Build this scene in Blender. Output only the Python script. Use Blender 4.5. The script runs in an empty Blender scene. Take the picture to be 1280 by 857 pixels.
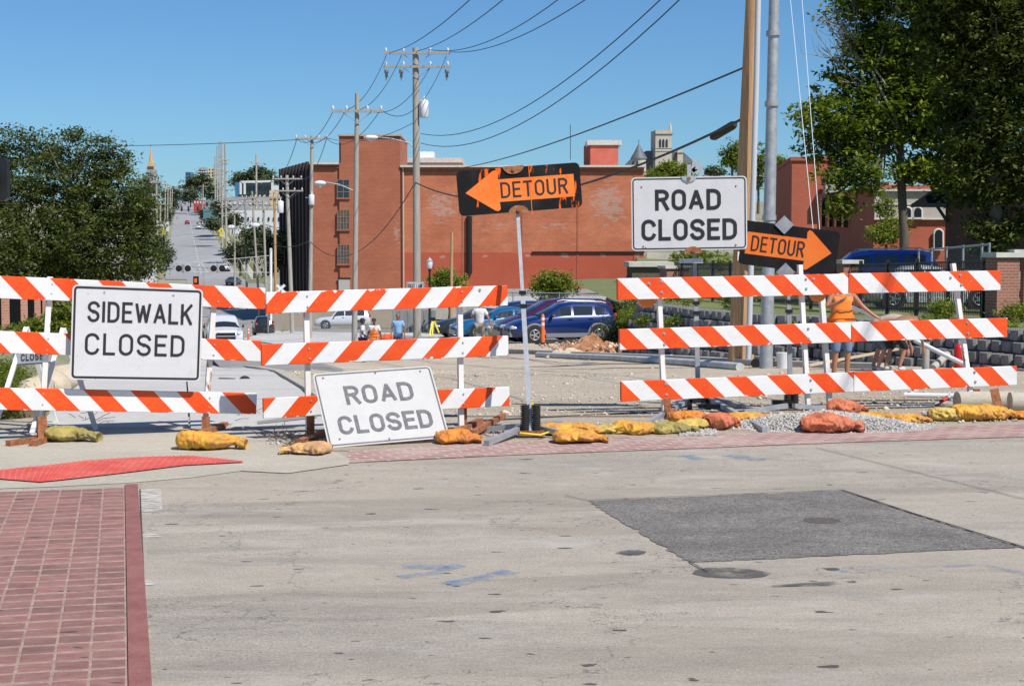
import bpy, bmesh, math, random
import numpy as np
from mathutils import Vector as V, Matrix, noise as mn
R=math.radians; PI=math.pi; rnd=random.Random(7); nr=np.random.RandomState(5)
S=bpy.context.scene; C=S.collection
# ---------------------------------------------------------------- camera, sky, sun, exposure
F=2000.0; H=1.8; TH=math.atan(118.5/F)
cd=bpy.data.cameras.new('camera'); cam=bpy.data.objects.new('camera',cd); C.objects.link(cam)
cd.sensor_width=36; cd.lens=36*F/1280; cd.clip_start=.1; cd.clip_end=9000
cam.location=(0,0,H); cam.rotation_euler=(PI/2-TH,0,0); S.camera=cam
SUN_EL=R(52); SUN_AZ=R(42)      # azimuth to the right of straight behind the camera
sd=V((math.sin(SUN_AZ)*math.cos(SUN_EL),-math.cos(SUN_AZ)*math.cos(SUN_EL),math.sin(SUN_EL)))
sl=bpy.data.lights.new('sun','SUN'); sl.energy=4.9; sl.angle=R(.53); sl.color=(1,.95,.88)
so=bpy.data.objects.new('sun',sl); C.objects.link(so); so.rotation_euler=sd.to_track_quat('Z','Y').to_euler(); so.location=(20,-20,40)
W=bpy.data.worlds.new('World'); S.world=W; W.use_nodes=True; wt=W.node_tree
bg=wt.nodes['Background']; sk=wt.nodes.new('ShaderNodeTexSky'); sk.sky_type='NISHITA'; sk.sun_disc=False
sk.sun_elevation=SUN_EL; sk.sun_rotation=math.atan2(sd.x,sd.y); sk.air_density=1.0; sk.dust_density=.3; sk.ozone_density=3.0; sk.altitude=300
tint=wt.nodes.new('ShaderNodeMix'); tint.data_type='RGBA'; tint.blend_type='MULTIPLY'; tint.inputs[0].default_value=1
tint.inputs[7].default_value=(.55,.85,1.13,1)
wt.links.new(sk.outputs[0],tint.inputs[6]); wt.links.new(tint.outputs[2],bg.inputs[0]); bg.inputs[1].default_value=.086
S.view_settings.view_transform='Standard'; S.view_settings.look='None'; S.view_settings.exposure=.12; S.view_settings.gamma=1
# ---------------------------------------------------------------- helpers
def P(px,py,d):
    u=(px-640)/F; v=(428.5-py)/F
    fy=math.cos(TH)+v*math.sin(TH); fz=v*math.cos(TH)-math.sin(TH); t=d/fy
    return V((u*t,d,H+fz*t))
ZP=[(-50,0),(17,0),(20,-.1),(170,-6.55),(205,-7.3),(245,-6.6),(310,-3.6),(635,12),(1300,39.5),(1500,43),(2200,41),(6000,30)]
def zg(y,x=None):
    z=ZP[-1][1]
    for (a,b),(c,d) in zip(ZP,ZP[1:]):
        if y<=c: z=b+(d-b)*(y-a)/(c-a); break
    if x is not None:
        s=x+.207*(y-16); k=min(1,max(0,(9.5-s)/6)); k=k*k*(3-2*k); t=min(1,max(0,(y-28)/30))*min(1,max(0,(260-y)/60)); z-=.8*k*t
    return z
def G(px,py,z0=0):
    lo,hi=3,900
    for _ in range(60):
        m=(lo+hi)/2; p=P(px,py,m)
        if p.z>zg(m,p.x)+z0: lo=m
        else: hi=m
    p=P(px,py,lo); p.z=zg(lo,p.x)+z0; return p
SD=V((-.207,1,0)).normalized(); SR=V((SD.y,-SD.x,0))       # along the street, and to its right
SA=math.atan2(SD.y,SD.x)-PI/2                                # street heading
def mat(name,c,rough=.8,metal=0,c2=None,sc=3,bump=0,bsc=20,det=6,coord='Object',isl=0,trans=0,spec=.5,stretch=(1,1,1),coat=0,ramp=(.35,.65)):
    m=bpy.data.materials.new(name); m.use_nodes=True; t=m.node_tree; N=t.nodes; L=t.links
    b=N['Principled BSDF']; b.inputs['Base Color'].default_value=(*c,1); b.inputs['Roughness'].default_value=rough
    b.inputs['Metallic'].default_value=metal; b.inputs['Specular IOR Level'].default_value=spec; b.inputs['Coat Weight'].default_value=coat
    if c2 or bump:
        tc=N.new('ShaderNodeTexCoord'); mp=N.new('ShaderNodeMapping'); mp.inputs['Scale'].default_value=stretch
        if coord=='World':
            g=N.new('ShaderNodeNewGeometry'); L.new(g.outputs['Position'],mp.inputs[0])
        else: L.new(tc.outputs['Object'],mp.inputs[0])
    col=None
    if c2:
        n=N.new('ShaderNodeTexNoise'); n.inputs['Scale'].default_value=sc; n.inputs['Detail'].default_value=det; n.inputs['Roughness'].default_value=.65
        L.new(mp.outputs[0],n.inputs[0]); r=N.new('ShaderNodeMapRange'); r.inputs[1].default_value=ramp[0]; r.inputs[2].default_value=ramp[1]
        L.new(n.outputs[0],r.inputs[0]); x=N.new('ShaderNodeMix'); x.data_type='RGBA'
        x.inputs[6].default_value=(*c,1); x.inputs[7].default_value=(*c2,1); L.new(r.outputs[0],x.inputs[0]); col=x.outputs[2]
    if isl:
        g=N.new('ShaderNodeNewGeometry'); h=N.new('ShaderNodeMapRange'); h.inputs[3].default_value=1-isl; h.inputs[4].default_value=1+isl
        L.new(g.outputs['Random Per Island'],h.inputs[0]); hv=N.new('ShaderNodeHueSaturation'); L.new(h.outputs[0],hv.inputs['Value'])
        if col: L.new(col,hv.inputs['Color'])
        else: hv.inputs['Color'].default_value=(*c,1)
        col=hv.outputs[0]
    if col: L.new(col,b.inputs['Base Color'])
    if bump:
        n2=N.new('ShaderNodeTexNoise'); n2.inputs['Scale'].default_value=bsc; n2.inputs['Detail'].default_value=5
        L.new(mp.outputs[0],n2.inputs[0]); bm=N.new('ShaderNodeBump'); bm.inputs['Strength'].default_value=bump; bm.inputs['Distance'].default_value=.02
        L.new(n2.outputs[0],bm.inputs['Height']); L.new(bm.outputs[0],b.inputs['Normal'])
    if trans:
        tr=N.new('ShaderNodeBsdfTranslucent'); tr.inputs[0].default_value=(c[0]*2.2,c[1]*2.4,c[2],1); ms=N.new('ShaderNodeMixShader'); ms.inputs[0].default_value=trans
        L.new(b.outputs[0],ms.inputs[1]); L.new(tr.outputs[0],ms.inputs[2]); L.new(ms.outputs[0],N['Material Output'].inputs[0])
    return m
class NB:   # node helper for hand-made materials
    def __init__(s,name,rough=.8):
        s.m=bpy.data.materials.new(name); s.m.use_nodes=True; s.t=s.m.node_tree; s.N=s.t.nodes; s.L=s.t.links; s.b=s.N['Principled BSDF']; s.b.inputs['Roughness'].default_value=rough
    def obj(s): return s.N.new('ShaderNodeTexCoord').outputs['Object']
    def pos(s): return s.N.new('ShaderNodeNewGeometry').outputs['Position']
    def put(s,i,v):
        if isinstance(v,bpy.types.NodeSocket): s.L.new(v,i)
        elif isinstance(v,(tuple,list)) and i.type=='RGBA' : i.default_value=(*v[:3],1)
        else: i.default_value=v
    def math(s,op,a,b=0,c=None,clamp=False):
        n=s.N.new('ShaderNodeMath'); n.operation=op; n.use_clamp=clamp; s.put(n.inputs[0],a); s.put(n.inputs[1],b)
        if c is not None: s.put(n.inputs[2],c)
        return n.outputs[0]
    def xyz(s,v):
        n=s.N.new('ShaderNodeSeparateXYZ'); s.L.new(v,n.inputs[0]); return n.outputs
    def map(s,v,sc=(1,1,1),loc=(0,0,0),rot=(0,0,0)):
        n=s.N.new('ShaderNodeMapping'); s.L.new(v,n.inputs[0]); n.inputs['Scale'].default_value=sc; n.inputs['Location'].default_value=loc; n.inputs['Rotation'].default_value=rot; return n.outputs[0]
    def noise(s,v,sc,det=5,ro=.6,lo=None,hi=None):
        n=s.N.new('ShaderNodeTexNoise'); s.L.new(v,n.inputs[0]); n.inputs['Scale'].default_value=sc; n.inputs['Detail'].default_value=det; n.inputs['Roughness'].default_value=ro
        return n.outputs[0] if lo is None else s.rng(n.outputs[0],lo,hi)
    def rng(s,v,lo,hi,a=0.,b=1.):
        n=s.N.new('ShaderNodeMapRange'); s.put(n.inputs[0],v); n.inputs[1].default_value=lo; n.inputs[2].default_value=hi; n.inputs[3].default_value=a; n.inputs[4].default_value=b; return n.outputs[0]
    def mix(s,f,a,b,mode='MIX'):
        n=s.N.new('ShaderNodeMix'); n.data_type='RGBA'; n.blend_type=mode; s.put(n.inputs[0],f); s.put(n.inputs[6],a); s.put(n.inputs[7],b); return n.outputs[2]
    def attr(s,name):
        n=s.N.new('ShaderNodeAttribute'); n.attribute_type='OBJECT'; n.attribute_name=name; return n.outputs['Fac']
    def base(s,c): s.put(s.b.inputs['Base Color'],c)
    def bump(s,h,st=.5,dist=.02):
        n=s.N.new('ShaderNodeBump'); n.inputs['Strength'].default_value=st; n.inputs['Distance'].default_value=dist; s.L.new(h,n.inputs['Height']); s.L.new(n.outputs[0],s.b.inputs['Normal'])
class MB:
    def __init__(s): s.v=[]; s.f=[]; s.m=[]; s.sm=[]
    def add(s,vs,fs,mi=0,sm=False):
        o=len(s.v); s.v+= [tuple(q) for q in vs]; s.f+=[tuple(i+o for i in f) for f in fs]; s.m+=[mi]*len(fs); s.sm+=[sm]*len(fs); return s
    def box(s,c,size,rot=None,mi=0,bev=0):
        c=V(c); x,y,z=[q/2 for q in size]
        vs=[V((sx*x,sy*y,sz*z)) for sz in(-1,1) for sy in(-1,1) for sx in(-1,1)]
        if rot is not None:
            if not isinstance(rot,Matrix): rot=Matrix.Rotation(rot,3,'Z')
            vs=[rot@q for q in vs]
        return s.add([q+c for q in vs],[(0,2,3,1),(4,5,7,6),(0,1,5,4),(2,6,7,3),(0,4,6,2),(1,3,7,5)],mi)
    def beam(s,a,b,w,h,up=(0,0,1),mi=0):   # w across, h along up
        a=V(a);b=V(b);d=(b-a).normalized();u=V(up); r=d.cross(u)
        if r.length<1e-4: r=d.cross(V((0,1,0)))
        r.normalize(); u=r.cross(d); vs=[]
        for p in(a,b):
            for (i,j) in((-1,-1),(1,-1),(1,1),(-1,1)): vs.append(p+r*i*w/2+u*j*h/2)
        return s.add(vs,[(0,1,2,3),(7,6,5,4),(0,4,5,1),(1,5,6,2),(2,6,7,3),(3,7,4,0)],mi)
    def tube(s,pts,r,n=8,mi=0,cap=True,sm=True):
        pts=[V(q) for q in pts]; k=len(pts); rs=r if isinstance(r,(list,tuple)) else [r]*k; vs=[];fs=[]; pu=None
        for i,p in enumerate(pts):
            d=(pts[min(i+1,k-1)]-pts[max(i-1,0)]).normalized()
            if pu is None: pu=d.orthogonal().normalized()
            u=(pu-d*pu.dot(d)); u=u.normalized() if u.length>1e-5 else d.orthogonal().normalized(); pu=u; w=d.cross(u)
            for j in range(n):
                a=2*PI*j/n; vs.append(p+(u*math.cos(a)+w*math.sin(a))*rs[i])
        for i in range(k-1):
            for j in range(n): q=(j+1)%n; fs.append((i*n+j,i*n+q,(i+1)*n+q,(i+1)*n+j))
        s.add(vs,fs,mi,sm)
        if cap: s.add(vs[:n],[tuple(range(n))[::-1]],mi); s.add(vs[-n:],[tuple(range(n))],mi)
        return s
    def disc(s,c,r,axis,th,n=20,mi=0):
        a=V(axis).normalized(); return s.tube([V(c)-a*th/2,V(c)+a*th/2],r,n,mi,sm=False)
    def ball(s,c,r,n=12,m=8,mi=0,f=None):
        r=r if isinstance(r,(tuple,list)) else (r,r,r); vs=[];fs=[]
        for i in range(m+1):
            a=PI*i/m
            for j in range(n):
                b=2*PI*j/n; q=V((math.sin(a)*math.cos(b),math.sin(a)*math.sin(b),math.cos(a)))
                k=f(q) if f else 1
                vs.append(V(c)+V((q.x*r[0],q.y*r[1],q.z*r[2]))*k)
        for i in range(m):
            for j in range(n): q=(j+1)%n; fs.append((i*n+j,(i+1)*n+j,(i+1)*n+q,i*n+q))
        return s.add(vs,fs,mi,True)
    def poly(s,pts,mi=0,th=0):
        n=len(pts)
        if not th: return s.add(pts,[tuple(range(n))],mi)
        pts=[V(q) for q in pts]; nn=(pts[1]-pts[0]).cross(pts[2]-pts[0]).normalized()*th
        s.add(pts+[q-nn for q in pts],[tuple(range(n)),tuple(range(2*n-1,n-1,-1))]+[(i,i+n,(i+1)%n+n,(i+1)%n) for i in range(n)],mi); return s
    def build(s,name,mats,parent=None,**k):
        me=bpy.data.meshes.new(name); o=parent.location if parent else V((0,0,0)); pp=parent
        while pp is not None and pp.parent is not None: pp=pp.parent; o=o+pp.location
        org=k.pop('origin',None)
        off=V(o) + (V(0 for _ in range(3)) if org is None else V((0,0,0)))
        lo=V((0,0,0))
        if parent is None and org is not None: lo=V(org); off=lo
        elif org is not None: lo=V(org)-V(o); off=V(org)
        me.from_pydata([(a-off.x,b-off.y,c-off.z) for a,b,c in s.v],[],s.f)
        for m in (mats if isinstance(mats,(list,tuple)) else [mats]): me.materials.append(m)
        me.polygons.foreach_set('material_index',s.m); me.polygons.foreach_set('use_smooth',s.sm); me.update()
        ob=bpy.data.objects.new(name,me); C.objects.link(ob); ob.location=lo
        if parent: ob.parent=parent
        for a,b in k.items(): ob[a]=b
        return ob
def thing(name,label,cat,loc,group=None):
    o=bpy.data.objects.new(name,None); C.objects.link(o); o.location=loc; o['label']=label; o['category']=cat; o.empty_display_size=.3
    if group: o['group']=group
    return o
def tagm(o,label,cat,group=None):
    o['label']=label; o['category']=cat
    if group: o['group']=group
    return o
def bevel(o,w=.01,seg=2):
    b=o.modifiers.new('bevel','BEVEL'); b.width=w; b.segments=seg; b.limit_method='ANGLE'; b.harden_normals=False; return o
def copytree(root,loc=None,rz=None,label=None):
    r=root.copy(); C.objects.link(r)
    if loc is not None: r.location=loc
    if rz is not None: r.rotation_euler=(0,0,rz)
    if label: r['label']=label
    for ch in root.children:
        c=ch.copy(); C.objects.link(c); c.parent=r
        for g in ch.children: d=g.copy(); C.objects.link(d); d.parent=c
    return r
# ---------------------------------------------------------------- materials
def ground_mat(name,c1,c2,c3,sc=.5,streak=(1,1,1),spk=.35,bump=.4,rot=0,spots=None,blk=.0):
    b=NB(name,.9); p=b.pos(); q=b.map(p,streak,rot=(0,0,rot)); big=b.noise(b.map(p,(.5,1.3,1),loc=(3,1,0)),.35,7,.7,.42,.6)
    n1=b.noise(q,sc,6,.6,.35,.65); n2=b.noise(q,sc*7,6,.7,.35,.7); n3=b.rng(b.noise(p,70,4,.8),.32,.68); n4=b.rng(b.noise(b.map(p,(1,3,1)),14,6,.75),.3,.7)
    c=b.mix(n1,c1,c2); c=b.mix(b.math('MULTIPLY',n2,.55),c,c3)
    c=b.mix(1.0,c,b.mix(n3,(1-spk,)*3,(1+spk,)*3),'MULTIPLY'); c=b.mix(1.0,c,b.mix(n4,(1-spk*.45,)*3,(1+spk*.45,)*3),'MULTIPLY')
    if blk:
        c=b.mix(b.math('MULTIPLY',big,.32),c,(.47,.39,.29)); wn=b.noise(b.map(p,(1,1.6,1),loc=(9,2,0)),1.1,8,.75,.54,.66); c=b.mix(b.math('MULTIPLY',wn,.45),c,(.52,.49,.44)); sh=b.noise(b.map(p,(.4,2.2,1),loc=(1,7,0)),.8,8,.7,.55,.68); c=b.mix(b.math('MULTIPLY',sh,.45),c,(.17,.155,.14)); crk=b.math('LESS_THAN',b.math('ABSOLUTE',b.math('SUBTRACT',b.noise(b.map(p,(1,1,1),loc=(4,4,0)),.22,9,.62),.5)),.0009); c=b.mix(b.math('MULTIPLY',crk,.7),c,(.10,.09,.08))
        sp=b.math('MAXIMUM',b.noise(b.map(p,(3,6,3)),1.6,2,.4,.71,.725),b.noise(b.map(p,(5,13,5)),2.6,2,.4,.73,.745)); c=b.mix(b.math('MULTIPLY',sp,blk),c,(.035,.035,.04))
    b.base(c); b.bump(n3,bump,.01); return b.m
M={}
M['road']=ground_mat('concrete_road',(.36,.32,.262),(.455,.405,.33),(.26,.238,.205),.30,(1,1.9,1),.42,blk=.85,rot=-.2)
M['apron']=ground_mat('concrete_apron',(.44,.40,.32),(.52,.48,.39),(.36,.32,.25),.8,(1,2,1),.2)
M['walk']=ground_mat('sidewalk_concrete',(.52,.50,.47),(.58,.56,.53),(.42,.40,.36),1.2,(1,1,1),.15)
M['patch']=ground_mat('asphalt_patch',(.20,.185,.165),(.32,.295,.26),(.14,.13,.118),1.6,(1,1.6,1),.85,bump=.8)
M['asphalt']=ground_mat('old_asphalt',(.27,.262,.245),(.34,.325,.30),(.21,.20,.19),.12,(1,.3,1),.2)
M['farroad']=ground_mat('far_asphalt',(.30,.30,.30),(.35,.35,.35),(.24,.24,.24),.03,(2,.2,1),.1)
M['dirt']=ground_mat('construction_dirt',(.56,.46,.33),(.66,.59,.48),(.42,.31,.19),.22,(1,2.2,1),.35,bump=1,rot=.15)
M['grass']=ground_mat('grass_ground',(.10,.15,.035),(.17,.19,.06),(.24,.2,.1),.2,(1,1,1),.4)
M['plot']=ground_mat('dry_ground',(.25,.23,.14),(.36,.33,.25),(.13,.16,.05),.06,(1,1,1),.3)
bn=NB('paver_brick',.85); pn=bn.pos(); oi=bn.N.new('ShaderNodeObjectInfo'); cn=bn.mix(bn.noise(bn.map(pn,(1,2,1)),9,7,.7,.35,.75),(.25,.108,.09),(.34,.20,.17)); cn=bn.mix(1.0,cn,bn.mix(oi.outputs['Random'],(.84,)*3,(1.15,)*3),'MULTIPLY'); cn=bn.mix(bn.noise(pn,2.2,5,.6,.5,.8),cn,(.15,.09,.08)); sp_=bn.noise(bn.map(pn,(3,9,3)),1.5,2,.4,.71,.73); cn=bn.mix(sp_,cn,(.04,.035,.035)); bn.base(cn); bn.bump(bn.noise(pn,60,4,.7),.6,.01); M['brick_n']=bn.m
M['brick_b']=mat('paver_border',(.24,.085,.075),.85,c2=(.30,.13,.11),sc=6,bump=.5,bsc=60,coord='World')
M['mortar']=mat('joint_mortar',(.46,.31,.25),.95,c2=(.26,.18,.145),sc=14,bump=.5,bsc=70,coord='World')
M['tactile']=mat('tactile_red',(.52,.065,.05),.8,c2=(.60,.13,.10),sc=4,bump=.3,bsc=50,coord='World')
M['white']=mat('white_paint',(.78,.78,.76),.5,c2=(.66,.64,.58),sc=12,ramp=(.5,.8))
M['rust']=mat('rusty_steel',(.20,.065,.025),.8,c2=(.42,.17,.07),sc=14,bump=.6,bsc=60)
M['rustw']=mat('rust_worn_white_steel',(.76,.75,.71),.6,c2=(.30,.12,.05),sc=9,ramp=(.60,.66),stretch=(1,1,.4))
M['galv']=mat('galvanised_steel',(.30,.32,.34),.55,.35,c2=(.42,.44,.45),sc=7)
M['alu']=mat('aluminium',(.60,.60,.59),.4,.5,c2=(.48,.48,.48),sc=20)
M['black']=mat('black_metal',(.012,.012,.013),.45)
M['rubber']=mat('black_rubber',(.02,.02,.02),.75)
M['signblk']=mat('black_ink',(.018,.018,.02),.5)
def sheetmat(n,c):
    b=NB(n,.5); o=b.obj(); k=b.mix(b.noise(o,4,7,.7,.35,.8),c,tuple(q*.86 for q in c)); k=b.mix(b.math('MULTIPLY',b.noise(b.map(o,(1,1,.25)),9,8,.8,.60,.75),.45),k,(.33,.30,.25)); k=b.mix(b.math('MULTIPLY',b.noise(o,38,3,.5,.70,.73),.8),k,(.30,.16,.08)); b.base(k); b.bump(b.noise(o,3,3,.5),.15,.02); return b.m
M['signface']=sheetmat('reflective_sheet',(.64,.64,.64))
M['wood']=mat('weathered_pole_wood',(.46,.42,.36),.9,c2=(.30,.265,.22),sc=3,bump=.6,bsc=12,stretch=(9,9,.35))
M['woodb']=mat('brown_pole_wood',(.58,.36,.19),.85,c2=(.36,.205,.10),sc=3,bump=.7,bsc=10,stretch=(12,12,.35))
M['wire']=mat('wire_black',(.02,.022,.025),.6)
M['pwhite']=mat('light_grey_plastic',(.70,.71,.72),.5)
M['glass']=mat('dark_glass',(.02,.025,.03),.08,spec=.8)
M['tyre']=mat('tyre_rubber',(.018,.018,.018),.85)
M['rim']=mat('alloy_rim',(.55,.56,.58),.3,.7)
M['orange']=mat('orange_plastic',(.85,.16,.02),.5)
M['conc']=mat('plain_concrete',(.45,.43,.39),.9,c2=(.35,.33,.30),sc=3,bump=.4,bsc=30)
M['block']=mat('wall_block',(.17,.17,.175),.95,c2=(.25,.245,.235),sc=5,bump=.8,bsc=40)
M['soil']=mat('red_soil',(.30,.11,.05),.95,c2=(.46,.27,.15),sc=5,bump=1,bsc=12)
M['gravel']=mat('white_gravel',(.50,.48,.45),.9,isl=.4,c2=(.36,.34,.31),sc=2)
M['stone']=mat('loose_stone',(.52,.44,.34),.9,isl=.35)
M['bark']=mat('tree_bark',(.15,.125,.10),.95,c2=(.08,.065,.05),sc=6,bump=.8,bsc=20,stretch=(3,3,.6))
M['leafd']=mat('leaf_dark',(.055,.073,.018),.6,c2=(.115,.13,.03),sc=.9,isl=.5,trans=.25,spec=.25)
M['leafx']=mat('leaf_deep',(.045,.062,.014),.7,c2=(.12,.135,.025),sc=.7,isl=.5,trans=.15,spec=.2)
M['leafm']=mat('leaf_mid',(.085,.12,.016),.6,c2=(.23,.26,.035),sc=.8,isl=.5,trans=.35,spec=.25)
M['leafl']=mat('leaf_light',(.12,.16,.018),.6,c2=(.24,.25,.03),sc=1.2,isl=.4,trans=.3)
M['leaffar']=mat('leaf_far',(.06,.085,.035),.8,c2=(.10,.125,.05),sc=.3,isl=.3)
M['yel']=mat('yellow_plastic',(.75,.60,.04),.5)
def brick_mat(name,a,b_,mort,sc=1,patches=None,band=None,dirt=.3):
    b=NB(name,.88); o=b.obj(); x,y,z=b.xyz(o)
    # wall coordinate: along-wall distance from either axis, so every face gets courses
    s=b.math('ADD',x,y); n=b.N.new('ShaderNodeCombineXYZ'); b.put(n.inputs[0],s); b.put(n.inputs[1],z)
    t=b.N.new('ShaderNodeTexBrick'); b.L.new(n.outputs[0],t.inputs[0]); t.inputs['Scale'].default_value=sc
    t.inputs['Brick Width'].default_value=.22; t.inputs['Row Height'].default_value=.075; t.inputs['Mortar Size'].default_value=.010
    t.inputs['Color1'].default_value=(*a,1); t.inputs['Color2'].default_value=(*b_,1); t.inputs['Mortar'].default_value=(*mort,1); t.inputs['Bias'].default_value=.1
    c=b.mix(.35,t.outputs[0],tuple((p+q)/2 for p,q in zip(a,b_)))
    n0=b.noise(b.map(o,(.25,1,.15)),1,6,.7,.35,.7); c=b.mix(b.math('MULTIPLY',n0,.35),c,tuple(min(1,q*1.25+.03) for q in b_)); n1=b.noise(b.map(o,(.5,.5,.9)),.5,8,.7,.35,.7); c=b.mix(b.math('MULTIPLY',n1,dirt),c,tuple(q*.62 for q in a))
    n2=b.noise(b.map(o,(1,1,6)),1.3,9,.8,.57,.64); c=b.mix(b.math('MULTIPLY',n2,.42),c,tuple(min(1,q*1.5+.05) for q in b_))
    if band is not None:
        zz,cc=band; f=b.math('LESS_THAN',z,zz); c=b.mix(b.math('MULTIPLY',f,.72),c,cc)
    for (cx,cz,rx,rz,th) in patches or []:
        dx=b.math('DIVIDE',b.math('SUBTRACT',x,cx),rx); dz=b.math('DIVIDE',b.math('SUBTRACT',z,cz),rz)
        r=b.math('ADD',b.math('MULTIPLY',dx,dx),b.math('MULTIPLY',dz,dz))
        nz=b.noise(b.map(o,(.8,.8,2.2),loc=(cx,3,cz)),1.3,10,.8); k=b.rng(b.math('ADD',r,b.math('MULTIPLY',nz,5.0)),2.55+th,2.75+th,1,0)
        c=b.mix(b.math('MULTIPLY',k,.55),c,(.44,.34,.29))
    b.base(c); return b.m
# rail stripes: a printed sheet; each rail carries its own offset, direction and wear
def stripe_mat():
    b=NB('striped_rail_sheet',.45); o=b.obj(); x,y,z=b.xyz(o)
    e=b.math('SUBTRACT',b.math('SUBTRACT',x,b.attr('s_off')),b.math('MULTIPLY',b.attr('s_dir'),b.math('SUBTRACT',b.attr('s_top'),z)))
    f=b.math('FRACT',b.math('ADD',b.math('DIVIDE',e,b.attr('s_per')),20.)); st=b.math('LESS_THAN',f,.5)
    o2=b.N.new('ShaderNodeVectorMath'); o2.operation='ADD'; b.L.new(o,o2.inputs[0]); oc=b.N.new('ShaderNodeCombineXYZ'); b.put(oc.inputs[0],b.attr('s_seed')); b.L.new(oc.outputs[0],o2.inputs[1]); ov=o2.outputs[0]
    edge=b.math('SUBTRACT',b.attr('s_top'),z); n=b.noise(ov,9,6,.65)
    chip=b.math('LESS_THAN',edge,b.math('MULTIPLY',b.math('SUBTRACT',n,b.attr('s_wear')),.28))
    be=b.math('SUBTRACT',b.attr('s_h'),edge); chip2=b.math('LESS_THAN',be,b.math('MULTIPLY',b.math('SUBTRACT',b.noise(ov,13,6,.6),.55),.15))
    pin=b.math('GREATER_THAN',b.noise(ov,55,2,.5),.735)
    k=b.math('MAXIMUM',b.math('MAXIMUM',chip,chip2),pin); st=b.math('MULTIPLY',st,b.math('SUBTRACT',1,k,clamp=True))
    dirt=b.noise(b.map(ov,(1,1,2)),3.5,7,.7,.5,.9); wv=b.mix(b.math('MULTIPLY',dirt,.5),(.75,.75,.735),(.50,.46,.39))
    ora=b.mix(b.noise(ov,5,5,.6,.35,.75),(.74,.062,.003),(.80,.10,.008))
    c=b.mix(st,wv,ora)
    sp=b.math('GREATER_THAN',b.noise(ov,30,2,.5),.76); c=b.mix(b.math('MULTIPLY',sp,.5),c,(.2,.09,.04))
    b.base(c); hb=b.noise(b.map(o,(.5,1,14)),3,2,.5); b.bump(hb,.25,.004); return b.m
M['stripe']=stripe_mat()
# ---------------------------------------------------------------- terrain
YS=[-30,0,10,14,16.9,18.5,22,27,34,42,52,65,80,100,125,150,170,205,225,245,270,290,310,360,420,500,635,800,1000,1300,1500,1800,2200,3500,6000]
def ctr(y): return -.207*(y-16)                    # the street's left kerb runs at ctr-2.2
def strip(name,sl_,sr_,y0,y1,m,dz,n=1,**k):
    ys=[y0]+[q for q in YS if y0<q<y1]+[y1]; g=MB(); vs=[];fs=[]
    for y in ys:
        a=sl_(y) if callable(sl_) else sl_; b=sr_(y) if callable(sr_) else sr_
        for i in range(n+1): x=ctr(y)+a+(b-a)*i/n; vs.append((x,y,zg(y,x)+dz))
    for j in range(len(ys)-1):
        for i in range(n): q=j*(n+1)+i; fs.append((q,q+1,q+n+2,q+n+1))
    g.add(vs,fs); return g.build(name,m,kind='structure',**k)
SG=[-2500,-60,-20,-8,-3,0,2,3.5,5,6.5,8,9.5,14,30,80,2500]
g=MB(); vs=[(ctr(y)+a,y,zg(y,ctr(y)+a)-.09) for y in YS for a in SG]; n_=len(SG)
g.add(vs,[(j*n_+i,j*n_+i+1,(j+1)*n_+i+1,(j+1)*n_+i) for j in range(len(YS)-1) for i in range(n_-1)]); g.build('ground',M['plot'],kind='structure')
g=MB(); vs=[V((-60,-12,0)),V((60,-12,0))]
# cross street: near edge to the kerb line that runs up to the right
def KL(px): # kerb line (bottom of brick band)
    return G(px,578+(548-578)*(px-430)/850.)
kl=[V((-60,13.2,0)),G(-300,585),G(180,606),G(330,582),G(430,578)]+[KL(x) for x in(600,800,1000,1280,1700)]
kl=[V((-60,13.0,0)),V((60,15.0,0))]
g.poly([(-60,-12,0),(60,-12,0),(60,17.05,0),(-60,17.05,0)]); g.build('road',M['road'],kind='structure')
# sheets near the kerb
def sheet(name,pts,m,z,kind='structure'):
    q=[V((p.x,p.y,z if p.y<17 else zg(p.y,p.x)+z)) for p in pts]
    return MB().poly(q).build(name,m,kind=kind)
sheet('works_edge',[G(372,562),G(436,564),G(560,557),G(700,550),G(860,544),G(1060,537),G(1290,529),G(1500,523),V((12,17.03,0)),V((-1.5,17.03,0))],M['dirt'],.004)
sheet('corner_apron',[G(-260,622),G(-40,612),G(60,609),G(170,603),G(240,597),G(300,589),G(352,575),G(372,562),G(340,545),G(268,536),G(60,536),G(-260,540)],M['apron'],.004)
sheet('gutter',[G(352,575),G(300,589),G(360,592),G(436,581),G(437,574),G(420,566),G(372,562)],M['apron'],.007)
bd=NB('brick_band',.9); p_=bd.pos(); q_=bd.map(p_,(1,1,1),rot=(0,0,-.40)); t_=bd.N.new('ShaderNodeTexBrick'); bd.L.new(q_,t_.inputs[0]); t_.inputs['Scale'].default_value=1
t_.inputs['Brick Width'].default_value=.22; t_.inputs['Row Height'].default_value=.11; t_.inputs['Mortar Size'].default_value=.010
t_.inputs['Color1'].default_value=(.30,.15,.135,1); t_.inputs['Color2'].default_value=(.40,.24,.215,1); t_.inputs['Mortar'].default_value=(.48,.42,.35,1)
c_=bd.mix(bd.noise(p_,1.3,6,.7,.5,.75),t_.outputs[0],(.5,.42,.35)); bd.base(c_); bd.bump(t_.outputs[1],.3,.01); M['bband']=bd.m
band=[G(432,579),G(640,569),G(860,561),G(1060,553),G(1290,546),G(1500,540),G(1500,523),G(1290,529),G(1060,537),G(860,544),G(700,550),G(560,557),G(436,564)]
sheet('brick_crossing',band,M['bband'],.006)
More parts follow.
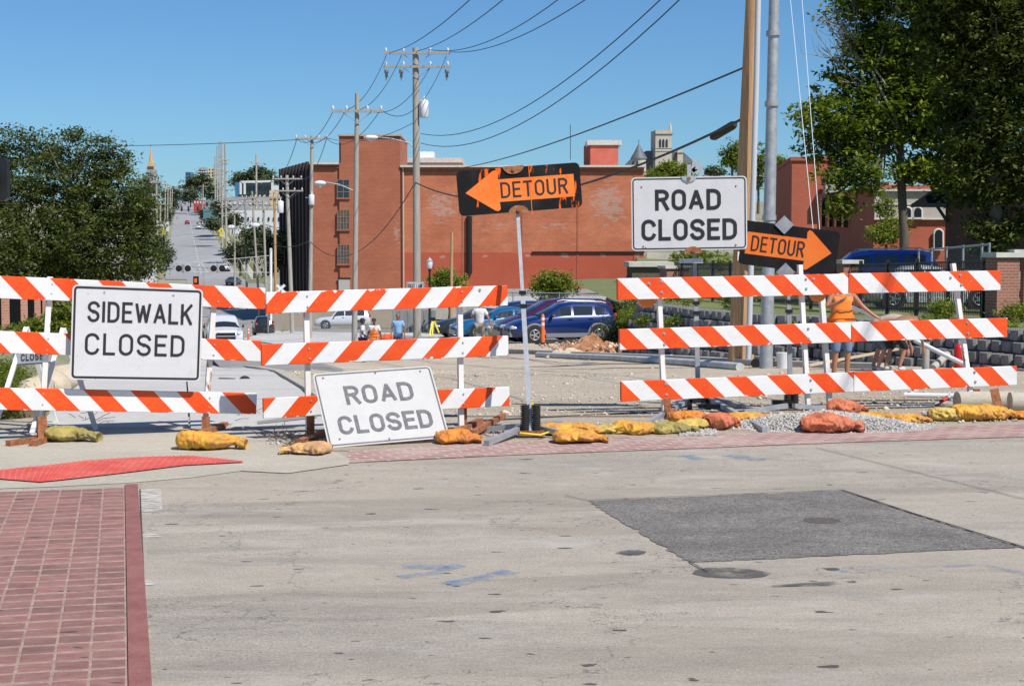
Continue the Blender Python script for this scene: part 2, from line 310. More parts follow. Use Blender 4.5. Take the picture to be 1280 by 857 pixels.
# street surfaces
L0=-2.2; R0=14.
strip('street_dirt',lambda y:L0,lambda y:16 if y<30 else 22,17.0,66,M['dirt'],.012,12)
strip('street',L0,11.5,66,300,M['asphalt'],.012,10)
strip('far_street',lambda y:-6.2 if y<700 else -6.2+(y-700)*.003,lambda y:7.6 if y<700 else 7.6-(y-700)*.003,300,1500,M['farroad'],.02)
sheet('old_asphalt_lane',[G(322,562-30),G(395,524),G(430,500),G(455,480),G(430,462),G(390,450),G(345,441),G(286,441),G(262,446),G(290,475),G(318,510)],M['asphalt'],.02)
strip('parking_lot',11.6,62,58,130,M['asphalt'],.03)
for sx,(a,b) in enumerate(((-12,-7.4),(8.8,12.5))): strip('verge',a,b,290,1300,M['grass'],.03)
strip('far_pavement',10.0,11.4,300,900,M['apron'],.06)
# centre dashes on the far road
g=MB()
for i in range(46):
    y=318+i*12; x=ctr(y)+.7; g.add([(x-.12,y,zg(y)+.05),(x+.12,y,zg(y)+.05),(x+.12-1.0,y+5,zg(y+5)+.05),(x-.12-1.0,y+5,zg(y+5)+.05)],[(0,1,2,3)])
g.build('road_marking',mat('lane_paint',(.6,.6,.58),.7),kind='structure')
# sidewalk on the left: an Empty with slabs as parts
sw=thing('sidewalk','x','x',(0,0,0)); del sw['label']; del sw['category']; sw['kind']='structure'
g0=None
for k in range(34):
    y0=15.95+k*1.62; y1=y0+1.6
    for i in range(2 if k<12 else 1):
        wd=1.5 if k<12 else 3.0
        a0=ctr(y0)-4.75+i*1.52+.0; a1=ctr(y1)-4.75+i*1.52; j=rnd.uniform(-.006,.006); e=wd-.0
        lf=lambda y:.02+.08*min(1,max(0,(y-17)/4)); z0=zg(y0,a0)+lf(y0); z1=zg(y1,a1)+lf(y1); vs=[(a0,y0,z0+j),(a0+e,y0,z0+j),(a1+e,y1,z1+j),(a1,y1,z1+j)]; vs+= [(a,b,c-.14) for a,b,c in vs]
        MB().add(vs,[(0,1,2,3),(0,4,5,1),(1,5,6,2),(2,6,7,3),(3,7,4,0)]).build('slab',M['walk'],sw)
kb=MB(); kp=[(ctr(y)-1.66,y,zg(y,ctr(y)-1.66)+.03) for y in[16.4,20,27,34,42,52,65,80,100]]
for a,b in zip(kp,kp[1:]): kb.beam(a,b,.16,.22)
kb.build('kerb',M['apron'],kind='structure')
# near brick crosswalk: individual bricks
cw=thing('brick_crosswalk','x','x',(0,0,0)); del cw['label']; del cw['category']; cw['kind']='structure'
cdv=V((-.237,.9715,0)); cpv=V((cdv.y,-cdv.x,0))
bmv=[]
for v_ in range(4):
    m=MB(); a,b,h=.144,.134,.012; q=.006
    j=lambda: rnd.uniform(-.004,.004)
    lo=[(-a/2,-b/2),(a/2,-b/2),(a/2,b/2),(-a/2,b/2)]; t=[(x*(1-2*q/a)+j(),y*(1-2*q/b)+j()) for x,y in lo]
    z=[h+rnd.uniform(-.0004,.0012) for _ in range(4)]
    m.add([(x,y,-.01) for x,y in lo]+[(x,y,h-.004) for x,y in lo]+[(x,y,zz) for (x,y),zz in zip(t,z)],
      [(i,(i+1)%4,4+(i+1)%4,4+i) for i in range(4)]+[(4+i,4+(i+1)%4,8+(i+1)%4,8+i) for i in range(4)]+[(8,9,10,11)])
    o=m.build('brick',M['brick_n'],cw); bmv.append(o)
nb=0; rot=math.atan2(cdv.y,cdv.x)-PI/2
for c in range(8):
    for r in range(40):
        d=5.9+r*.16+(.0 if c%2 else .03)*0+rnd.uniform(-.006,.006); q=cdv*d-cpv*(.078+.1525*c)
        yl=12.0 if 1 else 0
        px=640+F*q.x/q.y
        if q.y>11.86-.15*c*.1 or px<-40: continue
        if nb<4: o=bmv[nb]
        else: o=bmv[rnd.randrange(4)].copy(); C.objects.link(o)
        o.parent=cw; nb+=1; o.location=(q.x,q.y,0.004); o.rotation_euler=(rnd.uniform(-.01,.01),rnd.uniform(-.01,.01),rot+rnd.uniform(-.012,.012))
print('bricks',nb)
a=cdv*5.5; b=cdv*12.22
m=MB(); m.add([a-cpv*2.2+V((0,0,.0142)),a+V((0,0,.0142)),b+V((0,0,.0142)),b-cpv*2.2+V((0,0,.0142))],[(0,1,2,3)]); m.build('joint_bed',M['mortar'],cw)
k=0; d=5.6
while d<12.0:   # flush border course along the right edge
    m=MB(); q0=cdv*d; ln=.62; m.box(q0+cdv*ln/2+cpv*.052+V((0,0,.004)),(.094,ln-.003,.016+rnd.uniform(-.002,.002)),rot); m.build('border_paver',M['brick_b'],cw); d+=ln
# worn paint, dark patch, crack lines, drain
pe=[(735,626),(1052,613),(1272,684),(862,703)]; pp_=[]
for q,r_ in zip(pe,pe[1:]+pe[:1]):
    for k in range(40): u=k/40; p=G(q[0]+(r_[0]-q[0])*u,q[1]+(r_[1]-q[1])*u); j=.0 if k==0 else .024; pp_.append(p+V((rnd.uniform(-j,j),rnd.uniform(-j,j)*.6,0)))
sheet('asphalt_patch',pp_,M['patch'],.004)
def soft_mat(name,col,sc,lo,hi,a=1.0,st=(1,1,1)):
    b=NB(name,.8); p=b.pos(); b.base(col); n=b.noise(b.map(p,st),sc,7,.65,lo,hi); b.put(b.b.inputs['Alpha'],b.math('MULTIPLY',n,a)); return b.m
M['bluep']=soft_mat('worn_blue_paint',(.10,.24,.46),5,.40,.66,.55)
M['whitep']=soft_mat('worn_white_paint',(.75,.74,.70),9,.40,.62,.7,(1,2.5,1))
M['darkp']=soft_mat('dark_asphalt_spill',(.10,.098,.095),7,.36,.56,.8)
M['tyrep']=soft_mat('tyre_marks',(.10,.09,.08),.5,.36,.8,.2,(1,4,1))
def ribbon(name,pts,w,m,z=.006):
    gs=[G(*q) for q in pts]; g=MB(); vs=[]
    for i,p in enumerate(gs):
        d=(gs[min(i+1,len(gs)-1)]-gs[max(i-1,0)]).normalized(); n=V((-d.y,d.x,0)); ww=w[i] if isinstance(w,(list,tuple)) else w
        vs+=[p+n*ww/2+V((0,0,z)),p-n*ww/2+V((0,0,z))]
    g.add(vs,[(2*i,2*i+1,2*i+3,2*i+2) for i in range(len(gs)-1)]); return g.build(name,m,kind='structure')
ribbon('paint_mark',[(480,709),(540,709),(560,708)],.12,M['bluep']); ribbon('paint_mark',[(500,722),(545,716),(575,706)],.10,M['bluep'])
ribbon('paint_mark',[(560,731),(610,722),(640,714)],.14,M['bluep']); ribbon('paint_mark',[(1050,714),(1130,710),(1230,706),(1300,722)],.07,M['bluep'],.007)
ribbon('paint_mark',[(838,572),(862,570),(875,575)],.16,M['bluep']); ribbon('paint_mark',[(912,569),(930,572),(950,575)],.2,M['bluep'])
ribbon('paint_mark',[(186,612),(187,640)],.17,M['whitep']); ribbon('paint_mark',[(183,668),(192,672)],.1,M['whitep']); ribbon('paint_mark',[(177,730),(190,728)],.12,M['whitep'])
ribbon('asphalt_spill',[(866,717),(875,717),(890,716),(912,716),(935,717),(952,717),(964,717)],[.02,.18,.27,.3,.26,.17,.03],M['darkp'],.005); ribbon('asphalt_spill',[(770,692),(780,691),(792,691),(802,690),(808,690)],[.02,.11,.16,.10,.02],M['darkp'])
ribbon('asphalt_spill',[(965,733),(1030,730),(1070,727)],[.03,.1,.03],M['darkp'])
ribbon('tyre_marks',[(175,645),(500,636),(800,622),(1280,600)],.9,M['tyrep'],.003); ribbon('tyre_marks',[(185,770),(600,745),(900,730),(1300,730)],.8,M['tyrep'],.003)
ribbon('tyre_marks',[(185,680),(600,665),(780,655)],.7,M['tyrep'],.003); ribbon('tyre_marks',[(185,800),(700,810),(1300,830)],1.0,M['tyrep'],.003)
M['joint']=mat('dark_joint',(.06,.055,.05),.9)
for pts,w in (([(175,612),(181,760),(184,870)],.012),([(862,703),(874,710),(885,716)],.012),([(706,620),(735,626)],.012),([(1052,613),(1140,642),(1290,688)],.03),([(1020,560),(1280,624)],.012),([(735,626),(1052,613)],.018)): ribbon('road_joint',pts,w*.8,M['joint'],.009)
g=MB(); dp=G(1027,651); g.disc(dp+V((0,0,.002)),.12,(0,0,1),.008,20); g.build('drain_cover',mat('dark_iron',(.07,.055,.045),.8,c2=(.14,.12,.1),sc=30),kind='structure')
# tactile paving
tp=thing('tactile_strip','x','x',(0,0,0)); del tp['label']; del tp['category']; tp['kind']='structure'
TT=[(-160,596),(-60,598),(0,589),(60,583),(110,577),(170,573),(240,571),(304,578)]; TB=[(-160,612),(-60,606),(0,600),(50,604),(80,601),(150,593),(230,583),(304,579)]
m=MB(); a=[G(*q) for q in TT]; b=[G(*q) for q in TB]; n=len(a)
for q in a+b: q.z=.014
m.add(a+b,[(i,i+n,i+n+1,i+1) for i in range(n-1)]); m.build('tactile_plate',M['tactile'],tp)
g=MB()
for i in range(n-1):
    nn=int((a[i+1]-a[i]).length/.06)+1
    for k in range(nn):
        u=(k+.5)/nn; p0=b[i].lerp(b[i+1],u); p1=a[i].lerp(a[i+1],u); L=(p1-p0).length; kk=int(L/.06)
        for j in range(kk):
            c=p0.lerp(p1,(j+.5)/kk); r=.014; vs=[c+V((r*math.cos(t),r*math.sin(t),0)) for t in(0,1.26,2.51,3.77,5.03)]+[c+V((0,0,.012))]
            g.add(vs,[(t,(t+1)%5,5) for t in range(5)])
g.build('domes',M['tactile'],tp,kind='stuff')
# ---------------------------------------------------------------- stones: joined scatter
def scatter(name,pts,sizes,m,flat=.6,**k):
    base=np.array([(1,0,0),(-1,0,0),(0,1,0),(0,-1,0),(0,0,1),(0,0,-1)],float); tri=np.array([(0,2,4),(2,1,4),(1,3,4),(3,0,4),(2,0,5),(1,2,5),(3,1,5),(0,3,5)])
    n=len(pts); a=nr.rand(n)*6.28; sc=nr.uniform(.6,1.4,(n,3))*np.array([1,.8,flat]); b=base[None]*sc[:,None]*np.array(sizes)[:,None,None]+nr.uniform(-.15,.15,(n,6,3))*np.array(sizes)[:,None,None]
    ca,sa=np.cos(a)[:,None],np.sin(a)[:,None]; x=b[:,:,0]*ca-b[:,:,1]*sa; y=b[:,:,0]*sa+b[:,:,1]*ca
    v=np.stack([x,y,b[:,:,2]],-1)+np.array(pts)[:,None]; f=(tri[None]+6*np.arange(n)[:,None,None]).reshape(-1,3)
    return npmesh(name,v.reshape(-1,3),f,m,**k)
def npmesh(name,v,f,m,parent=None,**k):
    me=bpy.data.meshes.new(name); o=V((0,0,0)) if parent is None else V(parent.location); v=v-np.array(o)
    me.vertices.add(len(v)); me.vertices.foreach_set('co',v.astype(np.float32).ravel()); nf,w=f.shape
    me.loops.add(nf*w); me.loops.foreach_set('vertex_index',f.astype(np.int32).ravel()); me.polygons.add(nf)
    me.polygons.foreach_set('loop_start',np.arange(0,nf*w,w,dtype=np.int32)); me.polygons.foreach_set('loop_total',np.full(nf,w,dtype=np.int32))
    me.materials.append(m); me.update(calc_edges=True); me.validate(); ob=bpy.data.objects.new(name,me); C.objects.link(ob)
    if parent: ob.parent=parent
    for a,b in k.items(): ob[a]=b
    return ob
pts=[];sz=[]
for i in range(9000):
    y=17.1+(nr.rand()**1.6)*45; x=ctr(y)+nr.uniform(-2,13); pts.append((x,y,zg(y,x)+.012)); sz.append(nr.uniform(.008,.03)*(1 if nr.rand()<.95 else 2.2))
o=scatter('loose_stones',pts,sz,M['stone'],.5,kind='stuff'); tagm(o,'loose pale stones scattered over the dug up street','stones')
pts=[];sz=[]
for i in range(900):   # strip of rubble right behind the brick crossing
    px=nr.uniform(330,1290); p=G(px,min(556,554-(px-430)*.032)-nr.rand()*14); pts.append((p.x,p.y,.012)); sz.append(nr.uniform(.008,.028))
o=scatter('rubble',pts,sz,M['gravel'],.6,kind='stuff'); tagm(o,'crushed pale gravel lying along the edge of the brick crossing','gravel')
# gravel mound under the salmon sandbag
gc=G(1032,532); gc.y+=.1
def moundz(x,y): 
    q=((x-gc.x)/.98)**2+((y-gc.y)/.70)**2; return max(0,.13*(1-q)**1) if q<1 else 0
m=MB(); N_=28; vs=[]
for j in range(N_+1):
    for i in range(N_+1):
        x=gc.x-1.3+2.6*i/N_; y=gc.y-.8+1.6*j/N_; vs.append((x,y,moundz(x,y)*(.85+.3*mn.noise(V((x*3,y*3,0))))-.01))
m.add(vs,[(j*(N_+1)+i,j*(N_+1)+i+1,(j+1)*(N_+1)+i+1,(j+1)*(N_+1)+i) for j in range(N_) for i in range(N_)],0,True)
mo=m.build('gravel_heap',M['gravel'],kind='stuff'); tagm(mo,'low heap of white gravel behind the salmon sandbag','gravel heap')
pts=[];sz=[]
for i in range(7000):
    a=nr.rand()*6.28; q=nr.rand()**.5*1.15; x=gc.x+math.cos(a)*1.0*q; y=gc.y+math.sin(a)*.70*q; pts.append((x,y,moundz(x,y)*(.85+.3*mn.noise(V((x*3,y*3,0)))))); sz.append(nr.uniform(.009,.022))
for k_ in range(900):
    p=G(nr.uniform(850,895),nr.uniform(532,545)); pts.append((p.x,p.y,.01)); sz.append(nr.uniform(.009,.02))
o=scatter('gravel_stones',pts,sz,M['gravel'],.8,kind='stuff'); tagm(o,'white gravel stones heaped behind the salmon sandbag','gravel')
# ---------------------------------------------------------------- barricades
def rail(parent,x0,y0,x1,y1,hL,hR,dL,dR,ox,per,sg,wear=.62,seed=0,th=.045):
    a=P(x0,y0,dL); b=P(x1,y1,dR); hh=(hL*dL+hR*dR)/2/F; u=(b-a); L=u.length; u.normalize()
    nrm=V((u.y,-u.x,0)).normalized(); w=nrm.cross(u)*-1
    if w.z<0: w=-w
    r=rnd.uniform; m=MB(); nseg=24; vs=[]
    for i in range(nseg+1):
        x=L*i/nseg; jt=mn.noise(V((x*3,seed,0)))*.002; 
        vs+=[(x,0,jt),(x,0,-hh+jt),(x,th,-hh+jt),(x,th,jt)]
    fs=[]
    for i in range(nseg):
        for k in range(4): fs.append((i*4+k,i*4+(k+1)%4,(i+1)*4+(k+1)%4,(i+1)*4+k))
    fs+=[(3,2,1,0),tuple(nseg*4+q for q in(0,1,2,3))]
    m.add(vs,fs); me=m.build('rail',[M['stripe']]); me.parent=parent
    mt=Matrix((u,-nrm,w)).transposed().to_4x4(); mt.translation=a-V(parent.location); me.matrix_local=mt
    bevel(me,.004,1)
    me['s_off']=(ox-x0)/(x1-x0)*L; me['s_per']=per/(x1-x0)*L; me['s_dir']=float(sg); me['s_top']=0.; me['s_h']=hh; me['s_wear']=wear; me['s_seed']=float(seed*3.7)
    return a,b,nrm,hh
def bolts(parent,pts,nrm):
    for p in pts:
        m=MB(); m.disc(p+nrm*.003,.017,nrm,.006,14); m.disc(p+nrm*.010,.009,nrm,.012,6); m.build('bolt',M['galv'],parent)
def barricade(label,rails,posts,dfun,group='striped road barricades',extra=None):
    root=thing('road_barricade',label,'barricade',posts[0][1] and G(*posts[0][1]),group)
    nrm=None
    for r_ in rails:
        x0,y0,x1,y1,hL,hR,ox,per,sg,wear,seed=r_; a,b,nrm,hh=rail(root,x0,y0,x1,y1,hL,hR,dfun(x0),dfun(x1),ox,per,sg,wear,seed)
    return root,nrm
def post(root,top,foot,d,nrm,w=.05,m='rustw',back=.075,foot_h=.17):
    a=P(top[0],top[1],d)-nrm*back; b=P(foot[0],foot[1],d)-nrm*back; b.z=min(b.z,.12)
    MB().beam(b,a,w,w,up=tuple(nrm)).build('post',M[m],root); return a,b
# left barricade
d1=lambda x: 14.85+x*(15.75-14.85)/330
rt1,n1=barricade('striped barricade nearest the kerb carrying the sidewalk closed sign',
 [(-45,342.5,332,360,29,26,57,59.3,1,.62,1),(-45,412,327,425.8,28.5,25.3,14,59.7,1,.7,2),(-45,483.5,321.4,491.3,28,26.3,98,59,1,.66,3)],[((63,345),(52,551))],d1)
a_,b_=post(rt1,(63.5,346),(52.5,545),d1(55),n1); a2_,b2_=post(rt1,(270.5,360),(257.5,540),d1(262),n1)
bolts(rt1,[P(*q,d1(q[0])) for q in((65,355.5),(64,367),(60,423.5),(59,437),(54,492),(53,505.5),(273.5,364.5),(272.5,377),(267.7,430.5),(266.8,443.5),(262,497),(261.5,509))],n1)
m=MB(); f_=G(53,553); m.beam(f_+V((0,0,.0)),f_+V((-.01,.02,.24)),.085,.07); m.build('post_sleeve',M['rust'],rt1)
m=MB(); m.beam(G(10,558)+V((0,0,.03)),G(66,550)+V((0,0,.03)),.06,.05); m.beam(f_+V((0,-.3,.03)),f_+V((.05,.55,.03)),.07,.05); m.build('base_bar',M['rust'],rt1)
f_=G(257,541); m=MB(); m.beam(f_,f_+V((0,.02,.16)),.07,.06); m.build('post_sleeve',M['rust'],rt1); m=MB(); m.beam(f_+V((0,-.35,.03)),f_+V((.1,.5,.03)),.07,.05); m.build('base_bar',M['rust'],rt1)
# middle barricade
d2=lambda x: 14.95+(x-330)*(15.85-14.95)/306
rt2,n2=barricade('striped barricade behind the leaning road closed sign, stripes slanting the other way',
 [(332.5,365.2,634.5,356.6,26.3,25.9,345.5,54.6,-.9,.52,4),(326.7,430.4,635.4,419.5,25.6,26,380.7,55.05,-.95,.70,5),(329,497.7,637,483.2,24.6,25.2,371.6,55,-.9,.64,6)],[((385,366),(388,550))],d2)
post(rt2,(384.5,366),(388.5,546),d2(386),n2); post(rt2,(577.5,358),(579.5,534),d2(578),n2)
bolts(rt2,[P(*q,d2(q[0])) for q in((383.8,369.8),(384.2,383.3),(386,435.6),(387,448),(388.5,500.8),(388.5,513.5),(576.8,364.5),(577.5,376.5),(578.3,428),(578.3,440.5),(579,492),(579.3,504.5),(599.5,362.5),(373,391))],n2)
for (x,y) in((388.5,549),(579.5,537)):
    f_=G(x,y); m=MB(); m.beam(f_,f_+V((0,.01,.22)),.065,.06); m.build('post_sleeve',M['rust'],rt2); m=MB(); m.beam(f_+V((-.05,-.45,.03)),f_+V((.15,.6,.03)),.07,.05); m.build('base_bar',M['rust'],rt2)
m=MB(); m.beam(G(590,549)+V((0,0,.06)),G(630,531)+V((0,0,.1)),.05,.05); m.build('base_bar',M['rust'],rt2)
# right barricades: two units butted together
d3=lambda x: 17.1+(x-772)*(18.4-17.1)/480
rt3,n3=barricade('left half of the long striped barricade, below the raised road closed sign',
 [(772,348,1060.5,342,27,25.6,848.7,51.5,1.05,.60,7),(774.5,411.5,1064,402.6,26,25,861.7,51.6,1.05,.66,8),(776.5,476.5,1067,465.2,25.4,24.6,853.5,51.2,1.05,.63,9)],[((830,350),(833,525))],d3)
rt4,n4=barricade('right half of the long striped barricade, in front of the crouching workers',
 [(1061,341.7,1251,338,25.4,24.4,1087.5,48.6,1.05,.63,10),(1064.5,402.5,1259.5,397.2,25,23.6,1085.8,49.1,1.05,.68,11),(1067.5,465,1271.4,457.2,24.5,24.3,1115,49.6,1.05,.68,12)],[((1196,350),(1219,508))],d3)
post(rt3,(826,350),(834,521),d3(830),n3); post(rt3,(1003.5,331),(1014,509),d3(1009),n3); post(rt3,(1027.5,330),(1041,505),d3(1034)+.5,n3,.055)
post(rt4,(1195.5,329.5),(1219.5,507),d3(1208),n3)
for rt,x,y in((rt3,834,521),(rt4,1220,507)):
    f_=G(x,y); m=MB(); m.beam(f_+V((0,-.3,.04)),f_+V((.1,.5,.04)),.07,.05); m.build('base_bar',M['rust'],rt); m=MB(); m.beam(f_,f_+V((0,0,.2)),.07,.065); m.build('post_sleeve',M['rust'],rt)
bolts(rt3,[P(*q,d3(q[0])) for q in((826.5,352),(827,365.5),(829.8,417),(830.2,430.5),(832.5,480),(833,493),(1007,349),(1007.5,361),(1010,411),(1010.5,423.5),(1013,475),(1013.5,487),(1016.5,348.5),(811,354.5))],n3)
bolts(rt4,[P(*q,d3(q[0])) for q in((1200,344),(1201.5,356),(1208.6,403.5),(1209.5,416.5),(1218,465),(1219,477),(1188,347))],n3)
for rt,x,y in((rt3,808,373),(rt3,1022,366)):   # amber lamps hanging behind the top rail
    c=P(x,y,d3(x)+.12); m=MB(); m.disc(c,.10,n3,.05,24); m.build('warning_lamp',mat('amber_lens',(.75,.20,.01),.35),rt)
# ---------------------------------------------------------------- lettering: stroke font
def arc(cx,cy,rx,ry,a0,a1,n=12): return [(cx+rx*math.cos(R(a0+(a1-a0)*i/n)),cy+ry*math.sin(R(a0+(a1-a0)*i/n))) for i in range(n+1)]
w_=.52
GL={'S':(w_,[arc(.26,.76,.26,.24,15,270,14)[:-1]+[(.26,.52),(.26,.49)]+arc(.26,.25,.26,.25,85,-165,14)]),
'I':(.0,[[(0,0),(0,1)]]),'D':(w_,[[(0,0),(0,1),(.22,1)]+arc(.22,.70,.30,.30,90,0,7)+arc(.22,.30,.30,.30,0,-90,7)+[(0,0)]]),
'E':(.44,[[(.44,1),(0,1),(0,0),(.44,0)],[(0,.52),(.38,.52)]]),'W':(.76,[[(0,1),(.19,0),(.38,.9),(.57,0),(.76,1)]]),
'A':(.56,[[(0,0),(.28,1),(.56,0)],[(.09,.3),(.47,.3)]]),'L':(.42,[[(0,1),(0,0),(.42,0)]]),'K':(.5,[[(0,0),(0,1)],[(.5,1),(.0,.38)],[(.18,.6),(.5,0)]]),
'C':(w_,[arc(.26,.73,.26,.27,15,180,9)+arc(.26,.27,.26,.27,180,345,9)]),'O':(w_,[arc(.26,.72,.26,.28,0,180,12)+arc(.26,.28,.26,.28,180,360,12)+[(w_,.72)]]),
'R':(.5,[[(0,0),(0,1),(.26,1)]+arc(.26,.76,.24,.24,90,-90,10)+[(0,.52)],[(.26,.52),(.5,0)]]),'T':(.48,[[(0,1),(.48,1)],[(.24,1),(.24,0)]]),
'U':(.5,[[(0,1),(0,.26)]+arc(.25,.26,.25,.26,180,360,10)+[(.5,1)]]),'N':(.5,[[(0,0),(0,1),(.5,0),(.5,1)]]),'H':(.5,[[(0,0),(0,1)],[(.5,0),(.5,1)],[(0,.5),(.5,.5)]]),
'G':(w_,[arc(.26,.73,.26,.27,20,180,9)+arc(.26,.27,.26,.27,180,360,9)+[(.52,.45),(.3,.45)]]),' ':(.3,[])}
def text_pts(word,x0,x1,y0,y1,t):   # cap box in metres, t stroke
    h=(y1-y0)-t; n=len(word); ws=[GL[c][0] for c in word]; tot=sum(ws); gap=.30; total=tot+gap*(n-1); sx=((x1-x0)-t)/total; out=[]; x=x0+t/2; k=0
    for c,w in zip(word,ws):
        subs=[]
        for pl in GL[c][1]:
            cur=[pl[0]]
            for i in range(1,len(pl)):
                cur.append(pl[i])
                if i<len(pl)-1:
                    u_=V(pl[i])-V(pl[i-1]); v__=V(pl[i+1])-V(pl[i])
                    if u_.length>1e-4 and v__.length>1e-4 and u_.angle(v__)>.75: subs.append(cur); cur=[pl[i]]
            subs.append(cur)
        for pl in subs:
            p0=[(x+a*sx,y0+t/2+b*h) for a,b in pl]; pts=[p0[0]]+[q for q,o in zip(p0[1:],p0) if abs(q[0]-o[0])+abs(q[1]-o[1])>1e-4]; vs=[];m=len(pts); cl=abs(pts[0][0]-pts[-1][0])+abs(pts[0][1]-pts[-1][1])<1e-4
            for i,p in enumerate(pts):
                d0=V(pts[i])-V(pts[i-1]) if i else (V(pts[0])-V(pts[-2]) if cl else V(pts[1])-V(pts[0])); d1_=V(pts[i+1])-V(p) if i<m-1 else (V(pts[1])-V(pts[0]) if cl else d0)
                d0.normalize(); d1_.normalize(); n0=V((-d0.y,d0.x)); n1_=V((-d1_.y,d1_.x)); nn=n0+n1_
                nn=nn/max(.7,nn.length_squared/2) if nn.length>.3 else n0
                e=(-d0*t/2 if i==0 else d0*t/2 if i==m-1 else V((0,0)))
                if cl: e=V((0,0))
                if c in 'AW' and i in(0,m-1): e=e*.35
                q=V(p)+e; vs+=[q+nn*t/2,q-nn*t/2]
            out.append((vs,[(2*i+1,2*i+3,2*i+2,2*i) for i in range(m-1)]))
        x+=(w+gap)*sx
    return out
def rrect(w,h,r,n=6,x=0,y=0):
    pts=[]
    for cx,cy,a in((w-r,h-r,0),(r,h-r,90),(r,r,180),(w-r,r,270)):
        for i in range(n+1): pts.append((x+cx+r*math.cos(R(a+90*i/n)),y+cy+r*math.sin(R(a+90*i/n))))
    return pts
class Sign:
    def __init__(s,name,label,TL,TR,BR,BL,cat='sign',group=None,parent=None):
        TL,TR,BR,BL=[P(*q) for q in(TL,TR,BR,BL)]; s.u=((TR-TL)+(BR-BL)).normalized(); v=((TL-BL)+(TR-BR)).normalized(); s.n=s.u.cross(v).normalized(); s.v=s.n.cross(s.u)
        s.w=((TR-TL).length+(BR-BL).length)/2; s.h=((TL-BL).length+(TR-BR).length)/2; c=(TL+TR+BR+BL)/4; s.o=c-s.u*s.w/2-s.v*s.h/2
        s.root=thing(name,label,cat,s.o,group) if parent is None else parent
    def pt(s,x,y,z=0): return s.o+s.u*x+s.v*y+s.n*z
    def plate(s,name,pts,m,z,th=.004,par=None):
        mb=MB(); mb.poly([s.pt(a,b,z) for a,b in pts],th=th); return mb.build(name,m,par or s.root)
    def text(s,word,x0,x1,y0,y1,t,m,z=.0035):
        mb=MB()
        for vs,fs in text_pts(word,x0*s.w,x1*s.w,y0*s.h,y1*s.h,t): mb.add([s.pt(a,b,z) for a,b in vs],fs); z+=.00012
        return mb.build('lettering',m,s.root)
    def border(s,inset,wid,r,m):
        a=[s.pt(x,y,.0025) for x,y in rrect(s.w-2*inset,s.h-2*inset,r,6,inset,inset)]; b=[s.pt(x,y,.0025) for x,y in rrect(s.w-2*(inset+wid),s.h-2*(inset+wid),max(.01,r-wid),6,inset+wid,inset+wid)]; n=len(a)
        MB().add(a+b,[(i,(i+1)%n,n+(i+1)%n,n+i) for i in range(n)]).build('border',m,s.root)
    def rivets(s,pts,m=None):
        for x,y in pts:
            mb=MB(); mb.disc(s.pt(x*s.w,y*s.h,.004),.009,s.n,.006,10); mb.build('rivet',m or M['galv'],s.root)
def white_sign(name,label,c,lines,bw=.018,t=.032,ink='signblk',group='white closure signs',inset=.014):
    s=Sign(name,label,*c,group=group); s.plate('panel',rrect(s.w,s.h,.045),M['signface' if ink=='signblk' else 'signdim'],0); s.border(inset,bw,.038,M[ink])
    for (w,x0,x1,y0,y1) in lines: s.text(w,x0,x1,y0,y1,t,M[ink])
    return s
s1=white_sign('closure_sign','large grey white sign reading sidewalk closed bolted to the left barricade',
 ((90,355.3,14.98),(254.8,361.4,15.42),(249.3,476.6,15.40),(88,474.2,14.96)),[('SIDEWALK',.118,.92,.612,.832),('CLOSED',.105,.868,.265,.495)],.020,.026)
s1.rivets([(.24,.93),(.77,.925),(.53,.49)])
M['fadeink']=mat('faded_black_ink',(.075,.078,.085),.6,c2=(.16,.16,.17),sc=20,ramp=(.45,.75))
M['signdim']=sheetmat('dimmed_reflective_sheet',(.43,.428,.42))  # darker copy of the sheet, offsets the strong sun on the leaning sign
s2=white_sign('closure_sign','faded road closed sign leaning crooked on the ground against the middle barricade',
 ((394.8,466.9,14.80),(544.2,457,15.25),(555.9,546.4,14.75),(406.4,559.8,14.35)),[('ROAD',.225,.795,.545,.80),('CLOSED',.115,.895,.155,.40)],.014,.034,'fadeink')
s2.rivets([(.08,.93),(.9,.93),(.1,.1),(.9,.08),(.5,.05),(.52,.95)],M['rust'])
s3=white_sign('closure_sign','road closed sign raised on its own post between the two detour arrows',
 ((788.8,222.4,17.6),(934,219.3,17.6),(933.6,311.8,17.6),(789.9,313.3,17.6)),[('ROAD',.205,.775,.545,.83),('CLOSED',.085,.912,.135,.425)],.013,.040)
s3.rivets([(.09,.87),(.905,.865),(.1,.06),(.9,.06),(.12,.04)],M['rust'])
M['detblk']=(lambda b:(b.put(b.b.inputs['Specular IOR Level'],.2),b.base(b.mix(b.noise(b.map(b.obj(),(6,6,1.2)),1.5,4,.6,.64,.66),b.mix(b.noise(b.obj(),2.5,5,.6,.5,.8),(.010,.010,.011),(.035,.035,.037)),(.80,.12,.01))),b.m)[2])(NB('black_detour_board',.85))
M['detor']=mat('orange_sheet',(.90,.17,.012),.45,c2=(.90,.22,.03),sc=4)
M['detblk2']=mat('black_board',(.010,.009,.010),.85,c2=(.02,.018,.018),sc=4,spec=.2)
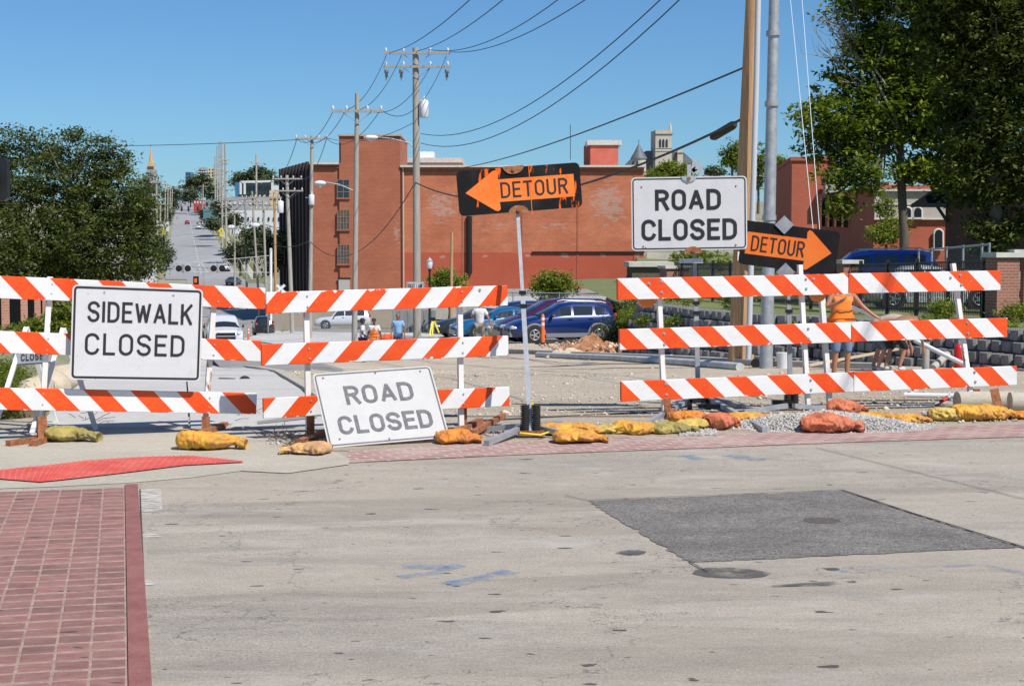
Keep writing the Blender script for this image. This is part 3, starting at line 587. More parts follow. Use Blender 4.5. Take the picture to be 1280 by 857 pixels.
def detour(label,c,left,blk,ty=(.33,.68)):
    s=Sign('detour_sign',label,*c,group='orange detour arrows on black boards'); s.plate('board',rrect(s.w,s.h,.05),M[blk],0,.006)
    f=(lambda x:x) if left else (lambda x:1-x); w,h=s.w,s.h
    shp=[(.062,.5),(.29,.94),(.315,.955),(.335,.90),(.33,.75),(.945,.75),(.945,.25),(.33,.25),(.335,.09),(.315,.05),(.29,.07)]
    pts=[(f(a)*w,b*h) for a,b in shp]
    if left: pts=pts[::-1]
    s.plate('arrow',pts,M['detor'],.002,.002)
    x0,x1=(.345,.89) if left else (.11,.66)
    s.text('DETOUR',x0,x1,*ty,.019,M['signblk'],.005); return s
s4=detour('detour sign with its arrow pointing left, tilted on a tall spring stand',((570.5,214.3,15.55),(724.3,202.4,15.75),(728,259,15.75),(574,270.2,15.55)),True,'detblk')
m=MB(); m.beam(s4.pt(.585*s4.w,-.03,.003),s4.pt(.585*s4.w,s4.h+.02,.003),.006,.004,up=tuple(s4.n)); m.build('seam',M['detor'],s4.root)
def half(s,name,cx,cy,r,flip,m,z=.012):
    pts=[(cx+r*math.cos(a),cy+flip*r*.75*math.sin(a)) for a in [PI*i/10 for i in range(11)]]
    if flip<0: pts=pts[::-1]
    mb=MB(); mb.poly([s.pt(a,b,z) for a,b in pts],th=.012); mb.build(name,m,s.root); mb=MB(); mb.disc(s.pt(cx,cy+flip*r*.3,z+.006),.02,s.n,.02,8); mb.build('clamp_bolt',M['rust'],s.root)
half(s4,'clamp',.46*s4.w,s4.h+.01,.105,-1,M['rust']); half(s4,'clamp',.475*s4.w,-.01,.10,1,M['rust'])
s5=detour('detour sign with its arrow pointing right, tilted behind the raised road closed sign',((927.5,274.5,18.25),(1048.3,289.8,18.1),(1045.5,345,18.1),(924.5,329.7,18.25)),False,'detblk2')
for (px,py) in((980.5,281),(982,340)):
    c=P(px,py,18.15); c=c-s5.n*(c-s5.o).dot(s5.n); mb=MB(); mb.beam(c+s5.n*.008,c+s5.n*.016,.15,.15,up=(1,0,1)); mb.build('diamond_clamp',M['galv'],s5.root)
half(s3,'clamp',.5*s3.w,s3.h+.005,.085,-1,M['alu']); half(s3,'clamp',.53*s3.w,-.035,.1,1,M['rust'])
# fan of pale tape on top of the raised sign
mb=MB()
for a,l in((75,.14),(35,.14),(-5,.13)): c=s3.pt(.53*s3.w,s3.h+.06,0); mb.beam(c,c+s3.u*math.cos(R(a))*l+s3.v*math.sin(R(a))*l,.045,.006,up=tuple(s3.n))
mb.beam(s3.pt(.50*s3.w,s3.h-.02,.01),s3.pt(.50*s3.w,s3.h+.13,.01),.04,.02,up=tuple(s3.n)); mb.build('tape_fan',M['alu'],s3.root)
# sign stands
def stand(label,top,foot,d,springs,spr,legs,m='alu',w=.045,df=None):
    f=G(*foot) ; f.y=df or d; f.z=0; root=thing('sign_stand',label,'sign stand',f,'metal sign stands'); t=P(top[0],top[1],d+(.05 if m=='alu' else .16)); b=P(foot[0],foot[1],df or d+(.04 if m=='alu' else .06)); b.z=max(b.z,.05)
    mid=b.lerp(t,.6); mb=MB(); mb.beam(b,mid,w,w,up=(0,1,0)); mb.beam(mid,t,w*.75,w*.75,up=(0,1,0)); mb.build('mast',M[m],root)
    for k in (.56,.62):
        c=b.lerp(t,k); mb=MB(); mb.box(c,(w*1.5,w*1.5,.04)); mb.build('collar',M['black'],root)
    for (px,y0,y1) in springs:
        a=P(px,y0,df or d); c=P(px,y1,df or d); L=(a-c).length; n=int(L/.018); pts=[];  
        for i in range(n*10+1): an=2*PI*i/10; q=c.lerp(a,i/(n*10)); pts.append(q+V((math.cos(an)*.038,math.sin(an)*.038,0)))
        mb=MB(); mb.tube(pts,.0085,5); mb.tube([c,a],.028,8); mb.build('spring',M['rubber'],root)
    mb=MB(); mb.box(f+V((0,0,.05)),(.24,.10,.045)); mb.build('spring_bracket',M['rust' if m=='alu' else 'black'],root)
    for (a,b_) in legs:
        p0=G(*a)+V((0,0,.09)); p1=G(*b_)+V((0,0,.03)); mb=MB(); mb.beam(p0,p1,.05,.05); mb.build('leg',M['galv'],root)
    return root
st1=stand('spring stand holding the left pointing detour sign',(647,262),(663.5,540),15.65,[(656.3,506,539),(670,506,539)],1,[((655,545),(608,558)),((655,543),(600,541)),((668,545),(735,553)),((668,543),(700,532))],df=15.12)
mb=MB()
for z in (.62,.58,.50): mb.tube([P(663+q,480+z*40,15.6)+V((0,-.03,0)) for q in(-3,4)],.007,6)
mb.tube([P(663,500,15.6),P(661,520,15.55),P(664,545,15.5)],.006,6); mb.build('yellow_strap',M['yel'],st1,kind='stuff'); mb=MB(); mb.tube([G(650,549)+V((0,0,.06)),G(675,550)+V((0,0,.05)),G(688,547)+V((0,0,.06))],.010,6); mb.build('yellow_strap',M['yel'],st1)
st2=stand('grey stand holding the raised road closed sign',(868,300),(873,508),17.7,[],1,[((866,506),(800,538)),((884,506),(956,541)),((866,505),(830,515)),((884,505),(930,512))],'galv',.05)
mb=MB()
for a,b in(((862,500),(885,500)),((862,499),(862,512)),((885,499),(885,512))): mb.beam(P(*a,17.65),P(*b,17.65),.05,.05,up=(0,1,0))
mb.build('black_bracket',M['black'],st2)
mb=MB(); mb.box(P(864,326,17.7),(.26,.04,.05)); mb.build('cross_clamp',M['alu'],st2)
st3=stand('black spring stand holding the right pointing detour sign',(984.5,300),(988,516),18.15,[(984.5,492,515),(993.5,492,515)],1,[((984,517),(930,518)),((992,517),(1040,514))],'galv',.05)
# ---------------------------------------------------------------- A-frame footway sign behind the left barricade
af=thing('folding_barrier','small white folding barrier with a closed board, behind the left barricade','barrier',G(70,535),None)
def afr(ap,l,r,d):
    mb=MB()
    A=P(*ap,d); 
    for q in(l,r): mb.beam(A,G(*q)+V((0,0,.0)),.045,.035,up=(0,1,0))
    mb.build('leg_frame',M['white'],af)
afr((33,409),(-8,538),(70,529),16.1); afr((79,410),(39.5,543),(120,537),15.75)
s6=Sign('closed_board','x',(20,424,16),(71,421,15.7),(65,453,15.7),(15.2,457,16),parent=af); s6.plate('board',rrect(s6.w,s6.h,.02),M['signface'],0); s6.border(.006,.008,.018,M['signblk']); s6.text('CLOSED',.18,.86,.16,.42,.011,M['signblk']); s6.text('SIDEWALK',.14,.9,.58,.86,.011,M['signblk'])
# ---------------------------------------------------------------- sandbags
bagc={'yellow':((.86,.50,.05),(.80,.33,.04)),'orange':((.88,.34,.03),(.72,.22,.03)),'salmon':((.76,.24,.11),(.68,.17,.07)),'olive':((.50,.42,.10),(.34,.28,.07)),'pale':((.78,.58,.14),(.66,.45,.09)),'amber':((.85,.50,.06),(.78,.28,.05)),'peach':((.82,.50,.18),(.74,.38,.18))}
for k_,(a,b) in bagc.items(): bb=NB('sandbag_'+k_,.6); ob_=bb.obj(); cc=bb.mix(bb.noise(ob_,7,5,.6,.4,.6),a,b); cc=bb.mix(1.0,cc,(.86,.84,.86),'MULTIPLY'); cc=bb.mix(bb.noise(ob_,4,8,.75,.48,.72),cc,tuple(q*.4+.05 for q in a)); cc=bb.mix(bb.math('MULTIPLY',bb.noise(ob_,9,6,.75,.62,.8),.5),cc,(.75,.66,.48)); bb.base(cc); bb.bump(bb.noise(bb.map(ob_,(1,1,1.4)),22,7,.7),.9,.02); M['bag_'+k_]=bb.m
def sandbag(px,py,L,h,ang,col,label,seed,neck=1,z0=0,wd=.36):
    g=G(px,py); g.y+=wd*.3; Lm=L*g.y/F; hm=h*g.y/F; root=thing('sandbag',label,'sandbag',g+V((0,0,z0)),'sandbags weighing down the barricades')
    NS,NR=72,40; prof=[(0,.30),(.05,.66),(.15,.92),(.32,1),(.55,.98),(.70,.82),(.79,.50),(.84,.34),(.90,.42),(1,.50)] if neck else [(0,.3),(.07,.75),(.25,1),(.55,1),(.8,.85),(.95,.6),(1,.3)]
    def pr(t):
        for (a,b),(c,d) in zip(prof,prof[1:]):
            if t<=c: return b+(d-b)*(t-a)/(c-a)
        return prof[-1][1]
    vs=[];ca,sa=math.cos(ang),math.sin(ang)
    for i in range(NS+1):
        t=i/NS; r=pr(t)
        for j in range(NR):
            a=2*PI*j/NR; y=math.cos(a)*wd/2*r; z=math.sin(a); z=(z if z>0 else z*.9)*hm/2*(r**.7)+hm*.45
            X_=(t-.5)*Lm; q_=V((X_*4,y*5,z*4+seed*7)); n_=mn.noise(q_)*.42
            q2=V((X_*9+mn.noise(q_)*1.5,y*11,z*9+seed*5)); n_+=.20*(.5-min(1,abs(mn.noise(q2))*2.6)); q3=V((X_*20,y*24+mn.noise(q2)*1.2,z*20+seed)); n_+=.09*(.5-min(1,abs(mn.noise(q3))*2.6)); n_-=(.16 if t>.5 else .05)*max(0,math.sin(a*5+mn.noise(V((t*5,seed,2)))*5))*t**2
            if t>.82: n_+=.35*mn.noise(V((t*10,a*3,seed)))
            k=1+n_; x=(t-.5)*Lm; yy=y*k+mn.noise(V((t*3,seed,1)))*.07; zz=max(.004,(z-hm*.4)*k+hm*.4-(0 if t<.78 else (t-.78)*hm*.9))
            vs.append(root.location+V((x*ca-yy*sa,x*sa+yy*ca,zz)))
    fs=[(i*NR+j,i*NR+(j+1)%NR,(i+1)*NR+(j+1)%NR,(i+1)*NR+j) for i in range(NS) for j in range(NR)]+[tuple(range(NR)),tuple(range(NS*NR,(NS+1)*NR))[::-1]]
    mb=MB(); mb.add(vs,fs,0,True); mb.build('sack',M['bag_'+col],root)
    if neck:
        t=.79; x=(t-.5)*Lm; x=(.85-.5)*Lm; c=root.location+V((x*ca,x*sa,hm*.30)); mb=MB(); ax=V((ca,sa,0)); s_=V((-sa,ca,0)); r_=hm*.2
        mb.tube([c+s_*math.cos(a)*r_*1.3+V((0,0,math.sin(a)*r_)) for a in [2*PI*q/10 for q in range(11)]],.006,5); mb.build('tie',M['wire'],root)
    return root
BG=[(86,552,66,21,-.12,'olive','olive yellow sandbag lying beside the rusty foot of the left barricade',1,1),
(262,562,78,26,-.02,'yellow','yellow sandbag with a twisted neck at the kerbside foot of the left barricade',0,1),
(381,568,-58,17,.02,'peach','pinkish yellow sandbag in front of the middle barricade left foot',0,1),
(572,554,52,18,.05,'orange','orange sandbag beside the lower right corner of the leaning sign',0,1),
(712,543,72,15,.1,'yellow','flattened yellow sandbag just right of the spring stand',0,0),
(726,554,62,17,0,'amber','amber sandbag in front of the flattened one, right of the spring stand',0,1),
(800,542,62,16,0,'yellow','yellow sandbag left of the long barricade first post',0,1),
(775,541,70,11,.15,'pale','thin pale yellow sack edge behind the yellow one near the steel tube',0,0),
(842,541,58,13,.1,'olive','dull olive sandbag in front of the long barricade first post',0,1),
(868,530,56,18,.1,'orange','orange sandbag tucked under the black bracket',0,1),
(872,537,48,14,0,'pale','pale yellow sandbag between the olive and the salmon ones',0,1),
(903,536,38,21,.5,'salmon','salmon red sandbag under the sloping steel leg',0,1),
(944,528,62,14,.05,'amber','long amber sandbag left of the gravel heap',0,1),
(1042,541,70,25,.05,'salmon','big salmon sandbag on the front slope of the gravel heap',0,1),
(1062,519,46,20,-.3,'salmon','orange red sandbag standing behind the gravel heap',0,1),
(1104,529,52,15,0,'yellow','yellow sandbag with a twist, right of the gravel heap',0,1),
(1143,529,44,13,0,'amber','small amber sandbag between the two yellow groups',0,1),
(1188,526,44,19,0,'pale','crumpled pale yellow sandbag left of the fat yellow one',0,0),
(1222,526,52,22,0,'yellow','fat yellow sandbag left of the upright rusty bar',0,0),
(1250,525,40,21,.1,'yellow','round yellow sandbag right of the upright rusty bar',0,1),
(1284,523,48,11,0,'orange','flat orange sandbag neck at the right edge',0,0)]
for i,b in enumerate(BG): sandbag(b[0],b[1]+1,abs(b[2])*1.12,b[3]*.97,b[4]+(PI if b[2]<0 else 0),b[5],b[6],i+1,b[8],z0=(.02 if b[0]==1046 else 0))
c=G(1246,520); mb=MB(); mb.beam(c+V((.0,-.12,.02)),c+V((-.05,-.05,.30)),.09,.02,up=(0,1,0)); mb.beam(c+V((-.1,-.25,.03)),c+V((.02,-.12,.05)),.08,.03); mb.build('bar',M['rust'],origin=c); tagm(bpy.data.objects['bar'],'short rusty angle bar standing between two yellow sandbags','steel bar'); bpy.data.objects['bar'].name='rusty_bar'
# ================================================================ vegetation
def leaves(name,blobs,n,ls,m,parent=None,clump=.55,seed=1,per=40,shell=.5,asp=.5,**k):
    r=np.random.RandomState(seed); B=np.array(blobs,float); vol=(B[:,3]*B[:,4]*B[:,5])**.85; K=max(len(B),n//per)
    bi=r.choice(len(B),K,p=vol/vol.sum()); d=r.normal(size=(K,3)); d/=np.linalg.norm(d,axis=1)[:,None]
    rad=r.rand(K)**shell; tw=B[bi,:3]+d*rad[:,None]*B[bi,3:]; cs=r.uniform(.6,1.4,K)*clump
    ti=np.repeat(np.arange(K),per)[:n] if K*per>=n else r.randint(0,K,n)
    n=len(ti); c=tw[ti]+r.normal(size=(n,3))*cs[ti][:,None]*np.array([.42,.42,.26])
    a=r.normal(size=(n,3)); a[:,2]*=.6; a/=np.linalg.norm(a,axis=1)[:,None]; b=np.cross(a,r.normal(size=(n,3))*np.array([.5,.5,.3])+np.array([0,0,1.])*1.2*r.choice([-1,1],n)[:,None]); b/=np.linalg.norm(b,axis=1)[:,None]+1e-9
    s=(ls*r.uniform(.6,1.35,n))[:,None]; v=np.stack([c-a*s,c-b*s*asp,c+a*s,c+b*s*asp],1).reshape(-1,3)
    return npmesh(name,v,np.arange(4*n).reshape(-1,4),m,parent,**k)
def branches(mb,p,d,L,r,lev,rn,spread=.6,up=.15):
    pts=[V(p)];rs=[r]; q=V(p); dd=V(d).normalized(); n=4
    for i in range(n):
        dd=(dd+V((rn.uniform(-1,1),rn.uniform(-1,1),rn.uniform(-1,1)))*.17+V((0,0,up*.3))).normalized(); q=q+dd*L/n; pts.append(q.copy()); rs.append(r*(1-.5*(i+1)/n))
    mb.tube(pts,rs,6 if r<.06 else 9)
    if lev>0:
        for i in range(3 if lev>1 else 4):
            k=rn.randint(1,n); s=V((rn.uniform(-1,1),rn.uniform(-1,1),rn.uniform(-.3,.8))).normalized(); branches(mb,pts[k],dd*.7+s*spread,L*rn.uniform(.5,.75),rs[k]*.6,lev-1,rn,spread,up)
def tree(name,label,base,trunk_h,tr,blobs,n,ls,m,group=None,lev=2,seed=1,clump=.55,lean=(0,0),per=40,shell=.5,cat='tree',barkm='bark'):
    root=thing(name,label,cat,base,group); rn=random.Random(seed); mb=MB(); b=V(base); top=b+V((lean[0],lean[1],trunk_h))
    mb.tube([b,b.lerp(top,.33)+V((.05,0,0)),b.lerp(top,.66),top],[tr*1.25,tr,tr*.9,tr*.75],10)
    if lev:
        c=V((0,0,0)); 
        for q in blobs: c+=V(q[:3])
        for k in range(6 if lev>1 else 4):
            q=V(blobs[rn.randrange(len(blobs))][:3]); st=b.lerp(top,rn.uniform(.75,1)); branches(mb,st,q-st,(q-st).length*.75,tr*.5,lev-1,rn)
    mb.build('trunk',M[barkm],root)
    leaves('crown',blobs,n,ls,M[m],root,clump,seed,per,shell)
    return root
def blob(px,py,d,rx,ry=None,rz=None): q=P(px,py,d); return (q.x,q.y,q.z,rx,ry or rx,rz or rx)
def pix(d): return d/F
# big tree on the left
d=70; e=pix(d); bl=[blob(px,py,d+dy,rx*e,rx*e,rz*e) for px,py,dy,rx,rz in((70,250,0,75,65),(10,215,1,50,48),(60,190,2,42,32),(112,205,0,44,36),(-40,250,0,70,70),(150,250,-1,45,42),(120,300,-1,70,50),(172,300,0,30,50),(40,320,-2,80,60),(-20,340,0,60,60),(165,335,0,30,30),(95,350,0,60,40),(30,172,0,28,14),(96,170,0,24,14),(190,285,0,14,22),(178,262,0,22,34),(150,205,0,26,26),(186,320,0,18,30),(130,185,0,22,18))]
tree('shade_tree','huge dense green tree filling the left edge behind the barricade',(P(70,400,70).x,70,zg(70)-.5),5.5,.38,bl,88000,.085,'leafd',seed=3,clump=.5,per=45,shell=.5)
# right: sunlit walnut-like tree and the dark one beside it
d=72; e=pix(d); bl=[blob(px,py,d+dy,rx*e,rx*e*.9,rz*e) for px,py,dy,rx,rz in((1100,60,0,45,40),(1150,40,0,60,50),(1085,120,0,45,35),(1050,20,0,22,18),(1130,120,0,50,45),(1040,150,-1,38,28),(1012,155,-1,22,20),(1060,190,0,48,30),(1170,130,0,60,60),(1110,175,0,40,25),(1052,225,-1,38,28),(1085,225,-1,25,20),(1165,205,0,38,20),(1180,225,0,28,22),(1200,60,0,60,70),(1120,-20,0,80,50),(1060,262,-1,26,14),(1075,60,0,35,50),(1160,90,0,60,50),(1190,170,0,40,45),(1200,20,0,60,50),(1140,215,0,34,26),(1010,140,0,20,14),(1100,145,0,50,40),(1060,170,0,40,30),(1150,160,1,50,45),(1090,0,0,45,40),(1045,95,0,20,22),(1030,128,0,26,22),(1072,150,1,35,30),(1035,185,0,30,20),(1110,90,1,45,45),(1010,175,0,16,14))]
tb=(P(1132,345,72).x,72,-.5)
tree('shade_tree','tall leafy tree with slim trunk and bare twigs behind the blue estate car',tb,9.0,.21,bl,74000,.13,'leafm',seed=5,clump=.6,lean=(P(1122,160,72).x-tb[0],0),per=42,shell=.75)
tw=MB(); rn=random.Random(11); 
o=V(P(1128,150,71.5))
for (a,b,c,r_) in(((1122,155),(1090,90),(1052,50),.075),((1125,165),(1085,110),(1040,70),.06),((1120,215),(1092,208),(1078,214),.06),((1110,110),(1075,60),(1062,35),.05),((1095,85),(1110,40),(1125,0),.06)):
    A,B_,C_=[P(*q,71.3) for q in(a,b,c)]; tw.tube([A,B_,C_],[r_,r_*.7,r_*.3],6)
    for k in range(8): s_=B_.lerp(C_,rn.random()); branches(tw,s_,(C_-A).normalized()+V((rn.uniform(-1,1),0,rn.uniform(-.8,.9))),rn.uniform(.8,1.8),.022,1,rn)
tw.build('bare_branches',mat('bare_twig',(.30,.27,.23),.9),[o_ for o_ in C.objects if o_.name.startswith('shade_tree')][-1])
d=58; e=pix(d); bl=[blob(px,py,d+dy,rx*e,rx*e*.9,rz*e) for px,py,dy,rx,rz in((1240,80,0,70,80),(1290,60,0,60,100),(1225,0,0,70,60),(1250,170,0,50,50),(1230,240,0,24,60),(1280,220,0,45,80),(1205,130,1,40,50),(1255,290,0,30,30),(1190,60,0,50,60),(1185,0,0,50,50),(1210,190,0,40,50),(1200,240,1,18,30),(1280,0,0,60,60),(1235,300,0,24,34))]
tree('shade_tree','dark heavy tree filling the upper right corner, vine covered down to the fence',(P(1262,340,58).x,58,-.5),8.0,.26,bl,70000,.105,'leafx',seed=8,clump=.5,lean=(-1.3,0),per=42,shell=.6)
# distant trees
def far_tree(px,py,d,rpx,hpx,label,m='leaffar',n=2600,seed=1,group='distant trees along the hill',cat='tree',name='distant_tree',k=3):
    e=pix(d); rn=random.Random(seed); bl=[blob(px+rn.uniform(-.45,.45)*rpx,py+rn.uniform(-.4,.35)*hpx,d,rpx*e*rn.uniform(.5,.75),rpx*e*.6,hpx*e*rn.uniform(.4,.6)) for _ in range(k+2)]+[blob(px,py,d,rpx*e*.8,rpx*e*.8,hpx*e*.8)]
    b=P(px,py,d); b.z-=hpx*e+max(1.0,hpx*e*.5); return tree(name,label,b,hpx*e*1.4,rpx*e*.07,bl,n,e*2.0,m,group,lev=0,seed=seed,clump=e*9,per=30)
FT=[(182,262,420,34,52,'dark wooded crown just left of the distant street below the spire'),(165,300,300,24,40,'dark distant tree peeping out behind the big left tree'),(243,232,900,14,12,'rounded far tree left of the glass office on the hill'),(258,228,850,12,16,'taller far tree in front of the blue glass office'),(238,244,800,10,10,'low far tree beside the top of the street'),
(266,240,820,10,12,'far tree right of the taller one, beside the pole cluster'),(300,225,900,14,11,'far tree crown behind the white framed hall, left one'),(322,218,900,18,11,'far tree crown behind the white framed hall, tallest'),(340,226,880,12,8,'far tree crown at the right end of the white framed hall'),
(318,300,230,26,32,'bushy green tree left of the black clad building, near the street lamps'),(338,318,215,20,36,'bushy tree touching the black clad wall'),(300,318,260,18,18,'low bushy tree beside the far pavement'),(216,243,1200,9,5,'tiny far tree at the left of the hilltop'),(230,240,1300,8,5,'tiny far tree behind the hilltop street'),
(196,315,300,14,34,'leafy bush group at the left verge of the far street'),(176,250,400,20,42,'dark tree shoulder beside the church spire'),(188,236,500,14,24,'rounded dark tree hiding the foot of the spire'),(266,281,430,6,7,'small tree on the right verge halfway to the signals'),(258,268,560,4,6,'tiny tree on the right verge before the white shop'),(276,262,470,9,12,'green tree between the white shop and the dense poles'),(290,276,350,10,11,'green tree in front of the long white warehouse'),(205,270,560,7,12,'green tree on the left verge of the climbing street'),(212,256,800,6,8,'small green tree on the left near the hilltop'),(207,318,330,8,26,'narrow green bush on the left verge of the far street'),(355,300,210,8,20,'dark bush against the black clad wall')]
for i,q in enumerate(FT): far_tree(*q,n=3600 if q[3]>17 else 1500,seed=20+i,m='leaffar')
far_tree(838,212,240,27,20,'sunlit tree in front of the stone tower',m='leafl',n=3800,seed=51,group=None,k=5)
far_tree(820,226,235,20,12,'lower green tree left of the sunlit one before the stone tower',m='leafm',n=1500,seed=52,group=None)
far_tree(915,196,180,20,28,'tree seen between the raised sign and the wooden pole',m='leafm',n=2600,seed=53,group=None,k=4)
far_tree(948,210,200,22,38,'tree behind the wooden pole and the steel pole',m='leafm',n=3000,seed=54,group=None,k=4)
far_tree(892,214,300,16,6,'low dark tree line right above the raised sign',m='leaffar',n=1200,seed=55,group=None)
far_tree(972,202,300,14,8,'far tree above the brick building by the steel pole',m='leafl',n=900,seed=56,group=None)
far_tree(1108,292,84,30,26,'young light green tree in front of the stone building',m='leafl',n=2600,seed=57,group=None,k=5)
far_tree(1105,262,86,16,22,'slender top of a young tree beside the slim dark trunk',m='leafl',n=1200,seed=58,group=None)
far_tree(988,292,90,7,22,'yellowing sapling above the right pointing detour sign',m='leafl',n=500,seed=59,group=None)
far_tree(562,356,105,33,28,'round bright green tree by the parking lot behind the wooden pole',m='leafl',n=6000,seed=60,group='round trees at the lot',k=6,name='round_tree')
far_tree(690,357,105,35,27,'round bright green tree behind the chain link fence above the blue hatchback',m='leafl',n=6500,seed=61,group='round trees at the lot',k=6,name='round_tree')
far_tree(870,322,140,36,14,'olive hedge tree under the raised sign',m='leafm',n=2200,seed=62,group=None,k=5)
far_tree(905,330,120,18,10,'bright shrub behind the black fence near the wooden pole',m='leafl',n=1100,seed=63,group=None)
def shrub(label,px,py,d,rx,rz,n,ls,m,seed,group='low plants beside the works',blobs=None,clump=.18,asp=.3):
    q=P(px,py,d); o=leaves('shrub',[(q.x,q.y,q.z,rx,rx,rz)]+(blobs or []),n,ls,M[m],None,clump,seed,22,.6,asp); 
    o.data.transform(Matrix.Translation(-q)); o.location=q; tagm(o,label,'shrub',group); return o
shrub('dark green feathery shrub at the bottom left edge by the planter',4,503,16.9,.24,.32,4200,.028,'leafm',70,asp=.22,clump=.12)
shrub('upper part of a dark shrub at the left edge below the folding barrier board',2,466,18.5,.22,.16,1800,.028,'leafm',71,asp=.22)
for i,(px,py,rx,rz) in enumerate(((50,408,.40,.22),(80,398,.42,.42),(40,414,.35,.18),(20,418,.5,.2),(70,408,.45,.25),(86,408,.3,.3),(17,468,.2,.12))):
    shrub(('leafy weeds below the brick shed, clump behind the white post','tall weeds between the white post and the sign','low weeds under the second brick pier','dry weeds at the foot of the shed','weeds right at the left post foot of the bank','weeds hugging the edge of the large sign','tiny plant on the stone edging')[i],px,py,36+i*.4 if i<6 else 19,rx,rz,1500,.07 if i<6 else .03,'leafl' if i%3 else 'leafm',72+i,clump=.22,asp=.3)
# ================================================================ left: brick shed, stone edging, planter
M['brick_l']=brick_mat('orange_brick',(.44,.15,.08),(.55,.27,.17),(.60,.53,.44),1)
def fr(a,y): return V((ctr(y)+a,y,0))
sh=thing('brick_shed','low brick building with black openings between brick piers, at the left edge','building',fr(-5.2,44)+V((0,0,zg(44)-1)))
zt=.52
ps=[P(-30,0,38.5).x]; dl=[38.8,43.6,47.5,50.3,52.5]; 
def shx(d): return P(0,400,40).x+(d-40)*(-.085)
base=MB(); a=V((shx(38)-4,38,-2.4)); 
def pier(d0,w_):
    m=MB(); m.beam(V((shx(d0),d0,-3.4)),V((shx(d0),d0,zt)),.45,w_,up=(0,1,0)); m.build('brick_pier',M['brick_l'],sh)
A=P(-60,420,39.3); B_=P(62,420,49.6)
for px,wpx in((3.5,9),(27.5,7),(44.5,6),(54.5,5),(60.5,4)): 
    u_=(px-640)/F; t_=(A.x-u_*A.y)/(u_*(B_.y-A.y)-(B_.x-A.x)); d0=A.y+(B_.y-A.y)*t_; x=A.x+(B_.x-A.x)*t_; m=MB(); m.beam(V((x,d0,-3.4)),V((x,d0,zt)),wpx*d0/F,.5,up=(0,1,0)); m.build('brick_pier',M['brick_l'],sh)
m=MB(); A=P(-60,420,39.3); B_=P(62,420,49.6); m.poly([V((A.x,A.y+.3,-3.5)),V((B_.x,B_.y+.3,-3.5)),V((B_.x,B_.y+.3,zt)),V((A.x,A.y+.3,zt))],th=.1); m.build('black_doors',mat('matt_black_panel',(.010,.010,.010),.95,spec=.05),sh)
bank=MB(); r_=[]
for d0,dl_ in((20,.0),(24,.1),(30,.3),(38,.5),(50,.7),(64,.9)): xs=ctr(d0)-4.95; r_.append([(xs,d0,zg(d0,xs)+.05),(xs-.9,d0,zg(d0,xs)+.25+dl_*.5),(xs-3,d0,zg(d0,xs)+.5+dl_),(xs-9,d0,zg(d0,xs)+.7+dl_)])
vs=[q for rr in r_ for q in rr]; bank.add(vs,[(j*4+i,j*4+i+4,j*4+i+5,j*4+i+1)[::-1] for j in range(5) for i in range(3)],0,True); bank.build('bank',M['plot'],kind='structure')
ed=thing('stone_edging','rough beige stones edging the left side of the pavement','stone edging',fr(-5,22)+V((0,0,zg(22))))
for i in range(46):
    d0=18.6+i*.62; x=ctr(d0)-5.0+rnd.uniform(-.05,.05); m=MB(); s_=rnd.uniform(.7,1.2)
    m.ball((x,d0,zg(d0,x)+.14),(.20*s_,.30*s_,.19*s_),8,6,f=lambda q,i=i:1+.3*mn.noise(q*1.7+V((i*5,0,0)))); o=m.build('stone',M['stonee'] if 'stonee' in M else M.setdefault('stonee',mat('edging_stone',(.46,.37,.26),.9,c2=(.58,.50,.38),sc=4,bump=.8,bsc=15)),ed)
m=MB(); m.beam(G(-40,524),G(36,524)+V((0,.2,0)),.08,.22); m.build('planter_edge',mat('brown_planter',(.14,.09,.06),.9,c2=(.2,.14,.1),sc=5),origin=G(10,524)); tagm(bpy.data.objects['planter_edge'],'dark brown planter edging behind the lower left rail','planter edge')
tg=MB(); rn=random.Random(4)
for (px,py,n) in((110,527,9),(300,522,6),(355,548,26),(365,555,16),(20,546,3)):
    for k in range(n):
        p=G(px+rn.uniform(-14,14),py+rn.uniform(-4,5)); a=rn.uniform(0,6.28); q=[p+V((0,0,.01))]
        for j in range(3): q.append(q[-1]+V((math.cos(a)*.09,math.sin(a)*.05,rn.uniform(-.02,.05)))); a+=rn.uniform(-.7,.7); q[-1].z=max(.008,q[-1].z)
        tg.tube(q,.0035,4)
tagm(tg.build('twigs',M['bark'],kind='stuff'),'dry brown twigs littering the kerb','twigs')
# ================================================================ retaining wall
WP=[G(1330,469),G(1280,465),G(1190,461),G(1100,457),G(1010,453),G(930,451),G(850,447),G(775,441)]
def wallpt(s):
    for a,b in zip(WP,WP[1:]):
        L=(b.xy-a.xy).length
        if s<=L: return a.lerp(b,s/L),(b-a).normalized()
        s-=L
    return None
rw=thing('retaining_wall','stepped grey block retaining wall behind the crouching workers','wall',G(1100,458)); cnt=0; extra=MB()
bm_=[]
for v_ in range(4):
    m=MB(); w2,h2,dp=.132,.117,.17; r_=lambda:rnd.uniform(-.012,.012); c_=.025
    fr_=[(-w2+c_,-dp,-h2+c_),(w2-c_,-dp,-h2+c_),(w2-c_,-dp,h2-c_),(-w2+c_,-dp,h2-c_)]; fr_=[(a+r_(),b+r_(),c+r_()) for a,b,c in fr_]
    mid=[(-w2,-dp+.05,-h2),(w2,-dp+.05,-h2),(w2,-dp+.05,h2),(-w2,-dp+.05,h2)]; bk=[(a,dp,c) for a,b,c in mid]
    m.add(fr_+mid+bk,[(0,1,2,3)]+[(i,4+i,4+(i+1)%4,(i+1)%4) for i in range(4)]+[(4+i,8+i,8+(i+1)%4,4+(i+1)%4) for i in range(4)]); m.v=[(a+rw.location.x,b+rw.location.y,c+rw.location.z) for a,b,c in m.v]; o=m.build('block',M['block'],rw); bm_.append(o)
rows=[]
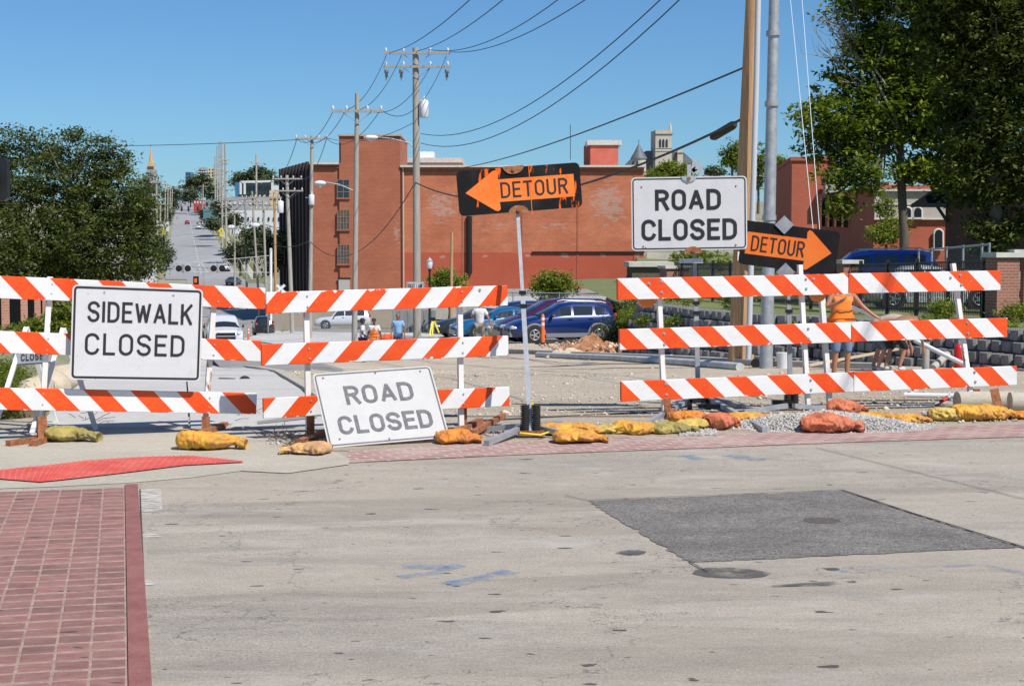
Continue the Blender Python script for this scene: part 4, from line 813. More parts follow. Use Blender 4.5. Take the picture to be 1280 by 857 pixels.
for row in range(7):
    z=.12-.24*row
    s=.17*(row%2)+.05
    while True:
        w_=wallpt(s)
        if w_ is None: break
        p,dr=w_; nrm=V((dr.y,-dr.x,0)).normalized(); nrm=-nrm if nrm.y>0 and nrm.x>0 else nrm
        if nrm.x>0: nrm=-nrm
        q=p+(-nrm)*(.62-.10*row)+(-nrm)*rnd.uniform(-.03,.03); q.z=z
        if z>zg(q.y)-.12: rows.append((row,q,math.atan2(nrm.y,nrm.x)+PI/2))
        s+=.335
rows.sort(key=lambda t:t[1].y)
for row,q,an in rows:
    if cnt<296:
        if cnt<4: o=bm_[cnt]
        else: o=bm_[rnd.randrange(4)].copy(); C.objects.link(o)
        o.parent=rw; o.location=q-rw.location+V((rnd.uniform(-.02,.02),rnd.uniform(-.02,.02),0)); o.rotation_euler=(0,rnd.uniform(-.03,.03),an+rnd.uniform(-.09,.09)); cnt+=1
    else: extra.box(q,(.26,.33,.232),an)
if extra.v: extra.build('blocks_behind',M['block'],rw,kind='stuff')
print('wall blocks',len(rows))
# raised ground behind the wall
ys=[28,31,34,38,43,49,56,66,80,100,130]
def wx(y):
    b=WP
    for a,c in zip(b,b[1:]):
        if y<=c.y: return a.x+(c.x-a.x)*(y-a.y)/(c.y-a.y)
    return b[-1].x+ (y-b[-1].y)*(-.0)+ (0 if y<66 else 0)
def pz(y): return .22 if y<31 else .22-.42*(y-31)/18 if y<49 else -.2-.006*(y-49)
vs=[];n_=7
for y in ys:
    x0=wx(y)+.62 if y<52 else WP[-1].x+1.2
    for a in(0,2,5,9,16,40,120): vs.append((x0+a+.05,y,pz(y)-(.12 if a==0 else 0)))
f0=vs[:n_]; vs=[(x+.3,y-2.6,zg(y-2.6,x)-.12) for x,y,z in f0]+vs; ys=[25.4]+ys
MB().add(vs,[(j*n_+i,j*n_+i+1,(j+1)*n_+i+1,(j+1)*n_+i) for j in range(len(ys)-1) for i in range(n_-1)]).build('raised_ground',M['grass'],kind='structure')
rn=random.Random(9); gb=[]
for i in range(30):
    t=rn.random(); y=32+20*t; x=wx(min(y,49))+rn.uniform(.5,2.0); z=pz(y)+rn.uniform(-.1,.1)-.05
    if i>17: y=rn.uniform(41,50); x=wx(min(y,49))+rn.uniform(.3,.8); z=pz(y)-.15
    gb.append((x,y,z,.42,.42,.18))
o=leaves('ground_cover',gb,15000,.045,M['leafm'],None,.2,200,20,.6,.4,kind='stuff'); tagm(o,'low green plants spilling over the top of the block wall','plants')
for i,(px,py,d,rx,rz,m_,lb) in enumerate(((776,405,50,.75,.75,'leafd','brown green bush at the left end of the block wall'),(763,430,50,.5,.5,'leafd','dark low bush beside the red soil heap'),(797,380,51,.6,.35,'leafd','upper bush behind the left end of the block wall'),(853,370,50,.7,.3,'leafl','light bush between the long barricade and the wooden pole'),(920,375,44,.5,.28,'leafm','bush left of the wooden pole'),(1180,386,38,.35,.28,'leafl','tuft of grass below the iron fence'),(1272,392,37,.4,.28,'leafm','grass tuft under the right end of the iron fence'),(1262,415,33,.16,.12,'leafl','small yellow green plant on the block wall right end'))):
    shrub(lb,px,py,d,rx,rz,1500,.05,m_,90+i,clump=.25,asp=.35,group='bushes round the block wall')
# ================================================================ iron fence with brick pillars
M['brick_p']=brick_mat('pillar_brick',(.24,.085,.055),(.33,.14,.09),(.42,.36,.32),1)
M['cap']=mat('stone_cap',(.62,.60,.55),.8,c2=(.5,.48,.43),sc=3)
FP=[V((12.25,40,0)),V((10.5,50,0)),V((6.9,68,0))]
def pillar(p,label,w=.62,h=1.62):
    z0=pz(p.y)-.1; root=thing('brick_pillar',label,'pillar',(p.x,p.y,z0),'brick fence pillars'); m=MB(); m.box((p.x,p.y,z0+h/2),(w,w,h),SA); m.build('shaft',M['brick_p'],root); m=MB(); m.box((p.x,p.y,z0+h+.06),(w+.16,w+.16,.12),SA); m.build('cap',M['cap'],root)
pillar(FP[0],'brick fence pillar with a pale stone cap, right of the long barricade',.6,1.66); pillar(FP[1],'brick fence pillar just right of the right pointing arrow board',.55,1.62); pillar(FP[2],'distant brick fence pillar under the raised road closed sign',1.0,1.35)
def fence(a,b,label,step=.11,post=1.9,hb=1.5):
    root=thing('iron_fence',label,'fence',(a.x,a.y,pz(a.y)),'black iron fence panels'); L=(b-a).length; n=int(L/step); g=MB(); d=(b-a).normalized()
    za=pz(a.y);zb=pz(b.y)
    for i in range(n):
        q=a+d*step*(i+.5); z=za+(zb-za)*i/n; g.beam((q.x,q.y,z+.08),(q.x,q.y,z+hb),.022,.022,up=d)
    g.build('pickets',M['black'],root,kind='stuff')
    for zz in(.16,hb-.22,hb-.02): m=MB(); m.beam((a.x,a.y,za+zz),(b.x,b.y,zb+zz),.03,.045); m.build('rail',M['black'],root)
    k=int(L/post)
    for i in range(k): q=a+d*(L*(i+.5)/k); z=za+(zb-za)*(i+.5)/k; m=MB(); m.beam((q.x,q.y,z),(q.x,q.y,z+hb+.1),.09,.09,up=d); m.build('fence_post',M['black'],root)
fence(FP[1],FP[0],'black iron fence panel between the two nearer brick pillars'); fence(FP[2],FP[1],'black iron fence panel between the middle and the distant pillar')
fence(FP[0]+V((.35,-1.2,0)),FP[0]+V((5.5,-1.6,0)),'black iron fence panel at the right edge before bright brickwork',hb=1.55,post=5)
bw=MB(); bw.box((FP[0].x+3.1,FP[0].y+.15,.75),(5.0,.4,1.75),-.08); o=bw.build('brick_wall',brick_mat('lit_brick',(.42,.13,.065),(.52,.20,.11),(.62,.55,.48),1),origin=(FP[0].x+3.1,FP[0].y+.15,-.1)); tagm(o,'bright brick wall behind the iron fence at the right edge','wall')
bw=MB(); bw.box((FP[0].x+3.1,FP[0].y+.1,1.70),(5.6,.75,.13),-.08); bw.build('cap',M['cap'],o)
# ================================================================ cars
def paint(name,c,met=.25): return mat(name,c,.3,met,coat=.8)
PT={}
def car(label,cat,loc,hd,L,prof,hw,col,wheels,wr=.33,ws=None,kind='x',group='cars parked behind the works',trim='black',roofrails=False):
    """prof: stations (x from nose, z bottom, z belt, z roof, width factor); hd: heading (direction nose points to)"""
    root=thing('parked_car',label,cat,loc,group); b=V(loc); f=V((math.cos(hd),math.sin(hd),0)); s=V((-f.y,f.x,0))
    pm=PT.setdefault(col,paint('car_paint_%d'%len(PT),col)); T=lambda x,y,z: b+f*(L/2-x)+s*y+V((0,0,z))
    def ring(q):
        x,zb,zs,zr,wf=q; w=hw*wf; cab=min(1,max(0,(zr-zs)/.45)); hr=w*(.93-.20*cab)
        return [(x,w*.80,zb),(x,w*.97,zb+.13),(x,w,(zb+zs)/2+.05),(x,w*.965,zs-.03),(x,w*.93,zs+.02),(x,hr,zr-.07),(x,hr*.86,zr-.01),(x,hr*.4,zr+.02),(x,0,zr+.03)]
    def at(x):
        for p,q in zip(prof,prof[1:]):
            if x<=q[0]: t=(x-p[0])/(q[0]-p[0]); return tuple(a+(c-a)*t for a,c in zip(p,q))
        return prof[-1]
    vs=[];n=0
    for q in prof:
        r=ring(q); full=r+[(x,-y,z) for x,y,z in r[-2::-1]]; n=len(full); vs+=[T(*k) for k in full]
    m=MB(); N_=len(prof); m.add(vs,[(i*n+j,i*n+(j+1)%n,(i+1)*n+(j+1)%n,(i+1)*n+j) for i in range(N_-1) for j in range(n)]+[tuple(range(n))[::-1],tuple(range((N_-1)*n,N_*n))],0,True); bo=m.build('body',pm,root)
    for sx in wheels:
        for sy in(1,-1):
            c=T(sx,sy*(hw-.11),wr); wh=MB(); wh.tube([c-s*.11*sy,c-s*.02*sy,c+s*.10*sy,c+s*.115*sy],[wr*.96,wr,wr,wr*.9],22); wo=wh.build('wheel',M['tyre'],root)
            rm=MB(); rm.disc(c+s*.112*sy,wr*.60,s,.02,18,1); rm.disc(c+s*.125*sy,wr*.16,s,.02,10)
            for k in range(5): a=2*PI*k/5; e_=f*math.cos(a)+V((0,0,math.sin(a))); rm.beam(c+s*.128*sy+e_*wr*.1,c+s*.128*sy+e_*wr*.62,.055,.02,up=s)
            rm.tube([c+s*.122*sy+(f*math.cos(a)+V((0,0,math.sin(a))))*wr*.60 for a in[2*PI*k/18 for k in range(19)]],.018,5)
            rm.build('rim',[M['rim'],M['tyre']],wo)
            ar=MB(); pts=[c+s*(.085)*sy+(f*math.cos(a)+V((0,0,math.sin(a))))*(wr+.085) for a in[PI*k/14 for k in range(15)]]; ar.tube(pts,.05,6); ar.build('wheel_arch',M[trim] if trim!='paint' else pm,root)
            ww=MB(); ww.disc(c+s*.0*sy,wr+.07,s,.225,18); ww.build('wheel_well',M['rubber'],root)
    def side(x0,x1,y0=.10,y1=.80,nm='window'):
        for sy in(1,-1):
            pts=[];k=4
            for i in range(k+1): q=ring(at(x0+(x1-x0)*i/k)); a,c=V(q[4]),V(q[5]); e=a.lerp(c,y0); pts.append((e.x,e.y*sy+.012*sy,e.z))
            for i in range(k,-1,-1): q=ring(at(x0+(x1-x0)*i/k)); a,c=V(q[4]),V(q[5]); e=a.lerp(c,y1+.08); pts.append((e.x,e.y*sy+.012*sy,e.z))
            g=MB(); g.add([T(*p) for p in pts],[(i,i+1,2*k+1-i-1,2*k+1-i) for i in range(k)]); g.build(nm,M['glass'],root)
    for (x0,x1) in(ws['side']): side(x0,x1)
    def scr(x0,x1,nm):
        A=at(x0);B=at(x1); ra=ring(A); rb=ring(B); off=.02*(1 if x0<x1 else -1); p=[]
        ia=[5,6,7,8]; 
        pa=[V(ra[k]) for k in ia]; pb=[V(rb[k]) for k in ia]; fa=[q.copy() for q in pa]; 
        top=[V((q.x,q.y,q.z)) for q in pb]; bot=[V((q.x,q.y,q.z)) for q in pa]
        L1=[T(q.x-off,q.y*.95,q.z+.02) for q in bot]+[T(q.x-off,-q.y*.95,q.z+.02) for q in bot[-2::-1]]; L2=[T(q.x-off,q.y*.92,q.z-.03) for q in top]+[T(q.x-off,-q.y*.92,q.z-.03) for q in top[-2::-1]]
        g=MB(); k=len(L1); g.add(L1+L2,[(i,i+1,k+i+1,k+i) for i in range(k-1)],0,True); g.build(nm,M['glass'],root)
    scr(*ws['front'],'windscreen'); scr(*ws['rear'],'rear_window')
    q0=at(.10); q1=at(L-.08)
    for sy in(1,-1):
        g=MB(); g.ball(T(.16,sy*hw*.70,q0[2]-.06),(.20,.20,.10),10,6); g.build('headlight',M['lens'],root)
        g=MB(); g.ball(T(L-.10,sy*hw*.80,q1[2]+.0),(.12,.15,.15),10,6); g.build('tail_light',M['tail'],root)
        g=MB(); g.ball(T(ws['mirror'],sy*(hw+.08),at(ws['mirror'])[2]+.10),(.07,.12,.09),8,6); g.build('mirror',M['black'] if trim!='paint' else pm,root)
        for hx in ws.get('handles',[]): g=MB(); y=ring(at(hx))[3][1]; g.beam(T(hx-.09,sy*(y+.02),at(hx)[2]-.08),T(hx+.09,sy*(y+.02),at(hx)[2]-.08),.03,.03); g.build('handle',M['black'],root)
    g=MB(); zb=q0[1]; g.beam(T(.02,-hw*.78,zb+.12),T(.02,hw*.78,zb+.12),.12,.2); g.build('front_bumper',M[trim] if trim!='paint' else pm,root)
    g=MB(); g.beam(T(L-.04,-hw*.8,zb+.14),T(L-.04,hw*.8,zb+.14),.12,.2); g.build('rear_bumper',M[trim] if trim!='paint' else pm,root)
    g=MB(); g.beam(T(-.01,-hw*.42,q0[2]-.16),T(-.01,hw*.42,q0[2]-.16),.04,.13); g.build('grille',M['black'],root)
    for sy in(1,-1): g=MB(); g.beam(T(wheels[0]+.45,sy*hw*.985,zb+.08),T(wheels[1]-.45,sy*hw*.985,zb+.08),.05,.16); g.build('sill_trim',M[trim] if trim!='paint' else pm,root)
    if roofrails:
        for sy in(1,-1): g=MB(); x0,x1=roofrails; g.tube([T(x0,sy*hw*.62,at(x0+.2)[3]+.04),T(x0+.2,sy*hw*.62,at(x0+.2)[3]+.09),T(x1-.2,sy*hw*.62,at(x1-.2)[3]+.09),T(x1,sy*hw*.62,at(x1-.2)[3]+.04)],.022,6); g.build('roof_rail',M['alu'],root)
    return root
M['lens']=mat('headlight_lens',(.62,.64,.66),.15,.2); M['tail']=mat('tail_lens',(.45,.02,.015),.2); M['cladding']=mat('grey_cladding',(.19,.20,.22),.6)
hatch=[(0,.28,.58,.62,.80),(.12,.22,.68,.74,.90),(.5,.2,.82,.88,.97),(1.1,.2,.93,1.00,1),(1.25,.2,.96,1.06,1),(2.05,.2,1.0,1.50,1),(2.5,.2,1.01,1.56,1),(3.4,.2,1.02,1.55,1),(3.95,.22,1.04,1.47,.98),(4.22,.26,1.06,1.15,.94),(4.36,.34,.95,1.00,.86)]
hws=dict(side=[(1.55,2.42),(2.52,3.3),(3.4,3.85)],front=(1.22,2.05),rear=(4.25,3.9),mirror=1.6,handles=[2.35,3.2])
van=[(0,.28,.60,.66,.80),(.12,.22,.72,.78,.90),(.5,.2,.88,.93,.97),(.95,.2,1.0,1.08,1),(2.0,.2,1.08,1.66,1),(2.6,.2,1.08,1.74,1),(4.4,.2,1.1,1.72,1),(4.75,.22,1.1,1.6,.98),(4.95,.26,1.1,1.2,.95),(5.05,.34,.95,1.0,.86)]
vws=dict(side=[(1.4,2.5),(2.6,3.6),(3.7,4.5)],front=(.95,2.0),rear=(4.97,4.72),mirror=1.5,handles=[2.4,3.4])
sed=[(0,.26,.56,.60,.80),(.12,.2,.64,.70,.90),(.6,.18,.80,.84,.97),(1.35,.18,.90,.95,1),(2.1,.18,.93,1.36,1),(2.7,.18,.94,1.43,1),(3.3,.18,.95,1.38,1),(3.95,.2,.96,1.02,1),(4.5,.24,.94,.98,.95),(4.65,.32,.85,.9,.86)]
sws=dict(side=[(1.75,2.65),(2.75,3.5)],front=(1.36,2.1),rear=(3.95,3.3),mirror=1.8,handles=[2.55,3.3])
suv=[(0,.36,.70,.74,.84),(.12,.3,.86,.92,.92),(.5,.28,1.0,1.04,.98),(1.35,.28,1.08,1.12,1),(2.0,.28,1.12,1.70,1),(2.6,.28,1.13,1.80,1),(4.2,.28,1.14,1.80,1),(4.6,.3,1.14,1.72,.98),(4.82,.32,1.14,1.2,.95),(4.9,.4,1.0,1.05,.88)]
xws=dict(side=[(1.75,2.6),(2.7,3.55),(3.65,4.4)],front=(1.36,2.0),rear=(4.84,4.58),mirror=1.75,handles=[2.5,3.45])
HD=math.atan2(-SR.y,-SR.x)   # nose towards the street
def parkz(d): return zg(d)+.035
def pcar(nosepx,d,*a,dz=0,**k):
    L=a[2]; x=P(nosepx,420,d).x; c=V((x,d,0))+SR*L/2; c.z=parkz(c.y)+dz; return c
def place(nosepx,d,label,cat,L,prof,hw,col,wh,ws,dz=0,hd=HD,**k):
    x=P(nosepx,420,d).x; n_=V((x,d,0)); c=n_-V((math.cos(hd),math.sin(hd),0))*L/2; c.z=parkz(d)+dz; return car(label,cat,c,hd,L,prof,hw,col,wh,ws=ws,**k)
hdv=HD+.03
place(633.5,63,'bright blue hatchback with grey lower trim, nearest of the parked row','car',4.36,hatch,.88,(.004,.022,.13),(.92,3.52),hws,hd=hdv,trim='cladding',roofrails=(2.2,3.9))
place(621,66.2,'dark purple minivan with pink reflections parked behind the blue hatchback','minivan',5.05,van,.98,(.07,.012,.06),(1.0,3.95),vws,hd=hdv,trim='paint')
place(605,69.5,'tan saloon with its bonnet between the purple van and the teal car','car',4.65,sed,.90,(.38,.32,.22),(.95,3.65),sws,hd=hdv,trim='paint')
place(566,73,'teal blue saloon parked behind the man in the white shirt','car',4.65,sed,.90,(.01,.13,.30),(.95,3.65),sws,hd=hdv,trim='paint')
place(584,76.5,'dark blue minivan fifth in the parked row','minivan',5.05,van,.98,(.012,.03,.11),(1.0,3.95),vws,hd=hdv,trim='paint')
place(541,80.5,'charcoal saloon farthest left in the parked row','car',4.75,[tuple(q) for q in sed[:-1]]+[(4.75,.32,.85,.9,.86)],.92,(.03,.035,.04),(.95,3.65),sws,hd=hdv,trim='paint',dz=0)
place(737,78,'grey van with its tail lamps beyond the blue hatchback roof','minivan',5.05,van,.98,(.10,.13,.17),(1.0,3.95),vws,hd=hdv,trim='paint',dz=.1)
place(660,84,'dark red minivan roof visible above the blue hatchback','minivan',5.05,van,.98,(.09,.012,.02),(1.0,3.95),vws,hd=hdv,trim='paint',dz=.1)
# pickup truck coming towards us
pu=[(0,.40,.78,.84,.88),(.10,.34,1.02,1.10,.96),(.6,.32,1.12,1.18,1),(1.4,.32,1.17,1.24,1),(1.95,.32,1.2,1.82,1),(2.5,.32,1.2,1.90,1),(3.2,.32,1.2,1.88,1),(3.45,.32,1.2,1.3,1),(3.5,.32,1.2,1.22,1),(5.4,.36,1.2,1.22,1),(5.5,.45,1.1,1.15,.95)]
pws=dict(side=[(1.9,3.2)],front=(1.42,1.98),rear=(3.47,3.22),mirror=1.8,handles=[2.9])
tx=P(267,400,88).x; car('white pickup truck facing the camera behind the left barricade','pickup truck',(tx,90.7,zg(90,tx)+.03),math.atan2(-SD.y,-SD.x)+.04,5.5,pu,1.0,(.74,.75,.76),(1.0,4.4),.40,ws=pws,group=None,trim='black')
t_=[o for o in C.objects if o.get('label','').startswith('white pickup truck facing')][0]
ff=V((-SD.x,-SD.y,0)); ff=Matrix.Rotation(.04,3,'Z')@ff; ss=V((-ff.y,ff.x,0)); c0=V(t_.location)+ff*2.78
g=MB(); g.box(c0+V((0,0,.82)),(.10,.12,.42)); 
g=MB(); g.beam(c0+ss*.52+V((0,0,.83)),c0-ss*.52+V((0,0,.83)),.10,.40); g.build('grille',M['black'],t_); g=MB(); g.beam(c0+ss*.50+V((0,0,.84))+ff*.05,c0-ss*.50+V((0,0,.84))+ff*.05,.03,.05); g.build('grille_bar',M['alu'],t_)
# other vehicles
tx=P(325,400,150).x; car('black car seen from behind farther down the street beside the small cone','car',(tx,152,zg(150,tx)+.02),math.atan2(SD.y,SD.x),4.9,suv,.95,(.015,.017,.02),(.95,3.85),.36,ws=xws,group=None,trim='black')
tx=P(395,400,142).x; car('white sport utility car parked side on behind the chain link fence','car',(tx+2.4,142,zg(142,tx)+.03),PI+.05,4.9,suv,.93,(.72,.73,.74),(.95,3.85),.37,ws=xws,group=None,trim='cladding')
car('blue estate car above the right pointing arrow board, behind the iron fence','car',(P(1080,330,62).x,62,pz(62)+.02),PI-.05,5.6,[(a*1.143,b,c+.12,d+.17 if d>1.2 else d+.1,e) for a,b,c,d,e in suv],.98,(.02,.11,.60),(1.1,4.4),.38,ws=dict(side=[(2.0,2.95),(3.05,4.0),(4.12,5.0)],front=(1.56,2.28),rear=(5.53,5.24),mirror=2.0,handles=[2.9,3.9]),group=None,trim='paint',roofrails=(2.5,5.0))
car('white car behind the iron fence between the two nearer brick pillars','car',(P(1162,360,54).x,54,pz(54)+.02),-.04,4.75,[tuple(q) for q in sed[:-1]]+[(4.75,.32,.85,.9,.86)],.92,(.72,.74,.77),(.95,3.75),.33,ws=sws,group=None,trim='paint')
# small cars on the far street
def far_car(px,py,d,label,col,hd,prof=sed,ws=sws,L=4.65):
    x=P(px,py,d).x; return car(label,'car',(x,d,zg(d,x)+.04),hd,L,prof,.9,col,(.95,3.65),ws=ws,group=None,trim='black')
up=math.atan2(SD.y,SD.x)
far_car(292,348,285,'dark grey car turning onto the far street below the crossing signal',(.07,.09,.10),up-.35)
far_car(281.5,337,325,'white car on the right side of the far street behind the crossing arm',(.7,.7,.72),up)
far_car(234,274,610,'red car driving away up the far hill',(.42,.02,.02),up)
far_car(248,282,560,'small white car halfway up the far hill',(.7,.7,.7),up)
far_car(338,350,240,'blue car at the far junction beside the white crossing mast',(.01,.12,.5),up-1.4)
far_car(222,253,1150,'white car near the top of the far hill',(.7,.7,.7),up); far_car(227,252,1180,'second pale car near the top of the far hill, right of the first',(.6,.6,.62),up)
# ================================================================ main brick building
BD=200.0; px_=BD/F
def Bx(px): return P(px,300,BD).x
def Bz(py): return P(640,py,BD).z
def wl(px,py): return V((Bx(px),BD,Bz(py)))
mb_o=thing('brick_warehouse','long four storey orange brick warehouse with a stair tower and black clad side','building',(Bx(600),BD,-6))
pat=[(Bx(552)-Bx(600),Bz(258)+6,3.0,3.2,0),(Bx(760)-Bx(600),Bz(255)+6,3.0,3.4,.1),(Bx(497)-Bx(600),Bz(292)+6,.9,3.8,-.2),(Bx(690)-Bx(600),Bz(282)+6,4.0,1.6,-.3),(Bx(620)-Bx(600),Bz(280)+6,4.5,1.6,-.35),
 (Bx(553)-Bx(600),Bz(321)+6,.55,.3,.3),(Bx(606)-Bx(600),Bz(320)+6,.5,.3,.3),(Bx(659)-Bx(600),Bz(319)+6,.5,.3,.3),(Bx(706)-Bx(600),Bz(319)+6,.7,.4,.3),(Bx(754)-Bx(600),Bz(318)+6,.5,.3,.3),(Bx(797)-Bx(600),Bz(317)+6,.6,.5,.3)]
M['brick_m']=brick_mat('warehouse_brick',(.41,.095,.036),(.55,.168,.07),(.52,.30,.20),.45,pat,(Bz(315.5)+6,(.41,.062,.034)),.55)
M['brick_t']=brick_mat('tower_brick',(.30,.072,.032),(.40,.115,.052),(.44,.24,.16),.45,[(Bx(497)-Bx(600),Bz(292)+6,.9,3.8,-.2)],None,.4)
def pan(name,x0,x1,y0,y1,yd0,yd1,m,par=None):  # box between pixel columns/rows, world depth yd0..yd1
    g=MB(); a=V((Bx(x0),yd0,Bz(y1))); b=V((Bx(x1),yd1,Bz(y0))); g.box((a+b)/2,b-a); return g.build(name,m,par or mb_o,origin=(mb_o.location if par is None else None))
pan('wall',501,805,209,400,BD+.35,BD+45,M['brick_m']); g=MB()
lw=MB(); A=V((Bx(388.5),BD+.3,-7)); 
far=P(351,300,221); lw.poly([V((A.x,A.y,-7)),V((Bx(502),A.y,-7)),V((Bx(502),221,-7)),V((far.x,221,-7))]); 
def prism(pts,z0,z1,name,m,par):
    g=MB(); n=len(pts); g.add([V((p[0],p[1],z0)) for p in pts]+[V((p[0],p[1],z1)) for p in pts],[tuple(range(n))[::-1],tuple(range(n,2*n))]+[(i,(i+1)%n,n+(i+1)%n,n+i) for i in range(n)]); return g.build(name,m,par)
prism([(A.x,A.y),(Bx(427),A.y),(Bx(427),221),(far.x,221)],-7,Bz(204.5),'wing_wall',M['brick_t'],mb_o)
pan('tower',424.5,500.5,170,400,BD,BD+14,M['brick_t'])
for (x0,x1,y) in((422.8,502,167.5),(388,424,203.0),(500.7,806.5,206.5)): pan('parapet_cap',x0,x1,y,y+2.6,BD-.25,BD+(14 if y<170 else 20),M['cap'] if y>170 else M['conc'])
pan('cornice',501,805,213.6,214.8,BD+.12,BD+.34,M['brick_t']); pan('cornice',389,424.3,209,210.2,BD+.1,BD+.29,M['brick_t'])
for x in(501.5,577.5,651.5,721.5,792.5): pan('pilaster_line',x,x+1.6,214.8,360,BD+.28,BD+.349,M['brick_t'])
pan('string_course',665,806,314.2,316.2,BD+.15,BD+.345,M['black']); pan('foundation',500,805.6,361,399,BD+.1,BD+.347,M['conc'])
g=MB(); g.tube([V((Bx(586.5),BD+.15,Bz(270))),V((Bx(586.5),BD+.15,Bz(342)))],.35,8); g.build('drain_pipe',M['black'],mb_o)
g=MB(); g.tube([V((Bx(504),BD+.2,Bz(209))),V((Bx(504),BD+.2,Bz(360)))],.12,8); g.build('downpipe',mat('cream_pipe',(.5,.36,.26),.7),mb_o)
def window(x0,x1,y0,y1,gl='glass',nx=3,ny=3):
    f=pan('window',x0,x1,y0,y1,BD-.03,BD+.12,M[gl]); 
    g=MB(); X0,X1,Z0,Z1=Bx(x0),Bx(x1),Bz(y1),Bz(y0)
    for i in range(nx+1): x=X0+(X1-X0)*i/nx; g.beam((x,BD-.05,Z0),(x,BD-.05,Z1),.07,.05,up=(0,1,0))
    for i in range(ny+1): z=Z0+(Z1-Z0)*i/ny; g.beam((X0,BD-.055,z),(X1,BD-.055,z),.05,.07)
    g.build('frame',mat('window_frame',(.22,.15,.11),.7) if 'wf' not in M else M['wf'],f); g=MB(); g.beam((X0-.1,BD-.1,Z0-.08),(X1+.1,BD-.1,Z0-.08),.2,.14); g.build('sill',M['brick_t'],f)
    return f
M['wf']=mat('window_frame',(.25,.17,.12),.7); M['pane2']=mat('dusty_pane',(.16,.12,.09),.35,c2=(.05,.05,.05),sc=1.5)
window(422,437,224.6,247.5,'glass',2,3); window(422,437,263,287,'pane2',4,3); window(422,437,306,330,'pane2',4,3)
pan('window',423,437,349,366,BD-.03,BD+.12,mat('grey_board',(.42,.40,.37),.8)); pan('lintel',422,438,347,349,BD-.06,BD+.12,M['black'])
rb=MB(); n=9
for i in range(n):
    t=(i+.5)/n; a=V((A.x,A.y)); b=V((far.x,221)); q=a.lerp(b,t); top=Bz(204.5)+.3
    rb.box((q.x-.18,q.y,(top-7)/2),(.35,.9,top+7),.3); 
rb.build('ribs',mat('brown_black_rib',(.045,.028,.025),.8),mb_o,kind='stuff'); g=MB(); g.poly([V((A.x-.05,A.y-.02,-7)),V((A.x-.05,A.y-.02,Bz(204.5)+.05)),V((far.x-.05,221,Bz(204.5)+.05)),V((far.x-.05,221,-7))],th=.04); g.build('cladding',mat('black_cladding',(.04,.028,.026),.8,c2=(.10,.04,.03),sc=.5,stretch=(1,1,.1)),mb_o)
pan('tower_side_shade',424.9,426.6,178,203,BD-.02,BD+.1,M['black'])  # black strip painting the shaded left side of the tower
# roof structures on top
def blockhouse(name,label,x0,x1,y0,y1,d,dep,m,cap=None,group=None,cat='building'):
    a=P(x0,y1,d); b=P(x1,y0,d); root=thing(name,label,cat,((a.x+b.x)/2,d,a.z),group); g=MB(); g.box(((a.x+b.x)/2,d+dep/2,(a.z+b.z)/2),(b.x-a.x,dep,b.z-a.z)); g.build('wall',m,root)
    if cap: g=MB(); g.box(((a.x+b.x)/2,d+dep/2,b.z+.02*d/60),(b.x-a.x+.004*d,dep+.5,.003*d)); g.build('roof',cap,root)
    return root
M['redr']=mat('red_render',(.52,.10,.065),.85,c2=(.60,.16,.11),sc=.6,bump=.2,bsc=10); M['cream']=mat('cream_render',(.62,.53,.38),.85,c2=(.52,.44,.32),sc=.3)
ph=blockhouse('roof_hut','small red lift house on the warehouse roof',738,773,179,209,BD+8,6,M['redr'],M['cap']); 
g=MB(); a=P(730.5,209,BD+12); b=P(738,179,BD+8); g.poly([V((P(738,200,BD+8).x-.03,BD+8,Bz(209)-1)),V((P(738,200,BD+8).x-.03,BD+8,b.z)),V((a.x,BD+14,b.z)),V((a.x,BD+14,Bz(209)-1))],th=.1); g.build('side_wall',mat('dark_red',(.25,.045,.03),.85),ph)
blockhouse('low_roof_block','cream flat roofed block behind the warehouse parapet',501,574,201,214,235,15,M['cream'],M['cap']); blockhouse('low_roof_block','stepped grey roof plant beside the white box on the cream block',506,558,197.5,203,240,10,M['conc'],None)
blockhouse('white_plant_box','white plant box on the roofs right of the stair tower',525,542,189.5,199,238,5,M['white'],None,cat='roof box')
g=MB(); q=P(713,200,BD+5); g.tube([q,P(713,156,BD+5)],.04,6); g.build('antenna',M['wire'],origin=q); tagm(bpy.data.objects['antenna'],'thin aerial standing on the warehouse roof','aerial')
# ================================================================ stone tower with turret, far behind
d=320; e=d/F; M['lime']=mat('limestone',(.56,.51,.42),.9,c2=(.44,.40,.33),sc=.5,bump=.3,bsc=4); M['slate']=mat('slate_roof',(.10,.11,.13),.6,c2=(.16,.17,.19),sc=.6)
ct=thing('stone_courthouse','castle like limestone building with a battlemented tower and conical turret, behind the warehouse','building',(P(825,215,d).x,d,P(825,240,d).z))
def cb(name,x0,x1,y0,y1,dd,dep,m,sk=0):
    a=P(x0,y1,d); b=P(x1,y0,d); g=MB(); g.box(((a.x+b.x)/2,d+dd+dep/2,(a.z+b.z)/2),(b.x-a.x,dep,b.z-a.z)); return g.build(name,m,ct)
cb('tower_wall',819,840,163,240,0,4,M['lime']); g=MB(); A=P(819.2,240,d);B_=P(813.2,240,d+3.5); zt_=P(819,163,d).z
g.poly([V((A.x,d+.02,A.z)),V((A.x,d+.02,zt_)),V((B_.x,d+3.5,zt_)),V((B_.x,d+3.5,A.z))],th=.2); g.build('tower_side',M['lime'],ct)
for x in(820,824,828,832,836): cb('battlement',x-.9,x+.9,161.5,163.4,-.02,.6,M['lime'])
cb('string_course',817.5,841,167.3,168.3,-.15,1,M['slate']); cb('string_course',819,840.4,184.8,185.4,-.1,1,M['conc']); cb('string_course',819,840.4,188.6,189.2,-.1,1,M['conc'])
